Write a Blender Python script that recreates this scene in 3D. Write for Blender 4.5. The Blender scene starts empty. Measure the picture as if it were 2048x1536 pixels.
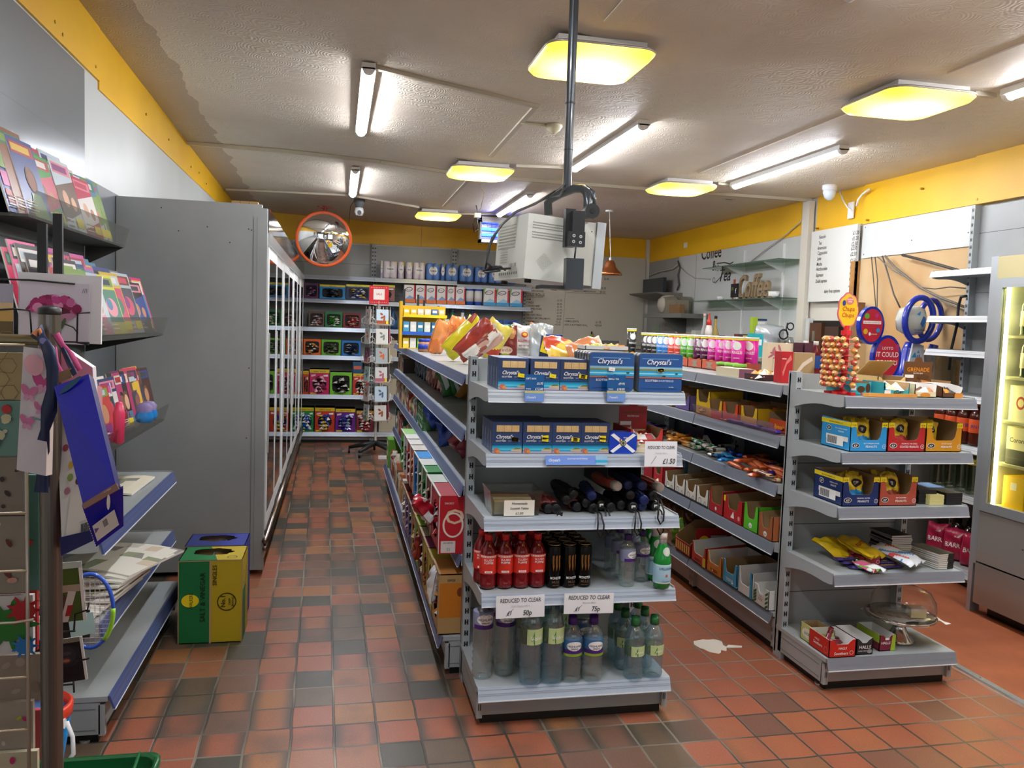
import bpy, math, random
from mathutils import Vector, Matrix, Euler
sc = bpy.context.scene
COL = sc.collection
PI = math.pi
R_ = random.Random(7)
# ---------------------------------------------------------------- camera
FPX, YAW, PIT, ROL, CH = 1653.4, 0.20912, 0.07236, 0.03433, 1.5
def cam_axes():
    cy, sy, cp, sp = math.cos(YAW), math.sin(YAW), math.cos(PIT), math.sin(PIT)
    F = Vector((sy*cp, cy*cp, -sp)); Rt = Vector((cy, -sy, 0)); U = Rt.cross(F)
    c, s = math.cos(ROL), math.sin(ROL)
    return c*Rt+s*U, -s*Rt+c*U, F
CR, CU, CF = cam_axes()
cd = bpy.data.cameras.new('camera'); cam = bpy.data.objects.new('camera', cd); COL.objects.link(cam)
M3 = Matrix((CR, CU, -CF)).transposed()
cam.matrix_world = Matrix.Translation((0, 0, CH)) @ M3.to_4x4()
cd.sensor_width = 36; cd.lens = FPX*36/2048; cd.clip_start = 0.05; cd.clip_end = 60
sc.camera = cam
# measuring: where the sight line of an image point meets a plane of the room
def ray(x, y): return CR*((x-1024)/FPX) - CU*((y-768)/FPX) + CF
def onz(x, y, z): d = ray(x, y); return Vector((0, 0, CH)) + d*((z-CH)/d.z)
def ony(x, y, Y): d = ray(x, y); return Vector((0, 0, CH)) + d*(Y/d.y)
def onx(x, y, X): d = ray(x, y); return Vector((0, 0, CH)) + d*(X/d.x)
# ---------------------------------------------------------------- world, exposure
w = bpy.data.worlds.new('world'); sc.world = w; w.use_nodes = True
w.node_tree.nodes['Background'].inputs[0].default_value = (.75, .85, 1, 1)
w.node_tree.nodes['Background'].inputs[1].default_value = 1.0
sc.view_settings.view_transform = 'Standard'; sc.view_settings.look = 'None'
sc.view_settings.gamma = 1; sc.view_settings.use_curve_mapping = False
sc.view_settings.exposure = 1.2
try:
    cy_ = sc.cycles; cy_.max_bounces = 6; cy_.diffuse_bounces = 3; cy_.glossy_bounces = 3; cy_.transmission_bounces = 6; cy_.transparent_max_bounces = 16; cy_.caustics_reflective = False; cy_.caustics_refractive = False; cy_.use_adaptive_sampling = True; cy_.adaptive_threshold = .05
except AttributeError: pass
TUBE_E, PANEL_E = 50.0, 1.6
# ---------------------------------------------------------------- materials
def lin(c): return c/12.92 if c <= .04045 else ((c+.055)/1.055)**2.4
def rgb(h):
    h = h.lstrip('#')
    if len(h) == 3: h = ''.join(c*2 for c in h)
    return tuple(lin(int(h[i:i+2], 16)/255) for i in (0, 2, 4))
_mats = {}
def K(h, r=.5, m=0., tr=0., ior=1.45, em=0., coat=0., alpha=1.):
    """a plain principled material by sRGB colour"""
    key = (h, r, m, tr, ior, em, coat, alpha)
    if key in _mats: return _mats[key]
    mt = bpy.data.materials.new('mat_'+h.strip('#')); mt.use_nodes = True
    b = mt.node_tree.nodes['Principled BSDF']; c = rgb(h)
    b.inputs['Base Color'].default_value = (*c, 1); b.inputs['Roughness'].default_value = r
    b.inputs['Metallic'].default_value = m; b.inputs['IOR'].default_value = ior
    b.inputs['Transmission Weight'].default_value = tr; b.inputs['Alpha'].default_value = alpha
    if em: b.inputs['Emission Color'].default_value = (*c, 1); b.inputs['Emission Strength'].default_value = em
    if coat: b.inputs['Coat Weight'].default_value = coat; b.inputs['Coat Roughness'].default_value = .1
    mt.diffuse_color = (*c, 1)
    _mats[key] = mt
    return mt
def nodes(name, r=.5):
    mt = bpy.data.materials.new(name); mt.use_nodes = True; nt = mt.node_tree
    b = nt.nodes['Principled BSDF']; b.inputs['Roughness'].default_value = r
    def N(t, **kw):
        n = nt.nodes.new(t)
        for k, v in kw.items():
            if k.startswith('i_'): n.inputs[int(k[2:])].default_value = v
            else: setattr(n, k, v)
        return n
    return mt, nt, b, N, nt.links.new
def mth(N, L, op, a, b_=None, c=None):
    n = N('ShaderNodeMath', operation=op)
    for i, x in enumerate((a, b_, c)):
        if x is None: continue
        if isinstance(x, (int, float)): n.inputs[i].default_value = x
        else: L(x, n.inputs[i])
    return n.outputs[0]
def ramp(N, L, fac, stops, interp='LINEAR'):
    n = N('ShaderNodeValToRGB'); n.color_ramp.interpolation = interp
    e = n.color_ramp.elements
    while len(e) < len(stops): e.new(.5)
    for k, (p, c) in enumerate(stops): e[k].position = p; e[k].color = (*rgb(c), 1) if isinstance(c, str) else (c, c, c, 1)
    L(fac, n.inputs[0]); return n.outputs[0]
def mix(N, L, fac, a, b_, bt='MIX'):
    n = N('ShaderNodeMix', data_type='RGBA', blend_type=bt)
    for i, x in ((0, fac), (6, a), (7, b_)):
        if isinstance(x, (int, float)): n.inputs[i].default_value = x
        elif isinstance(x, str): n.inputs[i].default_value = (*rgb(x), 1)
        else: L(x, n.inputs[i])
    return n.outputs[2]
def floor_mat():
    mt, nt, b, N, L = nodes('quarry_tiles')
    tc = N('ShaderNodeTexCoord'); mp = N('ShaderNodeMapping'); mp.inputs['Rotation'].default_value = (0, 0, -0.01506)
    L(tc.outputs['Object'], mp.inputs[0])
    nz = N('ShaderNodeTexNoise'); nz.inputs['Scale'].default_value = 6; L(tc.outputs['Object'], nz.inputs[0])
    sp = N('ShaderNodeSeparateXYZ'); L(mp.outputs[0], sp.inputs[0])
    wob = mth(N, L, 'MULTIPLY', mth(N, L, 'SUBTRACT', nz.outputs[0], .5), .012)
    u = mth(N, L, 'DIVIDE', mth(N, L, 'ADD', mth(N, L, 'SUBTRACT', sp.outputs[0], .058), wob), .1535)
    v = mth(N, L, 'DIVIDE', mth(N, L, 'ADD', mth(N, L, 'SUBTRACT', sp.outputs[1], 3.018), wob), .1635)
    fu, fv = mth(N, L, 'FRACT', u), mth(N, L, 'FRACT', v)
    du = mth(N, L, 'MINIMUM', fu, mth(N, L, 'SUBTRACT', 1, fu)); dv = mth(N, L, 'MINIMUM', fv, mth(N, L, 'SUBTRACT', 1, fv))
    d = mth(N, L, 'MINIMUM', du, dv)
    cb = N('ShaderNodeCombineXYZ'); L(mth(N, L, 'FLOOR', u), cb.inputs[0]); L(mth(N, L, 'FLOOR', v), cb.inputs[1])
    wn = N('ShaderNodeTexWhiteNoise'); L(cb.outputs[0], wn.inputs[0])
    # aisle side: flashed brown and dark tiles; right side: plain terracotta
    tile1 = ramp(N, L, wn.outputs[0], [(0, '#9a5b43'), (.3, '#966042'), (.5, '#9c683f'), (.62, '#745545'), (.74, '#665544'), (.86, '#4c473d'), (1, '#403e38')], 'CONSTANT')
    tile2 = ramp(N, L, wn.outputs[0], [(0, '#a05c42'), (.4, '#98573e'), (.8, '#9d5e3e'), (.93, '#744f3f'), (1, '#a36b40')])
    side = N('ShaderNodeMapRange'); side.inputs[1].default_value = 1.25; side.inputs[2].default_value = 1.6
    L(sp.outputs[0], side.inputs[0])
    c = mix(N, L, side.outputs[0], tile1, tile2)
    # dark flashed edges and general wear
    n2 = N('ShaderNodeTexNoise'); n2.inputs['Scale'].default_value = 3.2; n2.inputs['Detail'].default_value = 4; L(tc.outputs['Object'], n2.inputs[0])
    edge = N('ShaderNodeMapRange', interpolation_type='SMOOTHSTEP'); edge.inputs[1].default_value = .02; edge.inputs[2].default_value = .33
    edge.inputs[3].default_value = 1; edge.inputs[4].default_value = 0; L(du, edge.inputs[0])
    wn2 = N('ShaderNodeTexWhiteNoise', noise_dimensions='4D'); L(cb.outputs[0], wn2.inputs[0]); wn2.inputs[1].default_value = 3.3
    gate = mth(N, L, 'GREATER_THAN', wn2.outputs[0], .52)
    e2 = mth(N, L, 'MULTIPLY', mth(N, L, 'MULTIPLY', edge.outputs[0], gate), mth(N, L, 'SUBTRACT', 1, mth(N, L, 'MULTIPLY', side.outputs[0], .9)))
    c = mix(N, L, mth(N, L, 'MULTIPLY', e2, .85), c, '#45433a')
    blot = ramp(N, L, n2.outputs[0], [(.5, 0.), (.66, 1.)])
    c = mix(N, L, mth(N, L, 'MULTIPLY', blot, mth(N, L, 'SUBTRACT', .5, mth(N, L, 'MULTIPLY', side.outputs[0], .4))), c, '#49443c')
    n3 = N('ShaderNodeTexNoise'); n3.inputs['Scale'].default_value = 160; n3.inputs['Detail'].default_value = 3; L(tc.outputs['Object'], n3.inputs[0])
    c = mix(N, L, .25, c, ramp(N, L, n3.outputs[0], [(.3, .25), (.7, .8)]), 'OVERLAY')
    gr = N('ShaderNodeMapRange'); gr.inputs[1].default_value = .022; gr.inputs[2].default_value = .034; L(d, gr.inputs[0])
    n4 = N('ShaderNodeTexNoise'); n4.inputs['Scale'].default_value = 1.4; L(tc.outputs['Object'], n4.inputs[0])
    grc = ramp(N, L, n4.outputs[0], [(.45, '#433d35'), (.62, '#8c8273')])
    c = mix(N, L, gr.outputs[0], grc, c)
    L(c, b.inputs['Base Color'])
    rr = N('ShaderNodeMapRange'); rr.inputs[3].default_value = .28; rr.inputs[4].default_value = .5; L(n2.outputs[0], rr.inputs[0]); L(rr.outputs[0], b.inputs['Roughness'])
    bp = N('ShaderNodeBump'); bp.inputs['Strength'].default_value = .35; bp.inputs['Distance'].default_value = .003
    L(mth(N, L, 'ADD', gr.outputs[0], mth(N, L, 'MULTIPLY', n2.outputs[0], .5)), bp.inputs['Height']); L(bp.outputs[0], b.inputs['Normal'])
    return mt
def ceiling_mat():
    mt, nt, b, N, L = nodes('stippled_ceiling', .55)
    tc = N('ShaderNodeTexCoord')
    n1 = N('ShaderNodeTexNoise'); n1.inputs['Scale'].default_value = 1.1; n1.inputs['Detail'].default_value = 5; L(tc.outputs['Object'], n1.inputs[0])
    n2 = N('ShaderNodeTexNoise'); n2.inputs['Scale'].default_value = 9; n2.inputs['Detail'].default_value = 3; n2.inputs['Distortion'].default_value = 3.5; L(tc.outputs['Object'], n2.inputs[0])
    wv = N('ShaderNodeTexVoronoi', feature='F1'); wv.inputs['Scale'].default_value = 7; L(tc.outputs['Object'], wv.inputs[0])
    sw = mth(N, L, 'SINE', mth(N, L, 'MULTIPLY', wv.outputs['Distance'], 70))
    c = ramp(N, L, n1.outputs[0], [(.3, '#cdbfae'), (.5, '#d8ccbc'), (.7, '#d8cfbc')])
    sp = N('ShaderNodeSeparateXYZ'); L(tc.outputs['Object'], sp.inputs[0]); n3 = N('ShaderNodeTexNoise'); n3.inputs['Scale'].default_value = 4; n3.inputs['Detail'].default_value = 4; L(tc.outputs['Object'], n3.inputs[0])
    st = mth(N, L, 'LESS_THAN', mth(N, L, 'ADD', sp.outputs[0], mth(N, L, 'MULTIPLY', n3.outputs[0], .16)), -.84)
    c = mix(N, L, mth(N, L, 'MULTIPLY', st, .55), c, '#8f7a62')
    L(c, b.inputs['Base Color'])
    bp = N('ShaderNodeBump'); bp.inputs['Strength'].default_value = .55; bp.inputs['Distance'].default_value = .006
    mask = ramp(N, L, n1.outputs[0], [(.42, .15), (.6, 1.)])
    h = mth(N, L, 'MULTIPLY', mth(N, L, 'ADD', mth(N, L, 'MULTIPLY', sw, .22), mth(N, L, 'MULTIPLY', n2.outputs[0], 1.6)), mask)
    L(h, bp.inputs['Height']); L(bp.outputs[0], b.inputs['Normal'])
    return mt
def painted(name, h, h2, r=.5, scale=2., bump=0., bs=60):
    mt, nt, b, N, L = nodes(name, r)
    tc = N('ShaderNodeTexCoord'); n1 = N('ShaderNodeTexNoise'); n1.inputs['Scale'].default_value = scale; n1.inputs['Detail'].default_value = 4
    L(tc.outputs['Object'], n1.inputs[0]); L(ramp(N, L, n1.outputs[0], [(.35, h), (.68, h2)]), b.inputs['Base Color'])
    if bump:
        n2 = N('ShaderNodeTexNoise'); n2.inputs['Scale'].default_value = bs; L(tc.outputs['Object'], n2.inputs[0])
        bp = N('ShaderNodeBump'); bp.inputs['Strength'].default_value = bump; bp.inputs['Distance'].default_value = .002
        L(n2.outputs[0], bp.inputs['Height']); L(bp.outputs[0], b.inputs['Normal'])
    return mt
FLOOR = floor_mat(); CEIL = ceiling_mat()
YEL = painted('yellow_board', '#e6b013', '#f0bb1a', .45); WHT = painted('white_board', '#c6cac8', '#d0d3d0', .35)
OFFW = painted('cream_wall', '#cfcbbf', '#d8d4c8', .6); PLAS = painted('bare_plaster', '#b98f5c', '#cdb48c', .85, 1.6)
GREY = painted('grey_steel', '#9a9f9f', '#a4a8a7', .38, 3); GREYL = painted('light_grey_steel', '#a3aaad', '#adb3b5', .35, 3)
GREYD = painted('dark_grey_steel', '#5b6064', '#666b6f', .35, 3); SILV = K('#b4bcc2', .32, .55); ALU = K('#c9cccb', .25, .7)
CARD = K('#b3946a', .8); CARDD = K('#8f7450', .85); WPL = K('#e9eaea', .35); BLK = K('#151517', .45); BLKM = K('#26282a', .4)
GLS = K('#f2fbf8', .02, 0, 1, 1.45); MAT = painted('red_vinyl', '#94502f', '#a65c38', .6, 5, .2, 200)
CHROME = K('#d8d4cc', .12, 1.); STEEL = K('#8d8a84', .28, .9); WIRE = K('#dcdad2', .4)
def clear_mat(name, tint, mixf=.12, rough=.08, haze=0, fk=.8):
    mt = bpy.data.materials.new(name); mt.use_nodes = True; nt = mt.node_tree; nt.nodes.remove(nt.nodes['Principled BSDF'])
    o = nt.nodes['Material Output']; t = nt.nodes.new('ShaderNodeBsdfTransparent'); g = nt.nodes.new('ShaderNodeBsdfGlossy'); m = nt.nodes.new('ShaderNodeMixShader')
    t.inputs[0].default_value = (*rgb(tint), 1); g.inputs['Roughness'].default_value = rough
    lw = nt.nodes.new('ShaderNodeLayerWeight'); lw.inputs[0].default_value = .5; f = nt.nodes.new('ShaderNodeMath'); f.operation = 'POWER'; f.inputs[1].default_value = 3.5; nt.links.new(lw.outputs['Facing'], f.inputs[0])
    a = nt.nodes.new('ShaderNodeMath'); a.operation = 'MULTIPLY_ADD'; a.inputs[1].default_value = fk; a.inputs[2].default_value = mixf; a.use_clamp = True
    nt.links.new(f.outputs[0], a.inputs[0]); nt.links.new(a.outputs[0], m.inputs[0]); nt.links.new(t.outputs[0], m.inputs[1]); nt.links.new(g.outputs[0], m.inputs[2]); nt.links.new(m.outputs[0], o.inputs[0])
    if haze:
        d = nt.nodes.new('ShaderNodeBsdfTranslucent'); d2 = nt.nodes.new('ShaderNodeBsdfDiffuse'); m2 = nt.nodes.new('ShaderNodeMixShader'); m3 = nt.nodes.new('ShaderNodeMixShader'); m2.inputs[0].default_value = .5; m3.inputs[0].default_value = haze
        for q in (d, d2): q.inputs[0].default_value = (*rgb(tint), 1)
        nt.links.new(d.outputs[0], m2.inputs[1]); nt.links.new(d2.outputs[0], m2.inputs[2]); nt.links.new(m.outputs[0], m3.inputs[1]); nt.links.new(m2.outputs[0], m3.inputs[2]); nt.links.new(m3.outputs[0], o.inputs[0])
    return mt
ACRY = clear_mat('clear_acrylic', '#f0f1ee', .08); WATER = clear_mat('water', '#f0f8f8', .14, .08, .13); WATERB = clear_mat('blue_water', '#d6ecf6', .15, .08, .14); DOORG = clear_mat('door_glass', '#9aa4a4', .12, .02)
GREENG = K('#1f9a3c', .08, 0, .25, 1.3, coat=.5); FILM = clear_mat('clear_film', '#fafafa', .07, .1, .03, .9)
# ---------------------------------------------------------------- mesh builder
_txt = {}
def text2d(s):
    if s in _txt: return _txt[s]
    cu = bpy.data.curves.new('t', 'FONT'); cu.body = s; cu.resolution_u = 2; cu.offset = .012; cu.fill_mode = 'FRONT'
    o = bpy.data.objects.new('t', cu); COL.objects.link(o)
    dg = bpy.context.evaluated_depsgraph_get(); me = o.evaluated_get(dg).to_mesh()
    vs = [(v.co.x, v.co.y) for v in me.vertices]; fs = [tuple(p.vertices) for p in me.polygons]
    wd = max([v[0] for v in vs] or [1]); o.evaluated_get(dg).to_mesh_clear()
    bpy.data.objects.remove(o); bpy.data.curves.remove(cu)
    _txt[s] = (vs, fs, wd); return _txt[s]
class MB:
    def __init__(s): s.v = []; s.f = []; s.mi = []; s.ms = []; s.sm = []; s.lift = 0; s.M = None
    def mid(s, m):
        if m not in s.ms: s.ms.append(m)
        return s.ms.index(m)
    def add(s, vs, fs, m, sm=False):
        k = len(s.v)
        if s.M is not None: vs = [s.M @ Vector(p) for p in vs]
        s.v += [tuple(p) for p in vs]
        for i, f in enumerate(fs):
            s.f.append([a+k for a in f]); s.mi.append(s.mid(m[i] if isinstance(m, list) else m)); s.sm.append(sm)
        return s
    def box(s, x0, y0, z0, x1, y1, z1, m):
        return s.add([(x, y, z) for z in (z0, z1) for y in (y0, y1) for x in (x0, x1)],
                     [(0, 2, 3, 1), (4, 5, 7, 6), (0, 1, 5, 4), (2, 6, 7, 3), (0, 4, 6, 2), (1, 3, 7, 5)], m)
    def bbox(s, c, d, m): return s.box(c[0]-d[0]/2, c[1]-d[1]/2, c[2]-d[2]/2, c[0]+d[0]/2, c[1]+d[1]/2, c[2]+d[2]/2, m)
    def prism(s, poly, ax, a, b, m):
        n = len(poly)
        def P(p, t): return {'x': (t, p[0], p[1]), 'y': (p[0], t, p[1]), 'z': (p[0], p[1], t)}[ax]
        return s.add([P(p, a) for p in poly]+[P(p, b) for p in poly],
                     [tuple(range(n)), tuple(range(2*n-1, n-1, -1))]+[(i, i+n, (i+1) % n+n, (i+1) % n) for i in range(n)], m)
    def lathe(s, prof, m, n=20, c=(0, 0, 0), sq=None, sm=True):
        vs = []; fs = []; ml = []
        for r, z in prof:
            for i in range(n):
                a = 2*PI*i/n; x, y = math.cos(a), math.sin(a)
                if sq: k = (abs(x)**sq+abs(y)**sq)**(-1/sq); x *= k; y *= k
                vs.append((c[0]+r*x, c[1]+r*y, c[2]+z))
        for j in range(len(prof)-1):
            for i in range(n):
                fs.append((j*n+i, j*n+(i+1) % n, (j+1)*n+(i+1) % n, (j+1)*n+i)); ml.append(m[j] if isinstance(m, list) else m)
        if prof[0][0] > 1e-4: fs.append(tuple(range(n-1, -1, -1))); ml.append(ml[0])
        if prof[-1][0] > 1e-4: fs.append(tuple((len(prof)-1)*n+i for i in range(n))); ml.append(ml[-1])
        return s.add(vs, fs, ml, sm)
    def tube(s, pts, r, m, n=6, closed=False):
        pts = [Vector(p) for p in pts]; N = len(pts); vs = []; fs = []
        T_ = [((pts[(i+1) % N]-pts[i-1]) if closed else (pts[min(i+1, N-1)]-pts[max(i-1, 0)])).normalized() for i in range(N)]
        up = min((Vector((0, 0, 1)), Vector((0, 1, 0)), Vector((1, 0, 0))), key=lambda q: max(abs(t.dot(q)) for t in T_))
        for i, p in enumerate(pts):
            t = T_[i]; a = t.cross(up)
            a.normalize(); b = t.cross(a)
            rr = r[i] if isinstance(r, (list, tuple)) else r
            for k in range(n):
                q = 2*PI*k/n; vs.append(p+a*(rr*math.cos(q))+b*(rr*math.sin(q)))
        for i in range(N if closed else N-1):
            j = (i+1) % N
            for k in range(n): fs.append((i*n+k, i*n+(k+1) % n, j*n+(k+1) % n, j*n+k))
        if not closed: fs += [tuple(range(n-1, -1, -1)), tuple((N-1)*n+k for k in range(n))]
        return s.add(vs, fs, m, True)
    def cyl(s, c, r, h, m, n=16, ax='z', r2=None):
        pr = [(r, 0), (r if r2 is None else r2, h)]
        old = s.M; R = {'z': Matrix(), 'x': Matrix.Rotation(PI/2, 4, 'Y'), 'y': Matrix.Rotation(-PI/2, 4, 'X')}[ax]
        T = Matrix.Translation(c) @ R; s.M = T if old is None else old @ T
        s.lathe(pr, m, n, sm=False); s.M = old; return s
    def ob(s, name, parent=None, loc=(0, 0, 0), rot=(0, 0, 0), **props):
        me = bpy.data.meshes.new(name); me.from_pydata(s.v, [], s.f)
        for m in s.ms: me.materials.append(m)
        me.polygons.foreach_set('material_index', s.mi); me.polygons.foreach_set('use_smooth', s.sm)
        me.update()
        o = bpy.data.objects.new(name, me); COL.objects.link(o); o.location = loc; o.rotation_euler = rot
        if parent is not None: o.parent = parent
        for k, v in props.items(): o[k] = v
        return o
def tag(o, label, cat, group=None):
    o['label'] = label; o['category'] = cat
    if group: o['group'] = group
    return o
def T(name, label, cat, loc=(0, 0, 0), rz=0, group=None, rot=None):
    o = bpy.data.objects.new(name, None); COL.objects.link(o); o.location = loc; o.rotation_euler = rot or (0, 0, rz); o.empty_display_size = .05
    return tag(o, label, cat, group)
def settle(o, z):
    """rest an object's lowest point on a surface"""
    M = Matrix.LocRotScale(o.location, o.rotation_euler, None); o.location.z += z+.001-min((M @ v.co).z for v in o.data.vertices); return o
def S(o, kind='structure'): o['kind'] = kind; return o
def dup(root, loc, rz=None, label=None, rot=None, group=None, scale=None):
    r = root.copy(); COL.objects.link(r); r.location = loc
    if rz is not None: r.rotation_euler = (0, 0, rz)
    if rot is not None: r.rotation_euler = rot
    if label: r['label'] = label
    if group: r['group'] = group
    if scale: r.scale = scale if not isinstance(scale, (int, float)) else (scale,)*3
    for ch in list(root.children):
        c = ch.copy(); COL.objects.link(c); c.parent = r
        for g in list(ch.children):
            d = g.copy(); COL.objects.link(d); d.parent = c
    return r
# drawing on faces: (u,v) in metres on a surface
class Pen:
    def __init__(s, mb, o=(0, 0, 0), u=(1, 0, 0), v=(0, 0, 1), f=None):
        s.mb = mb; s.o = Vector(o); s.u = Vector(u).normalized(); s.vv = Vector(v).normalized(); s.n = s.u.cross(s.vv); s.l = .0003
        s.f = f or (lambda a, b, l: s.o+s.u*a+s.vv*b+s.n*l); s.curved = f is not None
    def grid(s, u0, v0, u1, v1, m, nu, nv):
        s.l += .0003; V = [s.f(u0+(u1-u0)*i/nu, v0+(v1-v0)*j/nv, s.l) for j in range(nv+1) for i in range(nu+1)]
        s.mb.add(V, [(j*(nu+1)+i, j*(nu+1)+i+1, (j+1)*(nu+1)+i+1, (j+1)*(nu+1)+i) for j in range(nv) for i in range(nu)], m, s.curved)
        return s
    def rect(s, u0, v0, u1, v1, m):
        k = 16 if s.curved else 1
        return s.grid(u0, v0, u1, v1, m, k, 1 if not s.curved else 3)
    def poly(s, pts, m):
        s.l += .0003; s.mb.add([s.f(a, b, s.l) for a, b in pts], [tuple(range(len(pts)))], m); return s
    def ell(s, cu, cv, ru, rv, m, n=18, rot=0):
        c, q = math.cos(rot), math.sin(rot)
        P = [(cu+c*ru*math.cos(2*PI*i/n)-q*rv*math.sin(2*PI*i/n), cv+q*ru*math.cos(2*PI*i/n)+c*rv*math.sin(2*PI*i/n)) for i in range(n)]
        if not s.curved: return s.poly(P, m)
        s.l += .0003; k = 4; V = [s.f(cu, cv, s.l)]+[s.f(cu+(a-cu)*j/k, cv+(b-cv)*j/k, s.l) for j in range(1, k+1) for a, b in P]
        s.mb.add(V, [(0, i+1, (i+1) % n+1) for i in range(n)]+[(j*n+i+1, (j+1)*n+i+1, (j+1)*n+(i+1) % n+1, j*n+(i+1) % n+1) for j in range(k-1) for i in range(n)], m, True); return s
    def ring(s, cu, cv, r, w, m, n=24, ry=None):
        s.l += .0003; ry = ry or r; V = []
        for i in range(n):
            a = 2*PI*i/n; V += [s.f(cu+r*math.cos(a), cv+ry*math.sin(a), s.l), s.f(cu+(r-w)*math.cos(a), cv+(ry-w)*math.sin(a), s.l)]
        s.mb.add(V, [(2*i, (2*i+2) % (2*n), (2*i+3) % (2*n), 2*i+1) for i in range(n)], m); return s
    def line(s, pts, w, m):
        for (a, b), (c, d) in zip(pts, pts[1:]):
            L = math.hypot(c-a, d-b) or 1; nx, ny = -(d-b)/L*w/2, (c-a)/L*w/2
            s.poly([(a-nx, b-ny), (c-nx, d-ny), (c+nx, d+ny), (a+nx, b+ny)], m); s.l -= .0003
        s.l += .0003; return s
    def text(s, t, u, v, h, m, al='C', sx=1., sh=0., rot=0, wmax=None):
        vs, fs, wd = text2d(t)
        if wmax and wd*h*sx > wmax: sx = wmax/(wd*h)
        off = {'L': 0, 'C': -wd*h*sx/2, 'R': -wd*h*sx}[al]
        s.l += .0003; c, q = math.cos(rot), math.sin(rot); V = []
        for x, y in vs:
            a, b = x*h*sx+sh*y*h+off, y*h
            V.append(s.f(u+c*a-q*b, v+q*a+c*b, s.l))
        s.mb.add(V, fs, m); return s
def front(mb, w, h, y=0, z=0, x=0): return Pen(mb, (x, y, z), (1, 0, 0), (0, 0, 1))   # faces -Y, u from x
def cylpen(mb, r, rb=0, a0=-PI/2): return Pen(mb, f=lambda a, b, l: Vector(((r+l)*math.cos(a0+a/r), (r+l)*math.sin(a0+a/r), b)))
ORD = ['first', 'second', 'third', 'fourth', 'fifth', 'sixth', 'seventh', 'eighth', 'ninth', 'tenth', 'eleventh', 'twelfth', 'thirteenth', 'fourteenth', 'fifteenth', 'sixteenth', 'seventeenth', 'eighteenth', 'nineteenth', 'twentieth', 'twenty-first', 'twenty-second', 'twenty-third', 'twenty-fourth', 'twenty-fifth', 'twenty-sixth', 'twenty-seventh', 'twenty-eighth']
# ================================================================ ROOM
XL, XR, YB, YF = -1.2, 4.05, 10.5, -2.6
def ceil_z(x, y): return 2.68 + max(0, 1-x)*max(.03, .1-.011*(y-4.6))
mb = MB(); mb.add([(XL-.1, YF, 0), (XR+.1, YF, 0), (XR+.1, YB+.1, 0), (XL-.1, YB+.1, 0), (XL-.1, YF, -.1), (XR+.1, YF, -.1), (XR+.1, YB+.1, -.1), (XL-.1, YB+.1, -.1)],
  [(0, 1, 2, 3), (7, 6, 5, 4), (0, 4, 5, 1), (1, 5, 6, 2), (2, 6, 7, 3), (3, 7, 4, 0)], FLOOR); S(mb.ob('floor'))
mb = MB(); xs = [XL-.1, -.6, 0, .5, 1, 2.5, XR+.1]; ys = [YF, 0, 2, 4, 5.5, 7, 8.5, YB+.1]; nx = len(xs)
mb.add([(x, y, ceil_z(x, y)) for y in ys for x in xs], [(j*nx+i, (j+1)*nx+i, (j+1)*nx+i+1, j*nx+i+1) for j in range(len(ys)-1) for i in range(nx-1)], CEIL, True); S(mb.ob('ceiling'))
# left wall: white boards below a yellow band, grey lower wall
mb = MB(); mb.box(XL-.1, YF, 0, XL, YB, 3.05, WHT); S(mb.ob('wall_left'))
mb = MB(); mb.box(XL, YF, 2.64, XL+.012, 4.58, 3.02, YEL); mb.box(XL, 4.58, 2.6, XL+.008, YB, 2.92, YEL)
for y, z in [(3.9, 2.7), (4.0, 2.68), (4.5, 2.69), (5.6, 2.72), (6.3, 2.71), (7.2, 2.68), (7.6, 2.7), (8.0, 2.67)]: mb.cyl((XL+.006, y, z), .008, .009, K('#a88218', .4, .3), 8, 'x')
S(mb.ob('trim_left_yellow_band'))
mb = MB(); mb.box(XL, 4.3, 0, XL+.006, 10, 2.13, GREYD); S(mb.ob('wall_left_lower_panel'))
# back wall
mb = MB(); mb.box(XL, YB, 0, XR+.1, YB+.1, 3, OFFW); S(mb.ob('wall_back'))
mb = MB()
for a, b in ((XL, -.5), (-.5, 1.0), (1.0, 2.38), (2.38, 3.98)):
    mb.box(a+.002, YB-.012, 2.43, b-.002, YB, 2.86 if b < 0 else 2.8, YEL)
S(mb.ob('trim_back_yellow_band'))
# right wall
mb = MB(); mb.box(XR, YF, 0, XR+.1, YB, 3, OFFW); S(mb.ob('wall_right'))
mb = MB()
for a, b, z in ((6.72, 10.5, 2.38), (5.9, 6.56, 2.385), (4.7, 5.88, 2.375), (YF, 4.7, 2.37)):
    mb.box(XR-(.03 if b < 6 else .012)-(.02 if b < 4.9 else 0), a, z, XR, b-.004, 2.7, YEL)
for y, z in ((4.66, 2.4), (5.8, 2.4), (5.2, 2.55), (6.5, 2.41)): mb.cyl((XR-.055, y, z), .008, .03, K('#a88218', .4, .3), 8, 'x')
S(mb.ob('trim_right_yellow_band'))
mb = MB(); mb.box(XR-.02, 4.7, 2.11, XR, 5.88, 2.375, WHT)
for y, z in ((4.75, 2.2), (5.85, 2.14), (5.85, 2.35), (5.3, 2.2)): mb.cyl((XR-.023, y, z), .005, .004, K('#777', .4), 8, 'x')
S(mb.ob('wall_right_white_panel'))
mb = MB(); mb.box(XR-.008, 4.7, 1.0, XR, 5.9, 2.11, PLAS); S(mb.ob('wall_right_bare_plaster'))
mb = MB(); mb.box(XR-.008, 6.72, .9, XR, 9.51, 2.38, WHT); mb.box(XR-.012, 9.0, .9, XR-.007, 9.006, 2.38, K('#aaa')); S(mb.ob('wall_right_coffee_panel'))
mb = MB(); mb.box(XR-.006, 9.52, .9, XR, YB, 2.38, K('#9c9c98', .6)); S(mb.ob('wall_right_grey_corner'))
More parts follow.
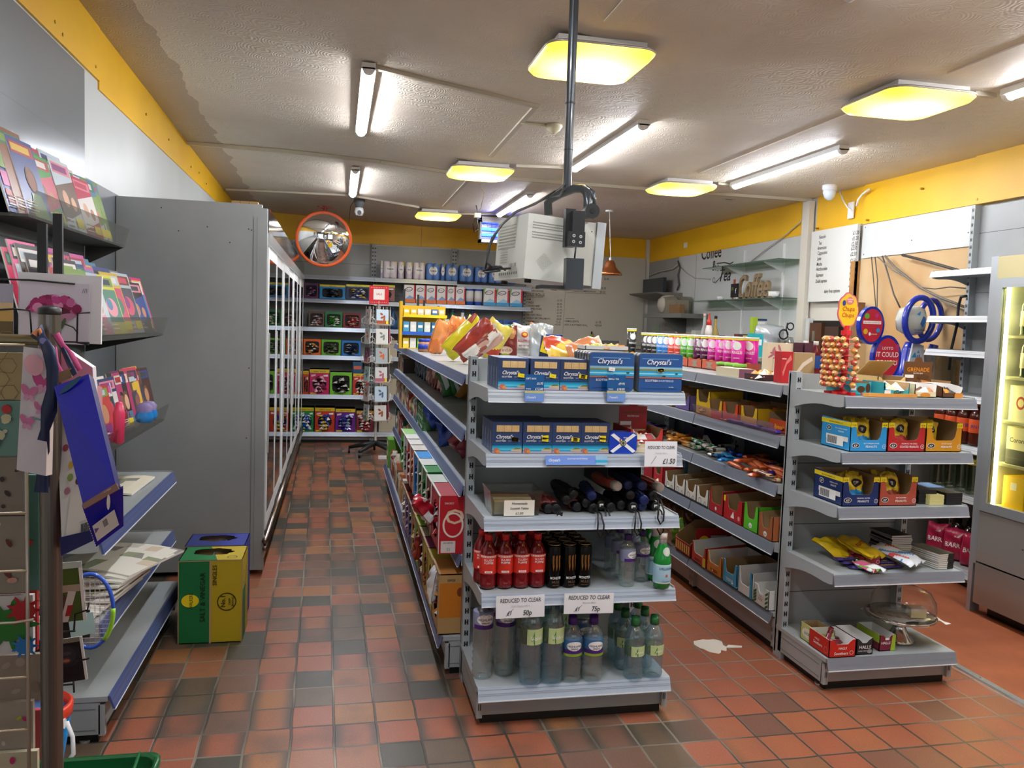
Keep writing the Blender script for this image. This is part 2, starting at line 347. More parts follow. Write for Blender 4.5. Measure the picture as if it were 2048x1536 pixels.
mb = MB(); mb.box(XL-.1, YF-.1, 0, XR+.1, YF, 3, painted('front_wall', '#8e8b82', '#99958b')); S(mb.ob('wall_front'))
# unseen shop front behind the camera; its glowing panes are added light
mb = MB()
for a, b in ((-1.0, .7), (2.2, 3.9)):
    mb.box(a, YF, .8, b, YF+.01, 2.3, K('#dfe9f4', .1, em=.5))
    for x in (a, b): mb.box(x-.04, YF, .76, x+.04, YF+.05, 2.34, WPL)
    for z in (.78, 2.32): mb.box(a, YF, z-.04, b, YF+.05, z+.04, WPL)
S(mb.ob('unseen_window_1'))
mb = MB(); mb.box(1.0, YF, 0, 1.9, YF+.05, 2.1, K('#6d7478', .4)); mb.box(1.1, YF+.05, .9, 1.8, YF+.06, 2.0, K('#dfe9f4', .1, em=.4)); S(mb.ob('door_1'))
# dark doorway in the right wall with a wooden door, below the drinks menu
mb = MB(); y0, y1 = 5.98, 6.55
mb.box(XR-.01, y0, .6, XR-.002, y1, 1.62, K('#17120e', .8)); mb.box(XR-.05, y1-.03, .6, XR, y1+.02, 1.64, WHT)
mb.box(XR-.04, 6.34, .6, XR-.011, 6.52, 1.6, painted('brown_wood', '#4b2b17', '#5e3820', .45, 8)); mb.box(XR-.035, 6.1, .6, XR-.011, 6.3, 1.57, painted('dark_wood', '#331c0f', '#42281a', .5, 8))
mb.box(XR-.05, 6.43, 1.44, XR-.04, 6.46, 1.53, K('#b8b1a0', .3, .8))
S(mb.ob('door_2'))
# timber post beside the bare plaster
mb = MB(); mb.box(XR-.06, 5.9, .9, XR, 5.955, 2.09, painted('raw_timber', '#b98c50', '#9d6f3c', .8, 6)); mb.box(XR-.1, 5.76, .9, XR-.04, 5.84, 1.76, painted('old_timber', '#6b4a2c', '#8a6238', .8, 6)); S(mb.ob('trim_timber_post'))
# red vinyl and its metal strip on the right
mb = MB(); mb.box(2.83, YF, 0, XR, YB, .006, MAT); S(mb.ob('floor_red_vinyl'))
mb = MB(); mb.prism([(2.795, 0), (2.835, 0), (2.83, .008), (2.80, .008)], 'y', YF, 6.0, ALU)
for k in range(12): mb.cyl((2.815, .6+k*.35, .008), .005, .001, K('#777', .4, .5), 8)
S(mb.ob('trim_floor_strip'))
mb = MB(); random.seed(3)
pts = []
for i in range(26):
    a = 2*PI*i/26; r = .075*(1+.1*math.sin(3*a)+random.uniform(-.06, .06)) if 1 < i < 20 or i > 23 else .05+random.uniform(0, .03)
    pts.append((1.775+r*1.0*math.cos(a), 3.56+r*1.15*math.sin(a)))
mb.prism(pts, 'z', .0005, .0018, K('#ded6c8', .7)); mb.prism([(1.83, 3.53), (1.91, 3.52), (1.92, 3.54), (1.86, 3.56)], 'z', .0005, .0017, K('#ded6c8', .7))
tag(mb.ob('sticker_residue'), 'torn white round floor sticker stuck to the red tiles between the two gondolas', 'sticker')

# ceiling trunking, strips and joints
def trunk(name, pts, w=.03, h=.02, label=None, m=None):
    mb = MB(); m = m or K('#bfb6a4', .5)
    for p, q in zip(pts, pts[1:]):
        p, q = Vector(p), Vector(q); d = (q-p).normalized(); n = Vector((-d.y, d.x, 0))*w/2 if abs(d.z) < .9 else Vector((0, w/2, 0))
        e = Vector((0, 0, -h)) if abs(d.z) < .9 else Vector((-h, 0, 0))
        mb.add([p-n, p+n, q+n, q-n, p-n+e, p+n+e, q+n+e, q-n+e], [(0, 1, 2, 3), (7, 6, 5, 4), (0, 4, 5, 1), (1, 5, 6, 2), (2, 6, 7, 3), (3, 7, 4, 0)], m)
    return tag(mb.ob(name), label, 'cable trunking')
def cz(x, y, d=0): return (x, y, ceil_z(x, y)-.001-d)
trunk('cable_trunking', [cz(-1.18, 7.0), cz(-.4, 6.75), cz(.3, 6.62), cz(1.0, 6.62), cz(2.5, 6.66), cz(4.02, 6.64)], .035, .025, 'long white cable trunking crossing the whole ceiling from the left wall to the right wall')
trunk('cable_trunking', [(4.03, 6.64, 2.655), (4.03, 6.64, .9)], .11, .05, 'white vertical trunking running down the right wall beside the drinks menu', K('#d4cfc2', .45))
trunk('cable_trunking', [cz(.16, 4.3), cz(1.03, 4.42)], .03, .02, 'short white trunking from the nearest left tube light towards the ceiling joint')
trunk('cable_trunking', [cz(-1.15, 9.05), cz(.1, 8.5), cz(.8, 8.75)], .03, .02, 'white trunking from the left wall to the far square lamp')
trunk('cable_trunking', [cz(1.28, 9.0), cz(1.66, 8.8)], .03, .02, 'short white trunking between the far square lamp and the far middle tube light')
trunk('cable_trunking', [cz(1.27, 6.1), cz(1.66, 6.02)], .03, .02, 'short white trunking joining the middle square lamp to the tube light behind the pole')
trunk('cable_trunking', [cz(2.93, 6.2), cz(3.05, 6.2)], .03, .02, 'short white trunking joining the right middle square lamp to a tube light')
trunk('cable_trunking', [cz(2.94, 3.5), cz(3.06, 3.5)], .03, .02, 'short white trunking beside the nearest right square lamp')
trunk('cable_trunking', [cz(1.02, 4.45), cz(1.03, 5.85)], .03, .012, 'thin peeling trunking along the ceiling joint in front of the middle square lamp')
trunk('cable_trunking', [cz(1.03, 6.7), cz(1.03, 8.5)], .03, .012, 'thin trunking along the ceiling joint between the middle and far square lamps')
for (x, y0, y1, lb) in ((1.03, -1, 3.15, 'a'), (2.68, .5, 3.3, 'b'), (2.68, 4.0, 5.9, 'c')):
    mb = MB(); mb.box(x-.05, y0, ceil_z(x, 3)-.006, x+.05, y1, ceil_z(x, 3), CEIL); S(mb.ob('trim_ceiling_joint'))

# ---------------------------------------------------------------- lamps
TUBEM = K('#f4f7ff', .4, em=TUBE_E)
def tube_light(x, y0, y1, label):
    z = ceil_z(x, (y0+y1)/2)-.001; t = T('tube_light', label, 'ceiling light', (x, (y0+y1)/2, z), 0, 'batten tube lights'); L = (y1-y0)/2
    MB().prism([(-.034, 0), (.034, 0), (.036, -.03), (-.036, -.03)], 'y', -L, L, WPL).ob('housing', t)
    MB().prism([(.031*math.cos(a), -.0225-.03*math.sin(a)) for a in [PI*(.13+.74*i/8) for i in range(9)]], 'y', -L+.03, L-.03, TUBEM).ob('diffuser', t)
    for s in (-1, 1):
        m = MB(); m.prism([(.031*math.cos(a), -.0225-.033*math.sin(a)) for a in [PI*i/8 for i in range(9)]], 'y', *sorted((s*(L-.03), s*L)), WPL); m.ob('end_cap', t)
for x, y0, y1, lb in ((.125, 4.25, 5.72, 'nearest tube light on the left, over the tiled aisle'), (1.675, 4.53, 5.96, 'tube light right behind the black ceiling pole'),
    (3.055, 4.70, 6.17, 'long tube light on the right over the counter'), (.115, 6.99, 8.39, 'far left tube light above the convex mirror'),
    (1.65, 7.27, 8.73, 'far middle tube light beside the blue insect killer'), (3.06, 2.0, 3.43, 'tube light cut by the right edge of the photo'),
    (.125, 1.2, 2.6, 'tube light added out of view over the camera on the left'), (1.67, 1.2, 2.6, 'tube light added out of view over the camera in the middle')):  # this pair is added out of view to light the shelf edges
    tube_light(x, y0, y1, 'white '+lb)
PANM = None
def panel_mat():
    mt, nt, b, N, L = nodes('lamp_diffuser', .35)
    tc = N('ShaderNodeTexCoord'); ln = N('ShaderNodeVectorMath', operation='LENGTH'); L(tc.outputs['Object'], ln.inputs[0])
    d = mth(N, L, 'DIVIDE', ln.outputs['Value'], .36)
    c = ramp(N, L, d, [(0, '#fff0b0'), (.4, '#ffe67a'), (.8, '#ffc828'), (1, '#ffb820')])
    b.inputs['Base Color'].default_value = (*rgb('#e8c870'), 1)
    L(c, b.inputs['Emission Color']); L(mth(N, L, 'MULTIPLY', ramp(N, L, d, [(0, 1.), (.35, .75), (.75, .3), (1, .22)]), PANEL_E*2.6), b.inputs['Emission Strength'])
    return mt
def panel_lamp(x, y, label, PM=[None]):
    if PM[0] is None: PM[0] = panel_mat()
    t = T('square_ceiling_lamp', label, 'ceiling light', (x, y, ceil_z(x, y)-.001), 0, 'square amber ceiling lamps')
    MB().box(-.19, -.19, -.034, .19, .19, 0, K('#b8b2aa', .5)).prism([(sx*(.229-.075)+.075*math.cos(a), sy*(.229-.075)+.075*math.sin(a)) for sx, sy, a0 in ((1, 1, 0), (-1, 1, PI/2), (-1, -1, PI), (1, -1, 1.5*PI)) for a in [a0+PI/2*i/5 for i in range(6)]], 'z', -.034, -.029, WPL).ob('base', t)
    def rs(r, z, rad): return [(sx*(r-rad)+rad*math.cos(a), sy*(r-rad)+rad*math.sin(a), z) for sx, sy, a0 in ((1, 1, 0), (-1, 1, PI/2), (-1, -1, PI), (1, -1, 1.5*PI)) for a in [a0+PI/2*i/5 for i in range(6)]]
    def shell(lv, m, nm, cap=True):
        V = []; 
        for r, z, rad in lv: V += rs(r, z, rad)
        n = 24; F = [(j*n+i, j*n+(i+1) % n, (j+1)*n+(i+1) % n, (j+1)*n+i) for j in range(len(lv)-1) for i in range(n)]
        if cap: F.append(tuple((len(lv)-1)*n+i for i in range(n)))
        mbx = MB(); mbx.add(V, F, m, True); return mbx.ob(nm, t)
    shell([(.230, -.030, .08), (.2365, -.034, .08), (.2365, -.041, .08), (.233, -.043, .08)], K('#a39c94', .35, .5), 'rim', False)
    shell([(.2335, -.038, .08), (.2335, -.046, .08), (.218, -.064, .075), (.17, -.078, .06), (.1, -.082, .05)], PM[0], 'diffuser')
for x, y, lb in ((1.04, 3.52, 'nearest, partly hidden by the black pole'), (2.68, 3.63, 'nearest on the right side of the room'), (1.03, 6.30, 'middle one left of the black pole'),
    (2.68, 6.35, 'middle one right of the black pole'), (1.03, 9.0, 'farthest, left of the insect killer'), (1.03, .8, 'added out of view above and behind the camera'), (2.68, .9, 'added out of view, right behind the camera')):  # the last two lamps are added out of view for their light
    panel_lamp(x, y, 'square amber glowing ceiling lamp, '+lb)
# ================================================================ SHELVING
RAIL_S = K('#b3bfcd', .3, .25); RAIL_P = K('#5f6c92', .35); RAIL_G = K('#8d939d', .3, .35); RAIL_W = K('#d5dade', .3, .1)
def rail_mb(x0, x1, h, m, tilt=.012, y=0.):
    mb = MB(); mb.prism([(y, 0), (y+.004, 0), (y+.004-tilt*0, 0), (y-tilt+.004, -h), (y-tilt-.002, -h-.002), (y-tilt-.004, -h), (y-.004, 0)], 'x', x0, x1, m)
    # grooves of the ticket strip
    p = Pen(mb, (x0, y-.0045, 0), (1, 0, 0), Vector((0, -tilt, -h)).normalized()*-1)
    for t in (.18, .5, .62): p.rect(0, -h*t-.0012, x1-x0, -h*t, K('#8b93a4', .4))
    mb.prism([(y-tilt-.006, -h), (y-tilt+.001, -h), (y-tilt+.001, -h-.004), (y-tilt-.006, -h-.004)], 'x', x0, x1, K('#e8edf2', .3))
    return mb
def unit(name, label, loc, rz, W, D, H, shelves, group=None, base=.155, bd=None, rail=RAIL_S, steel=GREYL, back=GREY, rh=.04, uprights=(1, 1), brk=True, feet=True, panel_z0=.02, baserail=None, seams=(.9, .45), plinth=True, tops=True):
    t = T(name, label, 'shelving unit', loc, rz, group); pd = .03
    # back panel with seams
    mb = MB(); mb.box(0, D, panel_z0, W, D+.012, H-.01, back)
    p = front(mb, W, H, D)
    for s in seams: p.rect(.01, s, W-.01, s+.003, K('#3b3f42'))
    mb.ob('back_panel', t)
    for i, x in enumerate((0, W-.03)):
        if not uprights[i]: continue
        mb = MB(); mb.box(x, D-.045, 0, x+.03, D+.02, H, steel); p = front(mb, .03, H, D-.045, 0, x)
        q = Pen(mb, (x, D-.0, 0), (0, -1, 0), (0, 0, 1))
        z = .06
        while z < H-.03:
            p.rect(.007, z, .013, z+.022, BLK); p.rect(.017, z, .023, z+.022, BLK); p.rect(.012, z+.008, .018, z+.013, BLK); z += .047; p.l = .0003
        mb.ob('upright', t)
    bd = D if bd is None else bd; y0 = D-bd
    if base:
        mb = MB(); mb.box(.0, y0+.045, .035, W, D-.02, base-.02, steel)
        for x in (0, W-.022): mb.box(x, y0+.03, .03, x+.022, y0+.05, base-.03, steel)
        p = front(mb, W, 1, y0+.03)
        for x in (.006, W-.018):
            for dx in (0, .007): p.rect(x+dx, .06, x+dx+.003, .085, BLK); p.rect(x+dx, .1, x+dx+.003, .12, BLK)
        for sx, nx in ((-.0005, -1), (W+.0005, 1)):
            q = Pen(mb, (sx, D if nx < 0 else y0, 0), (0, nx, 0), (0, 0, 1)); q.rect(.04, .05, bd-.06, .053, K('#6f7577')); q.rect(.04, base-.045, bd-.06, base-.042, K('#6f7577'))
        mb.ob('base', t)
        if plinth: MB().box(.02, y0+.055, 0, W-.02, D, .036, K('#1b1c1d', .5)).ob('plinth', t)
        mb = MB(); mb.box(-.002, y0+.02, base-.018, W+.002, D, base, steel); o = mb.ob('base_shelf', t)
        rail_mb(0, W, .045, baserail or rail, .016, .0).ob('price_rail', o, (0, y0+.016, base))
        if feet:
            for x in (.03, W-.03): MB().cyl((x, y0+.1, 0), .02, .008, ALU, 12).cyl((x, y0+.1, 0), .007, .04, ALU, 8).ob('foot', t)
    for z, d in shelves:
        y0 = D-d; mb = MB(); mb.box(.004, y0+.01, z-.022, W-.004, D, z, steel); mb.box(.03, y0+.2 if d > .3 else D-.1, z-.0222, W-.03, y0+.21 if d > .3 else D-.09, z-.03, steel)
        o = mb.ob('shelf', t)
        rail_mb(0, W, rh, rail, .012, 0).ob('price_rail', o, (0, y0+.006, z))
        if brk:
            arc = [(y0+.03+(d-.06)*i/8, z-.045-.035*(i/8)**.6+.022*math.sin(PI*i/8)) for i in range(9)]
            lz = .006 if H > 1.3 else -.001; poly = [(y0+.008, z+lz), (y0+.008, z-.04)]+arc+[(D-.02, z-.085), (D-.02, z-.02), (D-.05, z+lz*.4)]
            for x in (0, W-.004): MB().prism(poly, 'x', x-.001, x+.003, steel).ob('bracket', o)
    return t
# end bay of the middle gondola
unit('end_shelving', 'grey end shelving unit in the middle, stocked with blue boxes and bottles', (.53, 2.905, 0), 0, .755, .455, 1.364, [(1.262, .455), (1.027, .455), (.793, .455), (.51, .455)], base=.155, seams=(.905, .62, .3))
# end bay of the right gondola
unit('end_shelving', 'grey end shelving unit on the right, stocked with nut trays and sweets', (2.025, 3.0, 0), 0, .62, .42, 1.33, [(1.25, .42), (1.02, .42), (.79, .42), (.508, .42)], base=.148, rail=RAIL_G, seams=(.905, .62, .3))
# middle gondola: four double bays running away from the camera
G1Y = [3.39, 4.47, 5.55, 6.63, 7.71]
for i in range(4):
    for side in (0, 1):
        nm = ('nearest', 'second', 'third', 'farthest')[i]
        if side == 0:
            unit('gondola_shelving', f'{nm} grey gondola bay facing the left aisle, with crisps and groceries', (.515, G1Y[i+1], 0), -PI/2, 1.078, .365, 1.284, [(1.285, .365), (1.05, .36), (.815, .36), (.515, .36)], 'left facing gondola bays', base=.17, bd=.44, rail=RAIL_P, back=GREYD, uprights=(1, 1), brk=i in (0, 3), seams=(.9,), feet=False, rh=.042)
        else:
            unit('gondola_shelving', f'{nm} grey gondola bay of the middle run facing the counter', (1.285, G1Y[i], 0), PI/2, 1.078, .365, 1.284, [(1.285, .365), (.9, .36), (.515, .36)], 'counter side bays of the middle run', base=.17, bd=.38, rail=RAIL_P, back=GREYD, brk=False, seams=(.9,), feet=False, rh=.042)
# right gondola: sweets side; shade put into the back panel colour
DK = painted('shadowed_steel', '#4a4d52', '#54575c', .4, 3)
for i, (a, b) in enumerate(((3.44, 4.36), (4.37, 5.37), (5.38, 6.38))):
    nm = ('nearest', 'second', 'farthest')[i]
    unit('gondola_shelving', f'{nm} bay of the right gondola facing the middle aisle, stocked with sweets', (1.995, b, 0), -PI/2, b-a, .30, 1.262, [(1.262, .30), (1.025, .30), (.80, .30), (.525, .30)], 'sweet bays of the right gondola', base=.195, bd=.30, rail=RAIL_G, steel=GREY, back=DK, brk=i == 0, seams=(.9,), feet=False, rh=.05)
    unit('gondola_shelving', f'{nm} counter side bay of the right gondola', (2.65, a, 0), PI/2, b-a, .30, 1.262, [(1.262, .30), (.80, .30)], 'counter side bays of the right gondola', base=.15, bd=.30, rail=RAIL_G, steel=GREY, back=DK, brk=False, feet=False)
# wall shelving on the back wall: bays of one metre
BX = [-1.03, -.58, .42, 1.42, 2.36]
for i in range(1, 4):
    a, b = BX[i], BX[i+1]
    lb = ('left of the card spinner with multipack crisp boxes', 'with kitchen rolls on its upper shelves', 'rightmost, beside the price board, with tissues')[i-1]
    top = 2.0 if i < 3 else 1.965
    unit('wall_shelving', 'grey back wall shelving bay '+lb, (a, 10.08, 0), 0, b-a-.002, .4, 2.42, [(top, .34), (1.715 if i > 1 else 1.725, .34), (1.385, .36), (1.05, .36), (.58, .36)], 'back wall shelving bays', base=.13, rail=RAIL_S, back=GREY if i else GREYD, brk=False, seams=(2.17, 1.8, 1.4, .98, .55), rh=.045, feet=False)
# magazine shelving on the left wall (magazine trays added with the magazines)
unit('magazine_shelving', 'tall grey wall shelving on the left with magazines above and empty shelves below', (-.735, 2.99, 0), PI/2, 1.28, .44, 2.62, [(.72, .40), (.425, .40)], base=.17, rail=K('#4f5d90', .3, .1), back=K('#8b9195', .2, .3), seams=(2.25, 1.75, 1.3, .9, .45), rh=.05, uprights=(1, 0), steel=GREY, plinth=True)
# shelving by the counter on the right wall
t = unit('wall_shelving', 'grey wall shelving on the right with empty upper shelves and fizzy drinks below', (3.70, 4.66, 0), -PI/2, .76, .31, 2.36, [(1.925, .31), (1.642, .31), (1.432, .31), (1.16, .28), (.86, .29), (.56, .29)], base=.12, rail=RAIL_W, seams=(2.18, 1.8, 1.4), rh=.034)
# ---------------------------------------------------------------- left fridge
FX, FY0, FY1 = -.40, 4.89, 9.9
t = T('display_fridge', 'long grey glass-door fridge along the left wall', 'fridge', (0, 0, 0))
mb = MB(); mb.box(XL+.01, FY0, .03, FX-.03, FY0+.05, 2.12, GREY); mb.box(FX-.03, FY0, .03, FX-.0, FY0+.05, 2.1, GREY)
p = front(mb, 1, 1, FY0); 
for x, z in ((-.96, 2.07), (-.87, 1.95), (-.72, 1.98), (-.6, 1.9), (-.5, 1.98), (-.485, 1.975), (-.49, 1.2), (-.5, .8)): p.ell(x, z, .004, .004, K('#3c4042'), 8)
p.rect(-.475, .05, -.472, 2.05, K('#6f7474')); p.rect(-.455, .05, -.4535, 2.05, K('#6f7474'))
mb.ob('side_panel', t)
MB().box(XL+.01, FY1-.04, .03, FX, FY1, 2.12, GREY).ob('side_panel', t)
MB().box(XL+.01, FY0+.05, 2.07, FX-.05, FY1-.04, 2.12, GREY).ob('top_panel', t)
MB().box(XL+.01, FY0+.05, .03, XL+.05, FY1-.04, 2.07, K('#3a3f42')).box(XL+.05, FY0+.05, .1, FX-.06, FY1-.05, .16, K('#70777a')).ob('back_panel', t)
mb = MB(); mb.box(FX-.06, FY0+.052, 1.97, FX+.005, FY1, 2.11, K('#55585a', .08, 1)); mb.box(FX-.05, FY0+.052, 1.9, FX+.012, FY1, 1.97, ALU); mb.ob('header_strip', t)
for i in range(4):
    MB().box(XL+.05, FY0+.06, .45+i*.36, FX-.12, FY1-.05, .465+i*.36, K('#c9cdcc', .4)).ob('inner_shelf', t)
nd = 7; dw = (FY1-.06-FY0-.08)/nd
for k in range(nd):
    y = FY0+.06+k*dw; fr = MB(); o1 = FX-.010 if k % 2 else FX-.005
    fr.box(o1-.02, y, .25, o1+.010, y+.075, 1.9, WPL); fr.box(o1-.02, y+dw-.05, .25, o1+.010, y+dw-.005, 1.9, WPL)
    fr.box(o1-.02, y+.075, .25, o1+.008, y+dw-.05, .33, WPL); fr.box(o1-.02, y+.075, 1.83, o1+.008, y+dw-.05, 1.9, WPL)
    d = fr.ob('fridge_door', t); MB().box(o1+.001, y+.07, .32, o1+.0075, y+dw-.05, 1.84, DOORG).ob('door_glass', d)
    MB().box(o1+.012, y+.03, .7, o1+.02, y+.05, 1.4, ALU).ob('door_handle', d)
mb = MB(); mb.box(XL+.01, FY0+.05, .05, FX-.01, FY1, .235, K('#b8bbba', .3, .4)); mb.ob('base_cabinet', t)
for z, r in ((.205, .018), (.16, .014)): MB().tube([(FX+.01, FY0-.02, z), (FX+.01, FY1, z)], r, K('#8d8078', .2, .9), 10).ob('bumper_rail', t)
MB().box(XL+.1, FY0+.1, 0, FX-.06, FY1-.1, .05, BLK).ob('plinth', t)
# products inside the left fridge, seen dimly through the glass
for s in range(5):
    cs = ['#6a7a3a', '#a33', '#dcd4b0', '#38629c', '#b8862c']
    for k in range(9):
        y = FY0+.25+k*.5; z = (.16, .465, .825, 1.185, 1.545)[s]
        o = MB().box(0, 0, 0, .1, .3, .2, K(cs[(s+k*2) % 5], .4)).ob('grocery_carton', None, (-.7, y, z+.001)); tag(o, 'chilled carton on the inner shelves of the left glass-door fridge', 'carton', 'chilled cartons in the left fridge')
for i, (x, w_) in enumerate(((-.60, .045), (-.552, .045), (-.503, .045))):
    tag(MB().box(0, 0, 0, w_, .2, .02, K('#a07a4e', .8)).ob('wood_offcut', None, (x, FY0+.06, 2.121)), f'small wood offcut on top of the left fridge, {("leftmost","middle","rightmost")[i]} of three', 'wood block', 'wood offcuts on the fridge')
# ---------------------------------------------------------------- right fridge
t = T('display_fridge', 'tall glass-door drinks fridge at the right edge with yellow-lit shelves', 'fridge', (0, 0, 0))
RX, RY1, RY0 = 3.44, 3.87, 2.55
mb = MB(); mb.box(RX, RY1-.05, .28, XR-.02, RY1, 1.95, SILV); mb.box(RX, RY1-.03, 0.0, RX+.06, RY1, .28, SILV); mb.ob('side_panel', t)
MB().box(RX, RY0, .28, XR-.02, RY0+.05, 1.95, SILV).ob('side_panel', t)
MB().box(RX-.004, RY0+.003, 1.832, XR-.024, RY1-.052, 1.947, K('#c9bf93', .35, .3)).ob('top_panel', t)
MB().box(XR-.06, RY0+.05, .28, XR-.02, RY1-.05, 1.83, K('#8b876c')).ob('back_panel', t)
mb = MB(); mb.box(RX-.01, RY0, .30, XR-.02, RY1-.06, .58, K('#bdbab4', .25, .6)); mb.box(RX-.012, RY0, .07, XR-.02, RY1-.06, .29, K('#a9a6a0', .25, .6)); p = Pen(mb, (RX-.012, RY1-.06, 0), (0, -1, 0), (0, 0, 1)); p.rect(.3, .44, .31, .446, BLK); p.rect(.33, .44, .34, .446, BLK); mb.ob('bottom_drawer', t)
MB().box(RX+.05, RY0+.1, 0, XR-.1, RY1-.1, .07, BLK).ob('plinth', t)
LEDY = K('#fff2a8', .4, em=14.)
MB().box(RX+.05, RY1-.075, .62, RX+.07, RY1-.06, 1.8, LEDY).ob('light_strip', t)
mb = MB(); mb.box(RX+.05, RY0+.06, 1.8, RX+.08, RY1-.06, 1.815, LEDY); mb.ob('light_strip', t)
for j, y0 in enumerate((3.20, 2.58)):
    y1 = y0+.615; fr = MB(); x = RX-.015
    fr.box(x, y1-.05, .58, x+.03, y1, 1.83, SILV); fr.box(x, y0, .58, x+.03, y0+.05, 1.83, SILV); fr.box(x, y0+.05, .58, x+.03, y1-.05, .63, SILV); fr.box(x, y0+.05, 1.78, x+.03, y1-.05, 1.83, SILV)
    d = fr.ob('fridge_door', t); MB().box(x+.01, y0+.05, .63, x+.015, y1-.05, 1.78, clear_mat('fridge_glass', '#f4f4ea', .03, .03)).ob('door_glass', d)
SHZ = [.61, .845, 1.075, 1.31, 1.53]
for z in SHZ: MB().box(RX+.06, RY0+.06, z-.014, XR-.08, RY1-.06, z, K('#d9d6ae', .4)).ob('inner_shelf', t)
# ---------------------------------------------------------------- fridge contents (right)
def lager(col, label, loc, txt=None):
    mb = MB(); mb.box(0, 0, 0, .26, .14, .17, K(col, .4)); p = Pen(mb, (0, .14, 0), (0, -1, 0), (0, 0, 1)); p.rect(.05, .1, .09, .14, K('#ece9dc'))
    if txt: p.text(txt, .07, .05, .022, K('#8a5a10'), wmax=.11)
    return tag(mb.ob('beer_case', None, loc), label, 'drinks case', 'drink cases in the right fridge')
for k in range(4): lager('#f0c400', f'yellow drinks case on the bottom shelf of the right fridge, {ORD[k]} from its hinge side', (RX+.08, 3.62-k*.19, SHZ[0]+.001))
for k in range(4):
    mb = MB(); mb.box(0, 0, 0, .26, .15, .08, K('#1c1c1a', .4)); mb.box(0, 0, .08, .26, .15, .2, K('#e9e3bc', .4)); p = Pen(mb, (0, .15, 0), (0, -1, 0), (0, 0, 1)); p.text('Corona', .075, .12, .035, K('#33312a'), wmax=.12)
    tag(mb.ob('beer_case', None, (RX+.08, 3.61-k*.2, SHZ[1]+.001)), f'cream and black beer case second shelf of right fridge, {ORD[k]} from hinge', 'drinks case')
for k in range(4):
    mb = MB(); mb.box(0, 0, 0, .26, .15, .19, K('#ebe7c8', .35)); p = Pen(mb, (0, .15, 0), (0, -1, 0), (0, 0, 1)); p.ell(.075, .1, .03, .035, K('#b3342c')); p.ell(.075, .1, .02, .022, K('#e8d9a0'))
    tag(mb.ob('beer_case', None, (RX+.08, 3.61-k*.2, SHZ[2]+.001)), f'cream case with a red seal middle shelf of right fridge, {ORD[k]} from hinge', 'drinks case')
wb = T('wine_bottle', 'dark green bottle on the upper shelves of the right fridge', 'bottle', (RX+.12, 3.7, SHZ[3]), 0, 'bottles in the right fridge')
MB().lathe([(.036, 0), (.037, .01), (.037, .16), (.014, .2), (.013, .24), (0, .24)], K('#1f3a20', .15, coat=.5), 14).ob('glass', wb)
MB().lathe([(.0375, .05), (.0375, .13)], K('#e6dfc4', .5), 14).ob('paper_label', wb); MB().lathe([(.0145, .2), (.0145, .243), (0, .243)], K('#2f7a38', .4), 10).ob('cap', wb)
for s, z in ((0, SHZ[3]), (1, SHZ[4])):
    for r in range(2):
        for k in range(11):
            if s == r == k == 0: continue
            dup(wb, (RX+.12+r*.09, 3.72-k*.088, z), 0)
# ================================================================ GOODS: builders
YST = K('#f2dc1e', .5); NAVY = K('#2d3f66', .4); DBLUE = K('#0a4a8c', .3, coat=.4); SEA = K('#2aa0c4', .4); SEAD = K('#1879a8', .4); SAND = K('#c9b48a', .6); HILL = K('#5e7a4a', .6); WH = K('#f4f4f2', .45); CORAL = K('#b9695a', .5); BISC = painted('shortbread', '#e0c288', '#d3b078', .8, 30)
def crumple(mb, x0, y0, x1, y1, z, n, cols, rnd, h=.03, s=.05):
    """small crinkled wrappers lying in a box"""
    for i in range(n):
        cx, cy = rnd.uniform(x0, x1), rnd.uniform(y0, y1); a = rnd.uniform(0, PI); w, l = s*rnd.uniform(.35, .6), s*rnd.uniform(.7, 1.1); V = []
        for dx, dy, dz in ((-w, -l, 0), (w, -l, .2), (w, l, 0), (-w, l, .3), (0, -l*.4, 1), (0, l*.4, .8)):
            V.append((cx+dx*math.cos(a)-dy*math.sin(a), cy+dx*math.sin(a)+dy*math.cos(a), z+h*dz*rnd.uniform(.6, 1)))
        mb.add(V, [(0, 1, 4), (1, 2, 5, 4), (2, 3, 5), (3, 0, 4, 5)], cols[i % len(cols)])
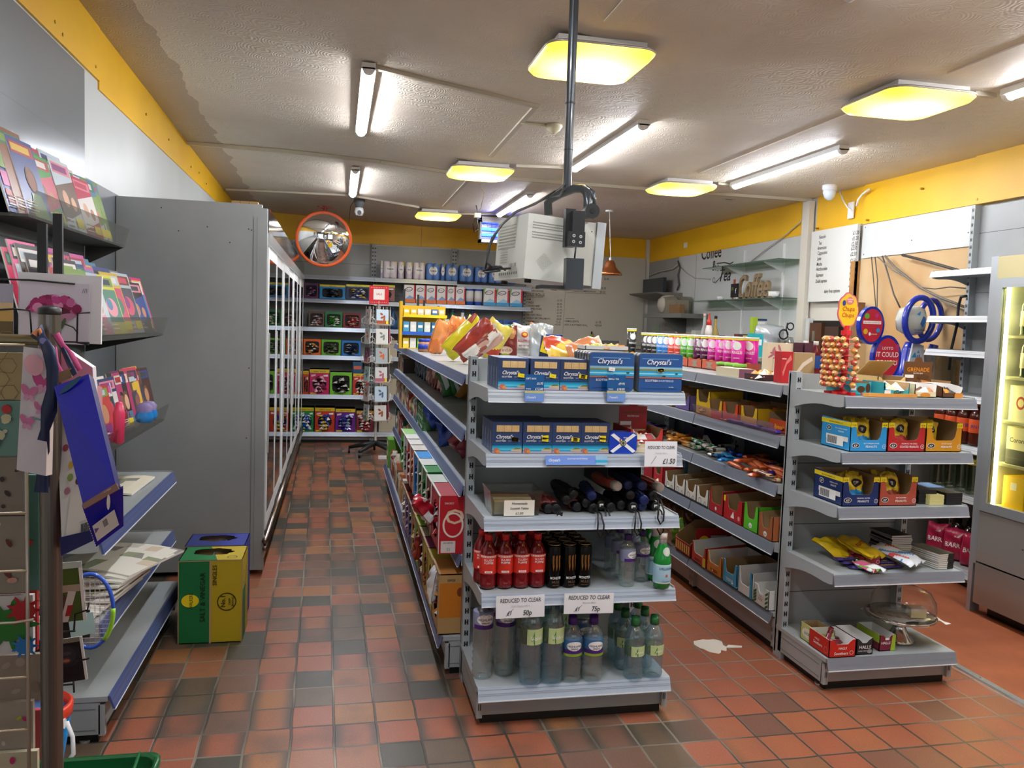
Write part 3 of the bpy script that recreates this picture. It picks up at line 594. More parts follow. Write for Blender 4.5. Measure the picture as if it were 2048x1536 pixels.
def bag_mb(w, h, t, col, seed=0, nu=18, nv=24, crimp=.9):
    """pillow packet standing on z=0, front to -Y; col(u,v,side) gives the print"""
    if isinstance(col, list):
        r0 = random.Random(seed+5); cs = [(r0.random(), r0.random(), col[i % len(col)], r0.uniform(.7, 1.4)) for i in range(9)]; base = col[0]
        col = lambda u, v, s: base if v < .07 or v > .94 else min(cs, key=lambda c: ((u-c[0])**2+(v-c[1])**2*1.6)*c[3])[2]
    rd = random.Random(seed); mb = MB(); ph = [rd.uniform(0, 6) for _ in range(8)]
    def f(u, v, side):
        a = max(0, 1-abs(2*u-1)**3.2)**.55; b = max(0, 1-abs(2*v-1)**4.5)**.6
        th = t/2*a*b + .0012
        edge = 1-b
        wr = .006*math.sin(9*u+ph[0]+5*v)*a*b+.004*math.sin(17*v+ph[1]+6*u)*a*b + edge*.007*math.sin(22*u+ph[2])
        x = (u-.5)*w*(1-.10*a*b*math.cos(PI*(v-.5)))*(1-.04*math.sin(5*v+ph[3])) + .012*math.sin(3*v+ph[4])*(v-.3)
        return (x, side*th+wr, v*h+.006*math.sin(6*u+ph[5])*edge)
    for side in (-1, 1):
        V = [f(i/nu, j/nv, side) for j in range(nv+1) for i in range(nu+1)]; F = []; Ms = []
        for j in range(nv):
            for i in range(nu):
                q = (j*(nu+1)+i, j*(nu+1)+i+1, (j+1)*(nu+1)+i+1, (j+1)*(nu+1)+i); F.append(q if side < 0 else q[::-1]); Ms.append(col((i+.5)/nu, (j+.5)/nv, side))
        mb.add(V, F, Ms, True)
    pen = Pen(mb, f=lambda a, b, l: Vector(f(min(max(a/w+.5, 0), 1), min(max(b/h, 0), 1), -1))+Vector((0, -l*1.6-.0012, 0)))
    return mb, pen
def bottle(name, label, R, H, liquid, capm, lab, style='soda', group=None, loc=(0, 0, 0), pen=None, sports=False):
    t = T(name, label, 'bottle', loc, 0, group); b = H*.9; mb = MB()
    if style == 'soda': pr = [(R*.55, .004), (R*.62, 0), (R*.92, .006), (R, .02), (R*.97, b*.12), (R*.95, b*.3), (R*.98, b*.34), (R*.98, b*.66), (R, b*.7), (R*.9, b*.8), (R*.6, b*.9), (R*.42, b*.95), (R*.42, b)]
    elif style == 'pell': pr = [(R*.5, .004), (R*.6, 0), (R*.93, .008), (R, .03), (R, b*.55), (R*.96, b*.64), (R*.7, b*.78), (R*.46, b*.9), (R*.4, b*.94), (R*.4, b)]
    else:
        pr = [(R*.5, .006), (R*.65, 0), (R*.95, .006), (R, .018)]
        n = 16
        for i in range(1, n): pr.append((R*(.955+.045*math.cos(i*PI)) if i < 10 else R*.985, .018+(b*.78-.018)*i/n))
        pr += [(R*.97, b*.78), (R*.84, b*.86), (R*.55, b*.94), (R*.4, b*.97), (R*.4, b)]
    mb.lathe(pr, liquid, 22); mb.ob('bottle_body', t)
    mb = MB(); cr = R*.46
    if sports: mb.lathe([(cr, b-.004), (cr, b+.012), (cr*.95, b+.016), (cr*.9, b+.03), (cr*.75, H+.002), (cr*.5, H+.008), (0, H+.009)], capm, 14)
    else:
        mb.lathe([(cr, b-.002), (cr, H-.002), (cr*.9, H), (0, H)], capm, 16)
    mb.ob('cap', t)
    if lab:
        mb = MB(); z0, z1, m = lab[:3]; mb.lathe([(R*1.008, z0*H), (R*1.012, z0*H+.001), (R*1.012, z1*H-.001), (R*1.008, z1*H)], m, 26)
        p = cylpen(mb, R*1.014)
        if pen: pen(p, z0*H, z1*H, R, H)
        # leave the tube open
        mb.ob('printed_label', t)
    return t
def tray(name, label, w, d, hb, hf, out, pen=None, spen=None, notch=.55, cut='slope', inner=CARD, group=None, loc=(0, 0, 0), rz=0, cat='tray', hs=None, tilt=None):
    """open cardboard display box; front faces -Y, origin at its front left foot"""
    t = T(name, label, cat, loc, rz, group); th = .003; mb = MB(); hs = hs or hb
    if isinstance(out, str): out = K(out, .5)
    mb.box(0, 0, 0, w, d, th, out); mb.box(th, th, th, w-th, d-th, th+.001, inner)
    mb.box(0, d-th, 0, w, d, hb, inner)
    side = [(0, 0), (d, 0), (d, hb), (d*.45, hb), (0, hs)] if cut == 'slope' else [(0, 0), (d, 0), (d, hb), (0, hs)]
    for x in (0, w-th): mb.prism(side, 'x', x, x+th*.5, out if x == 0 else inner); mb.prism(side, 'x', x+th*.5, x+th, inner if x == 0 else out)
    n0, n1 = w*(1-notch)/2, w*(1+notch)/2
    k = min(.012, n0*.8, (hs-hf)*.8)
    fp = [(0, 0), (w, 0), (w, hs), (n1+k, hs), (n1, hf+k), (n1-k, hf), (n0+k, hf), (n0, hf+k), (n0-k, hs), (0, hs)]
    if notch >= 1: fp = [(0, 0), (w, 0), (w, hf), (0, hf)]
    mb.prism(fp, 'y', 0, th*.5, out); mb.prism(fp, 'y', th*.5, th, inner)
    if pen: pen(front(mb, w, hs, -.0003), w, hf, hs)
    if spen: spen(Pen(mb, (-.0003, d, 0), (0, -1, 0), (0, 0, 1)), d, hs)
    mb.ob('carton', t); return t
def card(name, label, cat, loc, w, h, m, draw, rz=0, rot=None, th=.0012, group=None):
    mb = MB(); mb.box(-w/2, 0, 0, w/2, th, h, m); draw(Pen(mb, (-w/2, 0, 0), (1, 0, 0), (0, 0, 1)), w, h)
    return tag(mb.ob(name, None, loc, rot or (0, 0, rz)), label, cat, group)
# ================================================================ MIDDLE END UNIT
EY = 2.935
def shore(p, w, z0, s):  # coast picture along the lower part of the shortbread packs
    p.rect(0, z0, w, z0+.034*s, SEAD); p.rect(0, z0, w, z0+.026*s, SEA); p.rect(0, z0+.012*s, w, z0+.018*s, K('#56c2d6', .4))
    p.poly([(w*.62, z0+.008*s), (w*.72, z0+.018*s), (w*.85, z0+.021*s), (w, z0+.019*s), (w, z0+.006*s)], SAND); p.poly([(w*.7, z0+.014*s), (w*.8, z0+.021*s), (w*.93, z0+.02*s), (w, z0+.016*s)], HILL)
    p.rect(0, z0, w, z0+.006*s, K('#b9a8bd', .5)); p.ell(w*.13, z0+.01*s, .012*s, .01*s, CORAL, 12); p.ell(w*.2, z0+.006*s, .008*s, .007*s, K('#d98a3c'), 10)
def gift_box():
    t = T('shortbread_box', 'x', 'biscuit box', group='blue shortbread gift boxes'); w, h, d = .111, .114, .054
    mb = MB(); mb.box(0, 0, 0, w, d, h, NAVY); p = front(mb, w, h)
    shore(p, w-.001, .001, .95); p.rect(0, .034, w, .04, K('#1f4d7c', .4))
    p.text("Chrystal's", .012, .055, .019, WH, 'L', sx=.85, sh=.25); p.text('SCOTTISH', .012, .043, .0082, WH, 'L'); p.text('SHORTBREAD', .058, .043, .0082, K('#8fa0c0'), 'L', wmax=.045)
    q = Pen(mb, (0, d, 0), (0, -1, 0), (0, 0, 1)); q.text("Chrystal's", .025, .06, .012, WH, 'C', rot=PI/2, sx=.8); q.text('SCOTTISH', .03, .025, .007, WH, 'C', rot=PI/2)
    mb.ob('carton', t)
    mb = MB(); mb.box(.013, -.0008, .078, w-.012, .002, .104, K('#7d6b50', .5))
    for i in range(3): x = .0145+i*.0285; mb.box(x, -.0022, .0795, x+.0272, .001, .1025, BISC); q = front(mb, 1, 1, -.0022); [q.ell(x+.007+(k % 2)*.013, .086+(k//2)*.01, .0011, .0011, K('#9a7a48'), 6) for k in range(4)]
    mb.ob('biscuit_window', t)
    return t
gb = gift_box()
def sticker(x, y, z, label, m=YST, w=.024, h=.014): 
    mb = MB(); mb.box(-w/2, -.0005, -h/2, w/2, 0, h/2, m); q = Pen(mb, (0, -.0005, 0)); q.text('1.95', 0, -.003, .006, K('#c9a818'))
    return mb
first = [True]
for sh, zz, cols, rows, cy in (('top shelf', 1.263, (996, 1060, 1119.5), 4, 777), ('second shelf', 1.028, (984, 1045, 1104, 1161), 4, 907)):
    for c, px in enumerate(cols):
        x = ony(px, cy, EY).x
        for r in range(rows):
            if sh == 'second shelf' and r == 3 and c > 1: continue
            lb = f'blue shortbread gift box, {ORD[c]} from left, {("front", "second", "third", "back")[r]} row, {sh} of middle end unit'
            if first[0]: gb.location = (x, EY+r*.056, zz); gb['label'] = lb; first[0] = False; o = gb
            else: o = dup(gb, (x, EY+r*.056+.001, zz), 0, lb)
            if r == 0 and (sh, c) != ('top shelf', 1): sticker(0, 0, 0, '').ob('price_sticker', o, (.083 if c != 2 else .09, -.006, .06 if c % 2 else .052), (0, (.15, -.1, .12, 0)[c], 0))
def tin():
    t = T('shortbread_tin', 'x', 'biscuit tin', group='large blue shortbread tins'); w, h, d = .176, .145, .034
    mb = MB(); n = 6; c = .012
    def rr(w0, x0=0): return [(x0+w/2+sx*(w/2-w0-c)+c*math.cos(a0+PI/2*i/n), h/2+sz*(h/2-w0-c)+c*math.sin(a0+PI/2*i/n)) for sx, sz, a0 in ((1, 1, 0), (-1, 1, PI/2), (-1, -1, PI), (1, -1, 1.5*PI)) for i in range(n+1)]
    mb.prism(rr(0), 'y', .006, d-.004, K('#8b8f93', .3, .7)); mb.prism(rr(.002), 'y', 0, .012, DBLUE); mb.prism(rr(0), 'y', .011, .0135, K('#b9bfc4', .25, .8))
    mb.ob('tin_body', t)
    mb = MB(); p = front(mb, w, h, -.0005); p.rect(.012, h-.022, w-.018, h-.019, K('#5f9ad0', .3)); p.rect(.012, .012, w-.018, .014, K('#0c3c70', .3))
    p.rect(.002, .06, w-.002, .095, K('#2f8fd0', .3)); p.rect(.002, .084, w-.002, .093, K('#8fb4c4', .4)); p.rect(.002, .079, w-.002, .086, K('#7d8a58', .5)); p.rect(.002, .058, w-.002, .078, K('#2aa6d6', .3)); p.rect(.002, .066, w-.002, .071, K('#9adbe8', .3)); p.rect(.002, .052, w-.002, .0565, CORAL); p.ell(.1, .06, .008, .003, K('#2d4a40'), 8); p.ell(.15, .07, .007, .003, K('#2d4a40'), 8)
    p.text("Chrystal's", .028, .104, .026, WH, 'L', sx=.95, sh=.25); p.text('SCOTTISH', .026, .039, .011, WH, 'L'); p.text('SHORTBREAD', .079, .039, .011, K('#a8c4e4'), 'L', wmax=.06); p.text('Net 500g', .12, .018, .005, WH, 'L')
    mb.ob('printed_lid', t); return t
tn = tin(); first = True
for c, (px, n) in enumerate(((1176.5, 6), (1275.5, 2))):
    x = ony(px, 782, 2.925).x
    for r in range(n):
        lb = f'large blue shortbread tin, {("left", "right")[c]} stack, {ORD[r]} from the front, top shelf of middle end unit'
        if first: tn.location = (x, 2.925, 1.263); tn['label'] = lb; first = False
        else: dup(tn, (x, 2.925+.0355*r, 1.263), 0, lb)
        if r == 0: sticker(0, 0, 0, '', YST if c else WH).ob('price_sticker', tn if c == 0 else bpy.context.scene.objects[-1] if 0 else (tn if c == 0 else [o for o in COL.objects if o.get('label') == lb][0]), (.085, -.0085, .083), (0, -.1 if c else .1, 0))
def pc_draw(a, b, c):
    def f(p, w, h):
        p.text(a, .004, h-.018, .0085, WH, 'L', wmax=.04); p.text(b, w-.004, h-.036, .012, WH, 'R', sx=.9, sh=.1); p.text('TWO', .004, h-.055, .0075, WH, 'L'); p.text(c, w-.004, h-.056, .012, WH, 'R', sx=.9, sh=.1)
        p.rect(0, .028, w, h-.064, K('#3f9fc0')); p.rect(0, .03, w, .04, K('#b8b890')); p.rect(0, 0, w, .028, K('#6f97d8')); p.text("Chrystal's", .006, .012, .011, WH, 'L', sh=.25, sx=.8)
    return f
for px, py, a, b, c, lb in ((1067.5, 803, 'GIFT BOX', '£6.95', '£12.00', 'left'), (1231, 803, 'SMALL TIN', '£9.95', '£18.00', 'right')):
    v = ony(px, py, 2.893); card('price_card', f'blue price card clipped over the top shelf edge of the middle end unit, {lb} one', 'price card', (v.x, 2.889, v.z), .071, .098, K('#14568f', .35), pc_draw(a, b, c), rot=(-.03, 0, 0))
v = ony(1154, 930, 2.882); card('shelf_strip', 'long pale blue shortbread advert strip on the second shelf edge of the middle end unit', 'shelf label', (v.x, 2.884, v.z), .235, .034, K('#6d8fd6', .35), lambda p, w, h: (p.text("Chrystal's", .01, .013, .014, WH, 'L', sh=.25, sx=.8), p.text('SCOTTISH SHORTBREAD', .082, .02, .007, WH, 'L'), p.rect(w-.045, 0, w, h, K('#8fb4d0')), p.rect(w-.045, .008, w, .018, SEA)), rot=(-.3, 0, 0))
# flag tin
def flag_tin():
    v = ony(1217, 906, EY); w, h, d, c = .109, .08, .07, .018
    pts = [(w/2+sx*(w/2-c)+c*math.cos(a0+PI/2*i/5), h/2+sz*(h/2-c)+c*math.sin(a0+PI/2*i/5)) for sx, sz, a0 in ((1, 1, 0), (-1, 1, PI/2), (-1, -1, PI), (1, -1, 1.5*PI)) for i in range(6)]
    mb = MB(); mb.prism(pts, 'y', 0, d, K('#1440b8', .3, coat=.4)); p = front(mb, w, h)
    for s in (1, -1): p.poly([(.004, h/2-s*(h/2-.010)), (.016, h/2-s*(h/2-.003)), (w-.004, h/2+s*(h/2-.010)), (w-.016, h/2+s*(h/2-.003))], WH)
    p.ell(w/2, h/2, .012, .012, K('#2c3c2c'), 14); p.ell(w/2, h/2, .009, .009, K('#b9b48a'), 14); p.ell(w/2, h/2, .005, .006, K('#4b3a2c'), 8); p.text('Walkers', w*.62, h-.022, .008, WH, 'C'); p.ell(w*.38, h-.028, .003, .008, K('#a03a30'), 8)
    tag(mb.ob('flag_tin', None, (v.x, EY-.005, 1.028)), 'small blue tin with a white diagonal cross beside the gift boxes', 'biscuit tin')
flag_tin()
RED = K('#c0242a', .4); CREAM = K('#e8d6ae', .5); BRN = K('#5a3a22', .5)
def header(t, w, h, d, m, draw, top=None):
    mb = MB(); pts = top or [(0, 0), (w, 0), (w, h), (w*.65, h), (w*.6, h+.02), (w*.4, h+.02), (w*.35, h), (0, h)]
    mb.prism(pts, 'y', d, d+.003, m); draw(Pen(mb, (0, d-.0003, 0)), w, h); return mb.ob('header_board', t)
v = ony(1262, 906, EY)
t = tray('snack_tray', 'red and cream protein bar tray behind a reduced to clear note, middle end unit', .135, .2, .09, .05, '#c8352f', lambda p, w, hf, hs: (p.rect(.0, .0, w, .035, CREAM), p.text('LOW SUGAR', .01, .012, .01, WH, 'L'), p.rect(.06, .02, w-.01, .045, K('#e8b070'))), notch=.7, loc=(v.x, EY+.02, 1.028), rz=0)
header(t, .115, .165, .13, K('#b3262a', .4), lambda p, w, h: (p.rect(.003, .0, w-.003, h*.45, K('#d9c79a')), p.poly([(.02, .02), (.05, .09), (.065, .03)], K('#e6ddc0')), p.text('GRENADE', w/2, h-.03, .018, K('#8a5a1c'), 'C'), p.text('PROTEIN BAR', w/2, h-.042, .008, WH), p.rect(.004, h-.075, .05, h-.06, WH), p.rect(.004, h-.1, .045, h-.085, WH), p.ell(.09, .05, .02, .018, RED)))
mb = MB(); crumple(mb, .02, .03, .115, .17, .03, 14, [CREAM, RED, WH], R_, .05, .05); mb.ob('snack_bars', t)
INK = K('#23262c', .6); PAPER = K('#eceef2', .55)
def note(label, px, py, w, h, y, l2, old, rz=0, faint=None, roll=0.):
    v = ony(px, py, y)
    def f(p, w, h):
        p.text('REDUCED TO CLEAR', w/2, h*.70, .021 if w > .15 else .016, INK, wmax=w*.84, sh=.1)
        p.text(faint or 'items', w*.5, h*.5, .009, K('#ccced4'), wmax=w*.6, sh=.2)
        p.text(old, w*.22, h*.14, .022, INK, 'L', sh=.25, sx=.8); p.line([(w*.2, h*.1), (w*.36, h*.42)], .0012, INK); p.text(l2, w*.55, h*.12, .026, INK, 'L', sh=.15, sx=.85)
    return card('price_note', label, 'paper note', (v.x, y, v.z), w, h, PAPER, f, rot=(-.05, roll, 0))
note('white handwritten reduced note, 1.50, on the second shelf edge of the middle end unit', 1321, 933, .128, .094, 2.876, '£1.50', '', faint='Protein Bars')
note('white handwritten reduced note, 50p, under the red drink bottles', 1040.5, 1235.5, .182, .082, 2.876, '50p', '£1', faint='Slush Puppie 500ml', roll=-.01)
note('white handwritten reduced note, 75p, under the black energy drink cans', 1177, 1227, .192, .076, 2.876, '75p', '£1', faint='Monster Mule', roll=.02)
# plastic tub with tablet
v = ony(980, 1033, EY)
t = T('plastic_tub', 'clear plastic tub of homemade tablet with a handwritten note, third shelf', 'tub', (v.x, EY, .794)); w, h, d = .195, .095, .16; PL = clear_mat('cloudy_plastic', '#c9ccc4', .12, .25)
mb = MB()
for a, b in (((0, 0), (w, 0)), ((w, 0), (w, d)), ((w, d), (0, d)), ((0, d), (0, 0))):
    k = .012; cx, cy = w/2, d/2; q = lambda p, s: (cx+(p[0]-cx)*s, cy+(p[1]-cy)*s)
    A, B, A2, B2 = q(a, .9), q(b, .9), q(a, 1), q(b, 1); A3, B3 = q(a, 1.03), q(b, 1.03)
    mb.add([(*A, 0.002), (*B, 0.002), (*B2, h-.008), (*A2, h-.008), (*B3, h-.008), (*A3, h-.008), (*B3, h), (*A3, h)], [(0, 1, 2, 3), (3, 2, 4, 5), (5, 4, 6, 7)], PL)
mb.box(.01, .01, 0, w-.01, d-.01, .003, PL); mb.ob('tub', t)
for k in range(7): MB().box(.02, .02+k*.018, .004, w-.03, .036+k*.018, .05+.004*(k % 3), BISC if k % 2 else K('#e6dcc4', .4)).ob('fudge_bar', t)
tag(card('paper_note', 'x', 'note', (0, 0, 0), .115, .058, K('#ece6d8', .6), lambda p, w, h: (p.text('Homemade', w/2, .042, .0125, INK, sh=.2), p.text('Scottish Tablet', w/2, .024, .0115, INK, wmax=w*.85, sh=.2), p.text('£1.50', w/2, .005, .013, INK, sh=.2))), 'cream handwritten note, homemade Scottish tablet, propped against the plastic tub', 'paper note').location = (v.x+.108, EY-.004, .796)
# umbrellas
def umbrella(m, cap, m2=None):
    t = T('folded_umbrella', 'x', 'umbrella', group='folded umbrellas'); rd = random.Random(3)
    mb = MB(); pr = [(.014, .03), (.019, .045), (.023, .12), (.021, .2), (.012, .235), (.0, .24)]
    mb.M = Matrix.Rotation(-PI/2, 4, 'X'); n = 18; V = []; 
    for r, z in pr:
        for i in range(n): V.append(((r*(1+.12*(i % 2)))*math.cos(2*PI*i/n), (r*(1+.12*(i % 2)))*math.sin(2*PI*i/n), z))
    mb.add(V, [(j*n+i, j*n+(i+1) % n, (j+1)*n+(i+1) % n, (j+1)*n+i) for j in range(len(pr)-1) for i in range(n)], [m if (i//3+j) % 2 else (m2 or m) for j in range(len(pr)-1) for i in range(n)], False); mb.ob('canopy', t)
    mb = MB(); mb.M = Matrix.Rotation(-PI/2, 4, 'X'); mb.lathe([(0, 0), (.014, .0), (.0185, .003), (.0195, .02), (.017, .05), (.013, .055)], cap, 18); mb.ob('handle', t)
    return t
UB = [umbrella(K('#17181c', .7), K('#0e0f12', .35)), umbrella(K('#a33a40', .7), K('#16161a', .35), K('#d68a8a', .6)), umbrella(K('#1c2a5c', .7), K('#16245a', .3)), umbrella(K('#8d5a3c', .7), K('#b9b4ac', .3), K('#b33a3a', .6))]
UL = [(760, 1290, 1), (840, 1222, 0), (925, 1296, 1), (1040, 1190, 2), (1000, 1245, 0), (1112, 1262, 0), (1055, 1320, 0), (1192, 1300, 0), (1270, 1262, 0), (1365, 1275, 0), (1345, 1185, 0), (1330, 1105, 2), (1440, 1110, 2), (1525, 1185, 0), (1542, 1282, 0), (1452, 1225, 2), (1245, 1115, 3), (1580, 1125, 3), (700, 1320, 1), (900, 1180, 0), (1440, 1300, 2)]
names = ['black', 'red striped', 'navy blue', 'clear and brown']; used = {}
LOOP = MB().tube([(0, .0, .01), (-.006, -.05, .004), (-.014, -.072, -.03), (-.016, -.074, -.06), (-.004, -.074, -.082), (.008, -.074, -.07), (.01, -.072, -.035), (.006, -.05, .002), (.003, 0, .01)], .0032, BLK, 6)
for i, (cx, cy, k) in enumerate(UL):
    yy = 2.955 + .012*(i % 3); v = ony(920+cx/3.9375, 690+cy/3.9375, yy); z = max(v.z, .793+.022)
    used[k] = used.get(k, 0)+1
    lb = f'{names[k]} folded umbrella on the third shelf, {ORD[used[k]-1]} of its colour, from the left group'
    lb = f'{names[k]} folded umbrella, {"lower" if cy > 1240 else "upper"} layer, {ORD[i]} counted along the third shelf'
    rt = (0, 0, R_.uniform(-.15, .15))
    if used[k] == 1: o = UB[k]; o.location = (v.x, yy, z); o['label'] = lb; o.rotation_euler = rt
    else: o = dup(UB[k], (v.x, yy, z), rot=rt, label=lb)
    if i in (6, 5, 9, 14, 13): 
        LOOP.ob('wrist_strap', o, (0, .0, -.012), (0, 0, 0), label='thin black wrist loop')
    if i in (5, 9, 14): MB().box(-.008, -.0025, -.005, .008, -.0015, .006, WH).ob('price_tag', o)
MB_ = MB(); MB_.box(0, 0, 0, .003, .3, .12, BLK).box(.0, .297, 0, .14, .3, .12, BLK).box(.137, 0, 0, .14, .3, .12, BLK).box(0, 0, 0, .14, .3, .002, BLK)
tag(MB_.ob('umbrella_box', None, (ony(1212, 1000, 3.04).x, 3.04, .866)), 'dark open cardboard box behind the umbrellas on the third shelf', 'box')
mb = MB(); mb.box(-.011, 0, 0, .011, .001, .028, BLK); p = Pen(mb); p.ring(-.002, .011, .006, .002, WH); tag(mb.ob('swing_tag', None, (ony(1118, 1037, 2.93).x, 2.928, .78), (0, .1, 0)), 'small black and white swing tag hanging from the leftmost umbrella', 'tag')
# drinks on the fourth shelf
REDL = K('#8e0f18', .08, 0, .35, 1.33, coat=.6); REDC = K('#cf2a2a', .35)
def slush(p, z0, z1, R, H):
    w = R*2.2; p.rect(-w/2, z1-.009, w/2, z1-.002, K('#f3d9cf')); [p.ell(-w/2+.007+k*.0095, z1-.0055, .0018, .0018, K('#d8502c'), 6) for k in range(7)]
    p.text('SLUSH', 0, z1-.021, .0115, WH, sx=1.05); p.text('PUPPIE', 0, z1-.032, .0115, WH, sx=.95); p.rect(-.013, z0+.006, .013, z0+.014, WH); p.text('FIZZIE', 0, z0+.0075, .0065, K('#d23428'))
sl = bottle('soft_drink_bottle', 'x', .0318, .205, REDL, REDC, (.29, .64, K('#e2372a', .35)), 'soda', 'red soft drink bottles', pen=slush)
f_ = True; SZ = .511
for c, px in enumerate((977, 1011.5, 1045, 1078)):
    v = onz(px, 1180, SZ)
    for r in range(3):
        lb = f'red soft drink bottle, {ORD[c]} from left, {("front", "middle", "back")[r]} row, fourth shelf of middle end unit'
        loc = (v.x-(.012 if r == 1 else -.004*r), 2.985+r*.068, SZ)
        if f_: sl.location = loc; sl['label'] = lb; f_ = False; sl.rotation_euler = (0, 0, -.1)
        else: dup(sl, loc, -.2+.08*c if r == 0 else -.2, lb)
def can():
    t = T('energy_drink_can', 'x', 'can', group='black energy drink cans'); R, H = .0285, .166
    mb = MB(); mb.lathe([(R*.8, 0), (R*.85, .001), (R, .008), (R, H-.012), (R*.86, H-.002)], K('#14110f', .25, .6), 24)
    p = cylpen(mb, R+.0002); g = K('#9a7442', .3, .7)
    for x in (-.012, 0, .012): p.poly([(x-.0035, .125), (x+.0035, .128), (x+.003, .1), (x+.0045, .085), (x+.001, .066), (x-.0015, .084), (x-.003, .1)], g)
    p.text('MONSTER', 0, .036, .0135, WH, sx=.72); p.text('MULE', 0, .021, .0135, K('#6d4a30'), sx=.9); p.text('ginger brew', 0, .012, .005, g)
    mb.ob('can_body', t)
    mb = MB(); mb.lathe([(R*.86, H-.003), (R*.88, H), (R*.84, H), (R*.8, H-.004), (0, H-.004)], K('#c9b58a', .2, .9), 20); mb.box(-.006, -.01, H-.004, .006, .006, H-.002, K('#b79a62', .25, .9)); mb.ob('lid', t)
    return t
cn = can(); f_ = True
for c, px in enumerate((1108.5, 1139.5, 1171)):
    v = onz(px, 1176, SZ)
    for r in range(4):
        lb = f'black energy drink can, {ORD[c]} from left, {("front", "second", "third", "back")[r]} row, fourth shelf'
        loc = (v.x-.002*r, 2.975+r*.061, SZ)
        if f_: cn.location = loc; cn['label'] = lb; cn.rotation_euler = (0, 0, .1); f_ = False
        else: dup(cn, loc, (.1, .22, -.12)[c], lb)
PUR = K('#4a2378', .4)
def hs(p, z0, z1, R, H):
    h = z1-z0; w = R*2.6; p.rect(-w/2, z0, w/2, z0+h*.26, PUR); p.ell(0, z0+h*.58, R*.9, h*.33, WH); p.text('HIGHLAND', 0, z0+h*.52, h*.2, K('#1c2350'), wmax=R*1.6); p.text('SPRING', 0, z0+h*.33, h*.15, K('#1c2350'), wmax=R*1.0)
    p.poly([(-R*.35, z0+h*.8), (0, z0+h*.95), (R*.35, z0+h*.8)], K('#8a86a0'))
hl = K('#8f95b4', .35)
h5 = bottle('water_bottle', 'x', .031, .2, WATER, K('#3a1f66', .4), (.5, .72, hl), 'water', pen=hs); f_ = True
for i, (px, py) in enumerate(((1252, 1170), (1281, 1160), (1236, 1152), (1262, 1140), (1222, 1140), (1245, 1122))):
    v = onz(px, py, SZ); lb = f'small clear water bottle with purple cap, fourth shelf, {ORD[i]} nearest the front'
    if f_: h5.location = v; h5['label'] = lb; f_ = False; h5.rotation_euler = (0, 0, .6)
    else: dup(h5, v, .3*i, lb)
def pel(p, z0, z1, R, H):
    w = R*2.7; p.rect(-w/2, z1-.004, w/2, z1-.002, WH); p.rect(-w/2, z0+.002, w/2, z0+.005, WH); p.text('S.PELLEGRINO', .0, z1-.019, .0115, K('#23406a'), wmax=R*1.9); p.ell(-.003, z0+.032, .004, .004, K('#d8402c'), 8)
    for a in range(6): p.line([(-.003, z0+.032), (-.003+.008*math.cos(a*PI/3), z0+.032+.008*math.sin(a*PI/3))], .0012, K('#e0705c'))
    p.rect(-.02, z0+.012, .022, z0+.02, K('#9fc4d8'))
pb = bottle('sparkling_water_bottle', 'x', .0335, .215, GREENG, K('#e6e0dc', .4), (.12, .46, K('#a9d2e4', .4)), 'pell', pen=pel)
mb = MB(); mb.lathe([(.0155, .17), (.0145, .2), (.0145, .204)], K('#c9cfd6', .3, .3), 14); q = Pen(mb, f=lambda a, b, l: Vector((a, -math.sqrt(max(1e-6, (.0315-(b-.12)*.18)**2-a*a))-l, b))); q.l = .001; q.ell(0, .148, .0155, .017, K('#c9d6d2', .4)); q.ell(0, .149, .009, .01, K('#d8dccb', .4)); mb.ob('neck_foil', pb)
f_ = True
for i, (px, py) in enumerate(((1322, 1176), (1306, 1158), (1296, 1140), (1286, 1124))):
    v = onz(px, py, SZ); lb = f'green sparkling water bottle on the fourth shelf, {ORD[i]} from the front'
    if f_: pb.location = v; pb['label'] = lb; f_ = False; pb.rotation_euler = (0, 0, .25)
    else: dup(pb, v, .1, lb)
# drinks on the base shelf
BZ = .1565
hb = bottle('water_bottle', 'x', .0385, .315, WATER, PUR, (.62, .82, hl), 'water', pen=hs); hb['label'] = 'tall clear water bottle with purple label, leftmost on the base shelf of middle end unit'; hb.location = onz(963, 1352, BZ); hb.rotation_euler = (0, 0, .1)
dup(hb, onz(1007, 1346, BZ), .05, 'tall clear water bottle with purple label, second from left on the base shelf')
dup(hb, onz(990, 1322, BZ), .4, 'tall clear water bottle in the second row of the base shelf, left side')
def vol(p, z0, z1, R, H):
    h = z1-z0; p.rect(-R*.95, z0, R*.95, z1, K('#c2d79a')); p.poly([(-R*.55, z0+h*.25), (-R*.3, z0+h*.85), (R*.25, z0+h*.9), (R*.7, z0+h*.3), (R*.2, z0-.0), (-R*.25, z0)], K('#3f8a2c')); p.poly([(-R*.3, z0), (R*.5, z0), (R*.7, z0+h*.35), (-R*.4, z0+h*.35)], K('#1e4a22')); p.text('Volvic', 0, z0+h*.3, h*.36, WH, wmax=R*1.7)
GCAP = K('#1f6b34', .35, coat=.3)
vb = bottle('water_bottle', 'x', .042, .33, WATERB, GCAP, (.48, .66, clear_mat('label_film', '#e6ecd8', .05, .2)), 'water', pen=vol); vb['label'] = 'large blue-tinted water bottle with green label, left of two, front of base shelf'; vb.location = onz(1059, 1364, BZ); vb.rotation_euler = (0, 0, .35)
dup(vb, onz(1102, 1361, BZ), .3, 'large blue-tinted water bottle with green label, right of two, front of base shelf'); 
for i, (px, py) in enumerate(((1050, 1330), (1090, 1328), (1125, 1326))): dup(vb, onz(px, py, BZ), .2, f'large blue-tinted water bottle in the second row of the base shelf, {ORD[i]} from left')
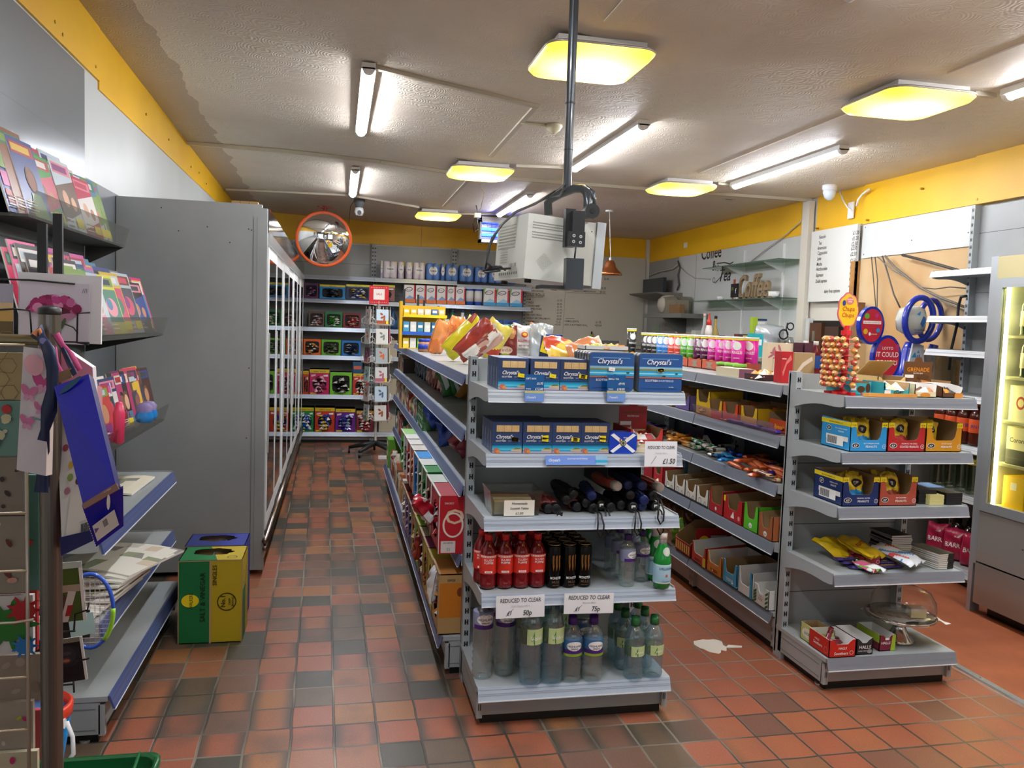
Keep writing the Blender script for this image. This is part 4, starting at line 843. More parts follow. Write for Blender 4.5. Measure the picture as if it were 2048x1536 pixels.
def hs2(p, z0, z1, R, H): h = z1-z0; p.rect(-R*1.3, z0, R*1.3, z0+h*.16, K('#8fae3a')); p.rect(-R*1.3, z0+h*.16, R*1.3, z0+h*.4, PUR); p.ell(0, z0+h*.62, R*.8, h*.28, WH); p.text('HIGHLAND', 0, z0+h*.56, h*.17, K('#1c2350'), wmax=R*1.45); p.text('SPRING', 0, z0+h*.42, h*.13, K('#1c2350'), wmax=R*.9)
hm = bottle('water_bottle', 'x', .0385, .245, WATER, PUR, (.42, .68, K('#3f6f9c', .35)), 'water', pen=hs2, sports=True); hm['label'] = 'clear sports-cap water bottle, purple and green label, left of two on base shelf'; hm.location = onz(1141, 1358, BZ)
dup(hm, onz(1183, 1357, BZ), .05, 'clear sports-cap water bottle, purple and green label, right of two on base shelf'); dup(hm, onz(1163, 1325, BZ), .1, 'clear sports-cap water bottle with purple cap in the second row of base shelf')
vs_ = bottle('water_bottle', 'x', .0385, .232, WATERB, GCAP, (.40, .57, clear_mat('label_film2', '#e6ecd8', .05, .2)), 'water', pen=vol, sports=True); vs_['label'] = 'green-capped sports water bottle at the front of the base shelf, left of two'; vs_.location = onz(1266, 1353, BZ); vs_.rotation_euler = (0, 0, .3)
dup(vs_, onz(1304, 1350, BZ), .3, 'green-capped sports water bottle at the front right corner of the base shelf')
for i, (px, py) in enumerate(((1246, 1334), (1285, 1330), (1232, 1316), (1272, 1312))): dup(vs_, onz(px, py, BZ), -.2+.2*i, f'green-capped sports water bottle behind the front pair, {ORD[i]} from the front')
# ================================================================ RIGHT END UNIT
EZ = (1.2515, 1.0215, .7915, .5095, .1495); EY2 = 3.03
# lollipop stand
v = onz(1672, 786, 1.2515); LX, LY = v.x-.035, 3.14
t = T('lollipop_stand', 'red plastic lollipop stand with yellow flower sign on the right end unit', 'display stand', (LX+.035, LY, 1.2515)); RP = K('#d41f24', .3, coat=.3)
mb = MB()
for a in range(6): mb.prism([(-.006, 0), (.006, 0), (.011, .075), (-.011, .075)], 'z', 0, .012, RP); mb.M = Matrix.Rotation((a+1)*PI/3, 4, 'Z')
mb.M = None; mb.lathe([(.045, 0), (.045, .012), (.02, .02)], RP, 18); mb.ob('base', t)
mb = MB(); mb.cyl((0, 0, .01), .014, .24, RP, 12)
LZ = [.045+.0235*i for i in range(9)]
for z in LZ: mb.lathe([(.014, z-.004), (.026, z-.002), (.026, z+.003), (.014, z+.005)], RP, 14)
mb.cyl((0, 0, .25), .022, .02, RP, 12).cyl((0, 0, .27), .012, .02, RP, 12); mb.ob('column', t)
fl = []; n = 60
for i in range(n):
    a = 2*PI*i/n; r = 1+.09*abs(math.cos(3.5*a+.4)); fl.append((a, r))
def flower(s, sx=.046, sz=.070): return [(s*sx*r*math.cos(a), .355+s*sz*r*math.sin(a)) for a, r in fl]
mb = MB(); mb.prism(flower(1), 'y', -.002, .002, K('#d8645c', .4)); p = Pen(mb, (0, -.0022, 0)); p.poly(flower(.94), K('#e8a08c')); p.poly(flower(.88), K('#f2c81e')); p.text('Chupa', 0, .352, .026, K('#c8281e'), sx=.85, sh=.15); p.text('Chups', -.002, .326, .026, K('#c8281e'), sx=.85, sh=.15); p.ell(.006, .395, .018, .016, K('#e07a70')); p.text('SUGAR', .006, .398, .009, WH, wmax=.03); p.text('FREE', .006, .388, .009, WH); p.ell(-.022, .385, .008, .012, K('#3a3f8f')); mb.ob('sign', t, (0, 0, 0))
MB().box(-.005, -.001, .285, .005, .001, .31, RP).ob('sign_stem', t)
LW = [K('#dc9440', .25, coat=.6), K('#c84a3c', .25, coat=.6), K('#e0a868', .25, coat=.6), K('#c9506a', .25, coat=.6)]
def lolly(k):
    t = T('lollipop', 'x', 'lollipop', group='wrapped lollipops'); mb = MB(); mb.M = Matrix.Rotation(PI/2, 4, 'Y')
    mb.lathe([(0, -.014), (.008, -.012), (.0125, -.005), (.0135, 0), (.0125, .006), (.008, .012), (0, .014)], LW[k], 10, (0, 0, .06)); mb.lathe([(0, .0745), (.005, .0743), (.006, .0746)], K('#f0d9a0'), 8)
    mb.lathe([(.004, .03), (.007, .037), (.0065, .046), (.004, .047)], FILM, 8); mb.ob('wrapped_sweet', t)
    MB().tube([(.0, 0, 0), (.05, 0, 0)], .0018, WH, 5).ob('stick', t); return t
LP = [lolly(k) for k in range(3)]; cnt = 0
for li, z in enumerate(LZ):
    for k in range(11):
        a = PI*.60+k*.30+(.12 if li % 2 else 0)
        if li in (2, 5) and k in (7, 8): continue
        if k > 7 and (li*3+k) % 3: continue
        kk = (li+k) % 3; lb = 'wrapped orange-pink lollipop stuck in the red stand with the flower sign'
        loc = (LX+.035+.022*math.cos(a), LY+.022*math.sin(a), 1.25+z)
        if cnt < 3 and LP[kk]['label'] == 'x': o = LP[kk]; o.location = loc; o.rotation_euler = (0, 0, a); o['label'] = lb; cnt += 1
        else: dup(LP[kk], loc, a, lb)
TURQ = K('#3fb0bc', .4); GREN = K('#6b4526', .45); ORG = K('#d98a34', .45)
def at(px, py, z, Y=None): return onz(px, py, z) if Y is None else ony(px, py, Y)
def lidflap(t, w, d, h, m, ang=.9, l=.08, inner=WH):
    mb = MB(); mb.box(0, 0, 0, w, l, .0015, m); mb.box(.002, .002, -.001, w-.002, l-.002, 0, inner); return mb.ob('lid_flap', t, (0, d, h), (ang, 0, 0))
v = ony(1707, 788, 3.05)
t = tray('snack_box', 'turquoise protein bar box with open lid beside the lollipop stand', .11, .15, .055, .05, TURQ, lambda p, w, hf, hs: (p.ell(.055, .025, .02, .014, BRN), p.rect(.005, .02, .03, .04, WH), p.ell(.09, .03, .012, .02, BRN)), notch=.8, loc=(v.x+.01, 3.09, 1.2515), rz=.1, cat='box')
lidflap(t, .105, .148, .056, TURQ, 2.3, .085)
v = ony(1768, 793, 3.03)
t = tray('snack_box', 'turquoise and white open bar tray with handwritten price on its front', .118, .15, .06, .03, TURQ, lambda p, w, hf, hs: (p.rect(0, 0, .03, .028, WH), p.ell(.06, .01, .02, .008, BRN), p.text('£1.79', .06, .015, .016, INK, sh=.2)), notch=.9, loc=(v.x, 3.03, 1.2515), cat='tray')
mb = MB(); crumple(mb, .02, .03, .1, .12, .02, 8, [CREAM, WH, TURQ], R_, .04, .05); mb.ob('snack_bars', t)
v = ony(1755, 770, 3.2); t = tray('snack_box', 'cream and gold protein bar box with its lid folded back, middle of the shelf top', .14, .16, .075, .06, K('#e0c080', .5), lambda p, w, hf, hs: (p.rect(.0, .0, w, .03, WH), p.ell(.1, .03, .03, .015, K('#c99a50'))), notch=.8, loc=(v.x, 3.2, 1.2515), cat='box'); lidflap(t, .135, .158, .076, K('#e2bc74', .5), 2.5, .11)
v = ony(1826, 793, 3.05); t = tray('snack_box', 'cream open tray of bars right of the turquoise tray', .105, .16, .055, .022, CREAM, lambda p, w, hf, hs: (p.ell(.05, .01, .025, .009, ORG),), notch=.9, inner=WH, loc=(v.x, 3.04, 1.2515), cat='tray'); mb = MB(); crumple(mb, .02, .03, .08, .13, .012, 7, [K('#c98a50'), BRN, WH], R_, .03, .04); mb.ob('snack_bars', t)
v = ony(1884, 795, 3.04); t = tray('snack_box', 'brown and white protein bar tray at the front right corner of the shelf top', .1, .16, .055, .02, BRN, lambda p, w, hf, hs: (p.rect(.06, 0, w, .02, ORG),), notch=.9, inner=WH, loc=(v.x, 3.04, 1.2515), cat='tray', hs=.045); mb = MB(); crumple(mb, .02, .03, .08, .13, .012, 7, [BRN, K('#241812'), ORG], R_, .03, .04); mb.ob('snack_bars', t)
v = ony(1838, 770, 3.22); t = tray('snack_box', 'brown protein bar box with tall printed back board at the right', .155, .12, .06, .03, GREN, None, notch=.9, loc=(v.x, 3.21, 1.2515), cat='box')
header(t, .145, .14, .115, GREN, lambda p, w, h: (p.poly([(.02, .0), (.14, .0), (.14, .05), (.09, .06), (.05, .02)], ORG), p.text('GRENADE', w/2, h-.045, .026, K('#e8921e'), wmax=.13), p.text('PROTEIN BAR', w/2, h-.056, .008, WH), p.rect(.004, h-.075, .05, h-.06, WH), p.rect(.002, h-.1, .045, h-.085, WH), p.ell(.1, .07, .03, .012, BRN)))
mb = MB(); mb.prism([(-.11, -.012), (.09, -.016), (.115, -.01), (.115, .01), (.09, .016), (-.11, .014), (-.13, .0)], 'z', 0, .014, K('#e09a48', .35, coat=.4)); tag(mb.ob('snack_bar', None, (onz(1728, 786, 1.2515).x, 3.035, 1.2515), (0, 0, -.03)), 'single orange wrapped bar lying in front of the turquoise box', 'snack bar')
# KP trays
YB_ = K('#f0d820', .4)
def kp(colr, l1, l2, wide=.135, d=.14, h=.15):
    def fp(p, w, hf, hs):
        p.poly([(0, hs), (0, hs-.022), (w*.1, hs-.018), (w*.16, hs-.022), (w*.16, hs)], YB_); p.poly([(w, hs), (w, hs-.022), (w*.9, hs-.018), (w*.84, hs-.022), (w*.84, hs)], YB_); p.text('£1.25', w*.08, hs-.014, .008, INK, wmax=w*.13); p.text('£1.25', w*.92, hs-.014, .008, INK, wmax=w*.13)
        p.ell(w*.15, .026, .0175, .011, WH); p.ell(w*.15, .026, .0155, .009, BLK); p.text('KP', w*.15, .0205, .014, WH); p.text(l1, w*.57, .032, .0075, WH, wmax=w*.42); p.text(l2, w*.57, .017, .0125, WH, wmax=w*.5); p.ring(w*.92, .022, .009, .0015, WH); p.text('V', w*.92, .018, .01, WH)
    def sp(p, d_, hs):
        p.rect(0, hs-.02, d_, hs-.001, YB_); p.text('MULTIPACK MARKED £1.25', d_/2, hs-.015, .008, INK, wmax=d_*.8); p.ell(d_*.28, hs-.04, .017, .011, WH); p.ell(d_*.28, hs-.04, .015, .009, BLK); p.text('KP', d_*.28, hs-.045, .013, WH); p.text(l1, d_*.7, hs-.037, .007, WH, wmax=d_*.45); p.text('PEANUTS', d_*.7, hs-.05, .0095, WH, wmax=d_*.4)
        p.rect(d_*.2, hs-.085, d_*.95, hs-.065, K('#e6e4e0')); p.rect(d_*.22, .015, d_*.8, .055, WH)
        for i in range(16): p.rect(d_*.25+i*.0045, .019, d_*.25+i*.0045+(.003 if i % 3 else .0018), .05, BLK); p.l -= .0003
    return fp, sp
def nutbag(k, seed):
    c1 = K('#e3c52e', .3, coat=.4); c2 = {0: K('#2c8fd0', .3), 1: K('#b83a3a', .3), 2: K('#c98a1e', .3), 3: K('#2c8fd0', .3), 4: K('#a04a38', .3)}[k]
    mb, p = bag_mb(.085, .115, .03, lambda u, v, s: c1 if v > .34+.1*math.sin(3*u) else c2, seed)
    p.ell(0, .078, .026, .018, BLK, 14); p.text('KP', 0, .070, .022, WH)
    return mb
KT = [('salt and vinegar', '#2e9bdc', 'SALT & VINEGAR FLAVOUR', 'PEANUTS', 1645, 893, 1, 'light blue nut tray, leftmost on the second shelf of the right end unit'),
      ('x', '#c0282c', 'AROMATIC THAI CHILLI', 'COATED PEANUTS', 1774, 903, 1, 'red nut tray between the blue and yellow trays on the second shelf'),
      ('x', '#d8961e', 'HONEY ROAST', 'PEANUTS', 1851, 904, 1, 'mustard yellow nut tray, nearly empty, on the second shelf'),
      ('x', '#1b2f66', 'ORIGINAL SALTED', 'PEANUTS', 1683, 1016, 2, 'navy blue nut tray on the third shelf of the right end unit'),
      ('x', '#b0503e', 'DRY ROASTED', 'PEANUTS', 1756, 1016, 2, 'brown-red nut tray beside the navy tray on the third shelf')]
for i, (_, c, l1, l2, px, py, sh, lb) in enumerate(KT):
    x0 = (ony(1699, 900, EY2).x, ony(1774, 903, EY2).x, ony(1850, 904, EY2).x, ony(1683, 1016, EY2).x, ony(1757, 1016, EY2).x)[i]; x1 = (ony(1773, 900, EY2).x, ony(1849, 903, EY2).x, ony(1922, 904, EY2).x, ony(1756, 1016, EY2).x, ony(1832, 1016, EY2).x)[i]
    w = x1-x0-.001; fp, sp = kp(c, l1, l2); t = tray('nut_tray', lb, w, .21, .128, .048, K(c, .42), fp, sp if i in (0, 3) else None, notch=.62, cut='square', hs=.122, loc=(x0, EY2, EZ[sh]))
    for j in range((4, 3, 1, 3, 3)[i]):
        o = nutbag(i, j+i*5).ob('nut_bag', None, (x0+w/2+(-.012, .015, -.01, .012)[j] + (.0 if i != 2 else -.035), EY2+.035+.03*j, EZ[sh]+.012), (-.18, (.06, -.1, .05, .0)[j], (.05, -.1)[j % 2]))
        settle(o, EZ[sh]+.004); tag(o, f'yellow nut bag in the {("light blue", "red", "mustard", "navy", "brown-red")[i]} tray, {ORD[j]} from the front', 'snack bag', 'nut bags')
# notebooks and booklets on third shelf
for j in range(7): tag(MB().box(0, 0, 0, .085, .12, .008, K(('#26282a', '#1f2022')[j % 2], .5)).ob('chocolate_bar', None, (ony(1836, 1012, 3.06).x+.0015*(j % 3), 3.06, EZ[2]+.0085*j)), f'flat dark chocolate bar in the stack right of the nut trays, {ORD[j]} from below', 'chocolate bar')
for j in range(5): tag(MB().box(0, 0, 0, .07, .11, .008, K('#e0d890', .5)).ob('chocolate_bar', None, (ony(1860, 1015, 3.03).x+.001*(j % 2), 3.035, EZ[2]+.0085*j)), f'flat cream chocolate bar in the front stack, {ORD[j]} from below', 'chocolate bar')
for j in range(6): tag(MB().box(0, 0, 0, .08, .11, .008, K('#1c1c1e', .5)).ob('chocolate_bar', None, (ony(1893, 1015, 3.03).x-.001*(j % 2), 3.035, EZ[2]+.0085*j)), f'flat black chocolate bar in the rightmost stack, {ORD[j]} from below', 'chocolate bar')
for j in range(5): tag(MB().box(0, 0, 0, .13, .11, .008, K(('#5a3a9a', '#4a2f86', '#6b8fc0')[min(j, 2) if j > 3 else j % 2], .4)).ob('chocolate_bar', None, (ony(1840, 990, 3.19).x+.004*(j % 3), 3.2, EZ[2]+.0085*j), (0, 0, .03*(j % 2))), f'flat purple chocolate bar behind the dark stacks, {ORD[j]} from below', 'chocolate bar')
# fourth shelf: sweets, bags, booklets
z4 = EZ[3]
def bar_mb(l, w, h, m, m2, txt=None, tm=None):
    mb = MB(); n = 10; V = []; F = []; prof = [(-1, .1), (-.9, .15), (-.84, .9), (-.5, 1), (0, 1), (.5, 1), (.84, .9), (.9, .15), (1, .1)]
    for i, (x, s) in enumerate(prof):
        wf = 1 if s < .2 else .92
        for k in range(8):
            a = 2*PI*k/8+PI/8; c = math.cos(a); q = math.sin(a); V.append((x*l/2+(.002*math.sin(k*3) if s < .2 else 0), math.copysign(abs(c)**.6, c)*w/2*wf, h/2+math.copysign(abs(q)**.7, q)*h/2*s*.98))
    for i in range(len(prof)-1):
        for k in range(8): F.append((i*8+k, (i+1)*8+k, (i+1)*8+(k+1) % 8, i*8+(k+1) % 8))
    F += [tuple(range(7, -1, -1)), tuple(8*8+k for k in range(8))]
    M_ = [m2 if i in (0, 7) or (i in (2, 5) and m2 is not m) else m for i in range(8) for k in range(8)]+[m2, m2]
    mb.add(V, F, M_, True)
    if txt: Pen(mb, (-l/2, -w/2, h+.0004), (1, 0, 0), (0, 1, 0)).text(txt, l/2, w*.28, w*.5, tm or WH, wmax=l*.6)
    return mb
t = tray('sweet_tray', 'dark red throat sweet box at the left of the fourth shelf', .075, .13, .05, .045, '#8f2230', lambda p, w, hf, hs: (p.text('Soothers', w/2, .012, .012, WH, wmax=w*.7), p.ring(w*.83, .03, .008, .001, WH)), lambda p, d, hs: (p.text('HALLS', d*.5, .03, .01, WH, 'C', sh=.2), p.text('Soothers', d*.5, .014, .014, WH, sh=.1), p.ring(d*.85, .02, .012, .0015, K('#e07080'))), notch=.7, loc=(onz(1603, 1100, z4).x+.11, 3.07, z4), rz=.0)
sb = bar_mb(.1, .022, .02, K('#9c2638', .25, coat=.5), K('#6d1a28', .3), 'Vivrin'[:0] or 'Soothers')
for j in range(6):
    tag(sb.ob('sweet_stick', None, (onz(1603, 1100, z4).x+.145+.014*(j % 3-1), 3.14-.0*j, z4+.028+.016*(j//3)+.004*(j % 3)), (0, -.1+.1*(j % 2), .15*(j % 3-1)+(.9 if j > 4 else .2))), 'dark red wrapped stick of throat sweets piled on the dark red box', 'sweets', 'throat sweet sticks on the dark red box')
mi = bar_mb(.15, .04, .012, K('#2c2258', .3, coat=.4), K('#4a3a86', .3), 'Mini Eggs', K('#e6c84a'))
for j in range(9):
    x = onz(1670, 1125, z4).x; o = mi.ob('chocolate_bar', None, (x+.08+.05*(j % 3)-.02*(j//3), 3.07+.03*(j//3)+.008*(j % 2), z4+.011*(j//3)+.002*(j % 3)), (0, 0, .1*((j*7) % 5-2)-.1)); tag(o, 'dark purple and yellow wrapped chocolate bar in the loose pile on the fourth shelf', 'chocolate bar', 'purple bars, fourth shelf of the right end unit')
def flatbag(name, label, px, py, Y, zoff, w, h, t_, col, seed, rot, pr=None):
    mb, p = bag_mb(w, h, t_, col, seed)
    if pr: pr(p)
    v = ony(px, py, Y); return tag(settle(mb.ob(name, None, (v.x, Y, z4+zoff), rot), z4+zoff), label, 'sweet bag')
YS = K('#e0bc1c', .3, coat=.4)
flatbag('sweet_bag', 'yellow sweet bag with dark red lettering, top of the pile on the fourth shelf', 1755, 1130, 3.07, .03, .15, .17, .03, lambda u, v, s: YS, 5, (-1.25, .1, .5), lambda p: p.text('sumers', 0, .08, .032, K('#8f2a1e'), sh=.1, wmax=.11))
flatbag('sweet_bag', 'plain yellow sweet bag behind the purple bars', 1700, 1118, 3.15, .012, .13, .17, .03, lambda u, v, s: YS, 8, (-1.3, 0, .2))
flatbag('sweet_bag', 'white and blue sweet bag with coloured candy print on the fourth shelf', 1835, 1150, 3.02, .014, .15, .19, .028, lambda u, v, s: (K('#e4e9f0', .3), K('#5d96d0', .3), K('#e4e9f0', .3), K('#d85a5a', .3))[int(u*5+v*7) % 4 if .2 < v < .8 else 0], 9, (-1.35, .05, .5))
flatbag('sweet_bag', 'small pale packet with pink and green print at the shelf edge', 1755, 1157, 2.985, .002, .09, .12, .012, lambda u, v, s: (K('#dfe6e0', .3), K('#d05a8a', .3), K('#7ab04a', .3))[int(u*4+v*5) % 3], 10, (-1.5, .0, .1))
for j in range(14): tag(MB().box(0, 0, 0, .10, .15, .0082, K('#1d1d1f', .5)).box(.0, -.0005, .0008, .1005, .15, .0074, K('#e4e2dc', .7)).ob('paper_box', None, (ony(1775, 1125, 3.15).x+.02+.0015*(j*5 % 4), 3.16, z4+.0084*j), (0, 0, .02*(j*3 % 4-1))), f'thin white box in the tall stack, fourth shelf, {ORD[j]} from below', 'flat box')
for j in range(8): tag(MB().box(0, 0, 0, .085, .17, .0082, K('#22201f', .5)).box(-.0005, -.0005, .0008, .05, .17, .0074, K('#dcd8d0', .7)).ob('paper_box', None, (ony(1878, 1160, 3.03).x-.01+.001*(j*5 % 4), 3.03, z4+.0084*j), (0, 0, .12+.01*(j % 3))), f'thin dark and white box in the right corner stack, fourth shelf, {ORD[j]} from below', 'flat box')
# base shelf: sweet trays and cake stand
z5 = EZ[4]
def halls(cf, title, extra=None):
    def fp(p, w, hf, hs): p.text('HALLS', w*.5, hf*.62 if extra else hf*.45, hf*.35 if not extra else hf*.25, WH, wmax=w*.8, sh=.15); extra and p.text(extra, w*.45, hf*.2, hf*.33, WH, wmax=w*.75, sh=.1); p.ring(w*.84, hf*.35, hf*.16, .0015, WH)
    return fp
a = onz(1612, 1300, z5)
t = tray('sweet_tray', 'cream and green lozenge box, leftmost on the right unit base shelf', .085, .13, .075, .05, '#c9cf86', lambda p, w, hf, hs: (p.rect(0, 0, w, hf, K('#e6ead0')), p.text('LOCKETS', w/2, .018, .016, INK, wmax=w*.85), p.ring(w/2, .024, .034, .002, K('#8aa83a'), ry=.02)), lambda p, d, hs: (p.ell(d*.5, hs*.5, d*.4, hs*.3, K('#eef0d8')), p.text('LOCKETS', d*.5, hs*.42, .016, INK, wmax=d*.7)), notch=.7, loc=(onz(1590, 1283, z5).x+.05, 3.12, z5), rz=0)
for j in range(3): tag(bar_mb(.08, .02, .02, K('#a9b83e', .3, coat=.4), K('#dfe4c0', .3)).ob('sweet_stick', None, (onz(1590, 1283, z5).x+.095, 3.15+.028*j, z5+.028), (0, 0, .05*j)), f'green wrapped lozenge stick in the leftmost box, {ORD[j]} from the front', 'sweets')
x = ony(1657, 1318, 3.02).x
t = tray('sweet_tray', 'bright red throat sweet box at the front of the base shelf', .125, .15, .075, .055, '#c8281e', halls(0, '', 'Soothers'), lambda p, d, hs: (p.text('HALLS', d*.4, hs*.6, .012, WH), p.text('Soothers', d*.45, hs*.35, .018, WH, wmax=d*.7), p.ring(d*.85, hs*.35, .014, .002, K('#f0806a'))), notch=.6, inner=WH, loc=(x, 3.02, z5))
for j in range(5): tag(sb.ob('sweet_stick', None, (x+.06+.006*j, 3.09+.016*j, z5+.018+.004*(j % 2)) if j else (x+.05, 3.1, z5+.05), (0, 0, .05*j-.1) if j else (.15, -1.15, .2)), ('dark red sweet stick standing up in the bright red box' if j == 0 else f'dark red sweet stick lying in the bright red box, {ORD[j-1]} from the front'), 'sweets')
x = ony(1707, 1317, 3.05).x
tray('sweet_tray', 'black throat sweet box between the red box and the maroon box', .078, .16, .07, .05, '#2c2c2e', lambda p, w, hf, hs: (p.text('HALLS', w/2, .026, .02, WH, wmax=w*.85, sh=.15), p.text('EXTRA STRONG', w*.4, .014, .006, WH, wmax=w*.6), p.ell(w*.8, .014, .012, .009, K('#9a9a9a'))), notch=.55, inner=WH, loc=(x, 3.035, z5))
x = ony(1757, 1312, 3.06).x
tray('sweet_tray', 'maroon and lime throat sweet box beside the cake stand', .078, .16, .07, .055, '#7a1f38', lambda p, w, hf, hs: (p.poly([(w*.7, 0), (w, 0), (w, hs), (w*.8, hs)], K('#a8c83a')), p.text('HALLS', w*.38, .03, .016, WH, wmax=w*.6, sh=.15), p.rect(w*.35, .048, w*.6, .058, WH)), lambda p, d, hs: p.rect(0, hs*.5, d, hs, K('#a8c83a')), notch=.5, inner=WH, loc=(x, 3.06, z5))
# cake stand
cx, cy = onz(1826, 1298, z5).x, 3.16
t = T('cake_stand', 'steel pedestal cake stand on the base shelf of the right end unit', 'cake stand', (cx, cy, z5+.001)); SP = K('#c9c3bb', .12, 1)
MB().lathe([(.0, 0), (.062, 0), (.066, .006), (.06, .014), (.045, .03), (.03, .055), (.022, .08), (.03, .1), (.036, .105)], SP, 28).ob('pedestal', t)
MB().lathe([(0, .105), (.09, .108), (.146, .112), (.15, .124), (.143, .125), (.138, .117), (0, .116)], SP, 36).ob('plate', t)
mb = MB(); mb.lathe([(.136, 0), (.137, .03), (.132, .07), (.11, .105), (.06, .125), (.02, .13), (0, .131)], FILM, 32); mb.lathe([(.138, 0), (.14, .002), (.138, .004)], FILM, 32)
t2 = tag(mb.ob('cake_dome', None, (cx+.012, cy, z5+.122)), 'clear plastic dome covering the cake stand', 'cake dome')
mb = MB(); n = 12; V = [(.16*(i/n-.5)*2+.02, -.08+.17*(j/n)*1.1-.02, .003*math.sin(i*1.7+j)+.001-(.02 if i > 10 else 0)) for j in range(n+1) for i in range(n+1)]; mb.add(V, [(j*(n+1)+i, j*(n+1)+i+1, (j+1)*(n+1)+i+1, (j+1)*(n+1)+i) for j in range(n) for i in range(n)], K('#e6e4e0', .8), True); tag(mb.ob('paper_doily', None, (cx, cy, z5+.1225)), 'crumpled white paper under the cake, hanging over the plate edge', 'paper')
mb = MB(); mb.box(0, 0, 0, .065, .05, .032, K('#e6d9a0', .7)); mb.box(-.001, -.001, .032, .066, .051, .04, K('#ead2cc', .6)); tag(mb.ob('cake_slice', None, (cx+.0, cy-.07, z5+.13), (0, 0, -.25)), 'last square slice of iced cake under the clear dome', 'cake')
# ================================================================ GONDOLA SIDES
def stripes(*cols):
    return [K(c, .3, coat=.35) for c in cols]
def packet(label, px, py, z, w, h, t, cols, tilt=0, spin=0, seed=1, back=0, pr=None, cat='crisp packet', loc=None):
    mb, p = bag_mb(w, h, t, stripes(*cols) if isinstance(cols, (list, tuple)) else cols, seed)
    if pr: pr(p, w, h)
    v = Vector(loc) if loc else onz(px, py, z)
    M = Matrix.Rotation(tilt, 4, 'Y') @ Matrix.Rotation(back, 4, 'X') @ Matrix.Rotation(spin, 4, 'Z')
    o = mb.ob('crisp_packet', None, (v.x, v.y, v.z), M.to_euler()); return tag(settle(o, v.z), label, cat)
# --- on top of the middle gondola
Z1 = 1.286
packet('orange crisp packet on the gondola top, leftmost of the leaning packets', 868, 710, Z1, .16, .22, .06, ['#e0803a', '#d97430', '#e6924e'], .3, .9, 1)
packet('second orange crisp packet on the gondola top, behind the first', 895, 708, Z1, .16, .23, .06, ['#d9762e', '#dd8440', '#c9622a'], .35, .6, 2)
packet('bright yellow crisp packet leaning on the gondola top', 893, 722, Z1, .14, .26, .065, lambda u, v, s: K('#a8452e', .3, coat=.35) if v > .8 and int(u*9) % 3 == 0 else K('#e8e020', .28, coat=.4), .75, .7, 3)
packet('small yellow crisp packet behind the bright yellow one', 925, 704, Z1, .16, .23, .06, ['#e8dc30', '#e0c83a', '#d8a83a'], .5, .3, 4)
packet('red and gold crisp packet lying tilted next to the blue gift boxes', 916, 727, Z1, .12, .24, .055, ['#a83a28', '#9a2e24', '#e0b060', '#a83a28'], .75, .5, 5)
packet('white and red striped packet under the tilted red packet', 932, 730, Z1, .08, .22, .04, ['#d9d4cc', '#a0564a', '#c8a090', '#8a3a30'], .9, .4, 6)
packet('yellow and red printed packet behind the tilted red packet', 968, 722, Z1, .15, .21, .05, ['#e0c84a', '#c9482e', '#d9cfae', '#e8d860'], .5, .2, 7)
def prb(p, w, h): p.ell(0, h*.28, w*.3, h*.12, K('#e8d8c0')); p.text('2 for £2.50', 0, h*.25, .022, K('#a83028'), wmax=w*.5); p.ell(0, h*.12, w*.22, h*.07, K('#9fae2a'))
packet('dark red bean crisp packet standing behind the first gift boxes', 1009, 716, Z1, .145, .195, .06, lambda u, v, s: K('#c9925a', .3, coat=.35) if (u-.3)**2*9+(v-.65)**2*14 < .5 or (u-.75)**2*12+(v-.8)**2*14 < .4 else K('#7e241e', .3, coat=.35), 0, 0, 8, pr=prb, loc=(ony(1009, 700, 4.7).x, 4.7, Z1))
def prw(p, w, h): p.ell(0, h*.78, w*.2, h*.09, K('#d8362a')); p.ell(0, h*.79, w*.14, h*.05, K('#f0c83a')); p.rect(-w*.35, h*.55, w*.35, h*.63, K('#c0506a')); p.text('WIN £2,500', 0, h*.56, .022, WH, wmax=w*.6); p.text('AMAZING PRIZES TO WIN', 0, h*.42, .014, K('#5a3a40'), wmax=w*.6); p.rect(-w*.35, h*.2, w*.35, h*.38, K('#b9b9b9')); p.text('SEE PACK FOR DETAILS', 0, h*.3, .012, INK, wmax=w*.6)
packet('white crisp packet with red lettering behind the second gift box', 1045, 716, Z1, .11, .19, .045, lambda u, v, s: K('#e6e4e2', .3, coat=.35), 0, 0, 9, pr=prw, loc=(ony(1045, 700, 4.72).x, 4.72, Z1))
packet('plain silver crisp packet turned backwards behind the tins', 1077, 716, Z1, .13, .21, .055, lambda u, v, s: K('#c9d3d9', .25, .4), .05, -.1, 10, loc=(ony(1077, 700, 4.7).x, 4.7, Z1))
for i, (px, c) in enumerate(((985, ['#dfe6d8', '#4f8a3a', '#e8e4d0']), (1015, ['#3f7a34', '#e0c850', '#dfe2cc']), (1040, ['#e8e6da', '#dfe6d8', '#6a9a4a']), (1068, ['#c98a6a', '#8a3a2e', '#dfd8c8']))):
    packet(f'green, white and brown packet in the rear row on the gondola top, {ORD[i]} from left', px, 700, Z1, .14, .205, .05, c, .1*i-.1, .2, 11+i, loc=(ony(px, 700, 5.05).x, 5.05, Z1))
packet('yellow and orange packet lying flat behind the large blue tins', 0, 0, Z1, .17, .2, .06, ['#e8b04a', '#c9482e', '#f0d060'], 0, .2, 17, -.95, loc=(1.10, 3.95, Z1+.01))
packet('pale pink and gold packet lying flat behind the large blue tins', 0, 0, Z1, .17, .2, .06, ['#e6c8ae', '#d98a5a', '#efe4d0'], 0, -.3, 18, -1.0, loc=(1.18, 3.75, Z1+.01))
tag(MB().box(0, 0, 0, .066, .1, .165, K('#2a45b0', .4)).ob('carton', None, (ony(1115, 690, 4.3).x-.04, 4.3, Z1)), 'plain blue carton on the gondola top behind the packets', 'box')
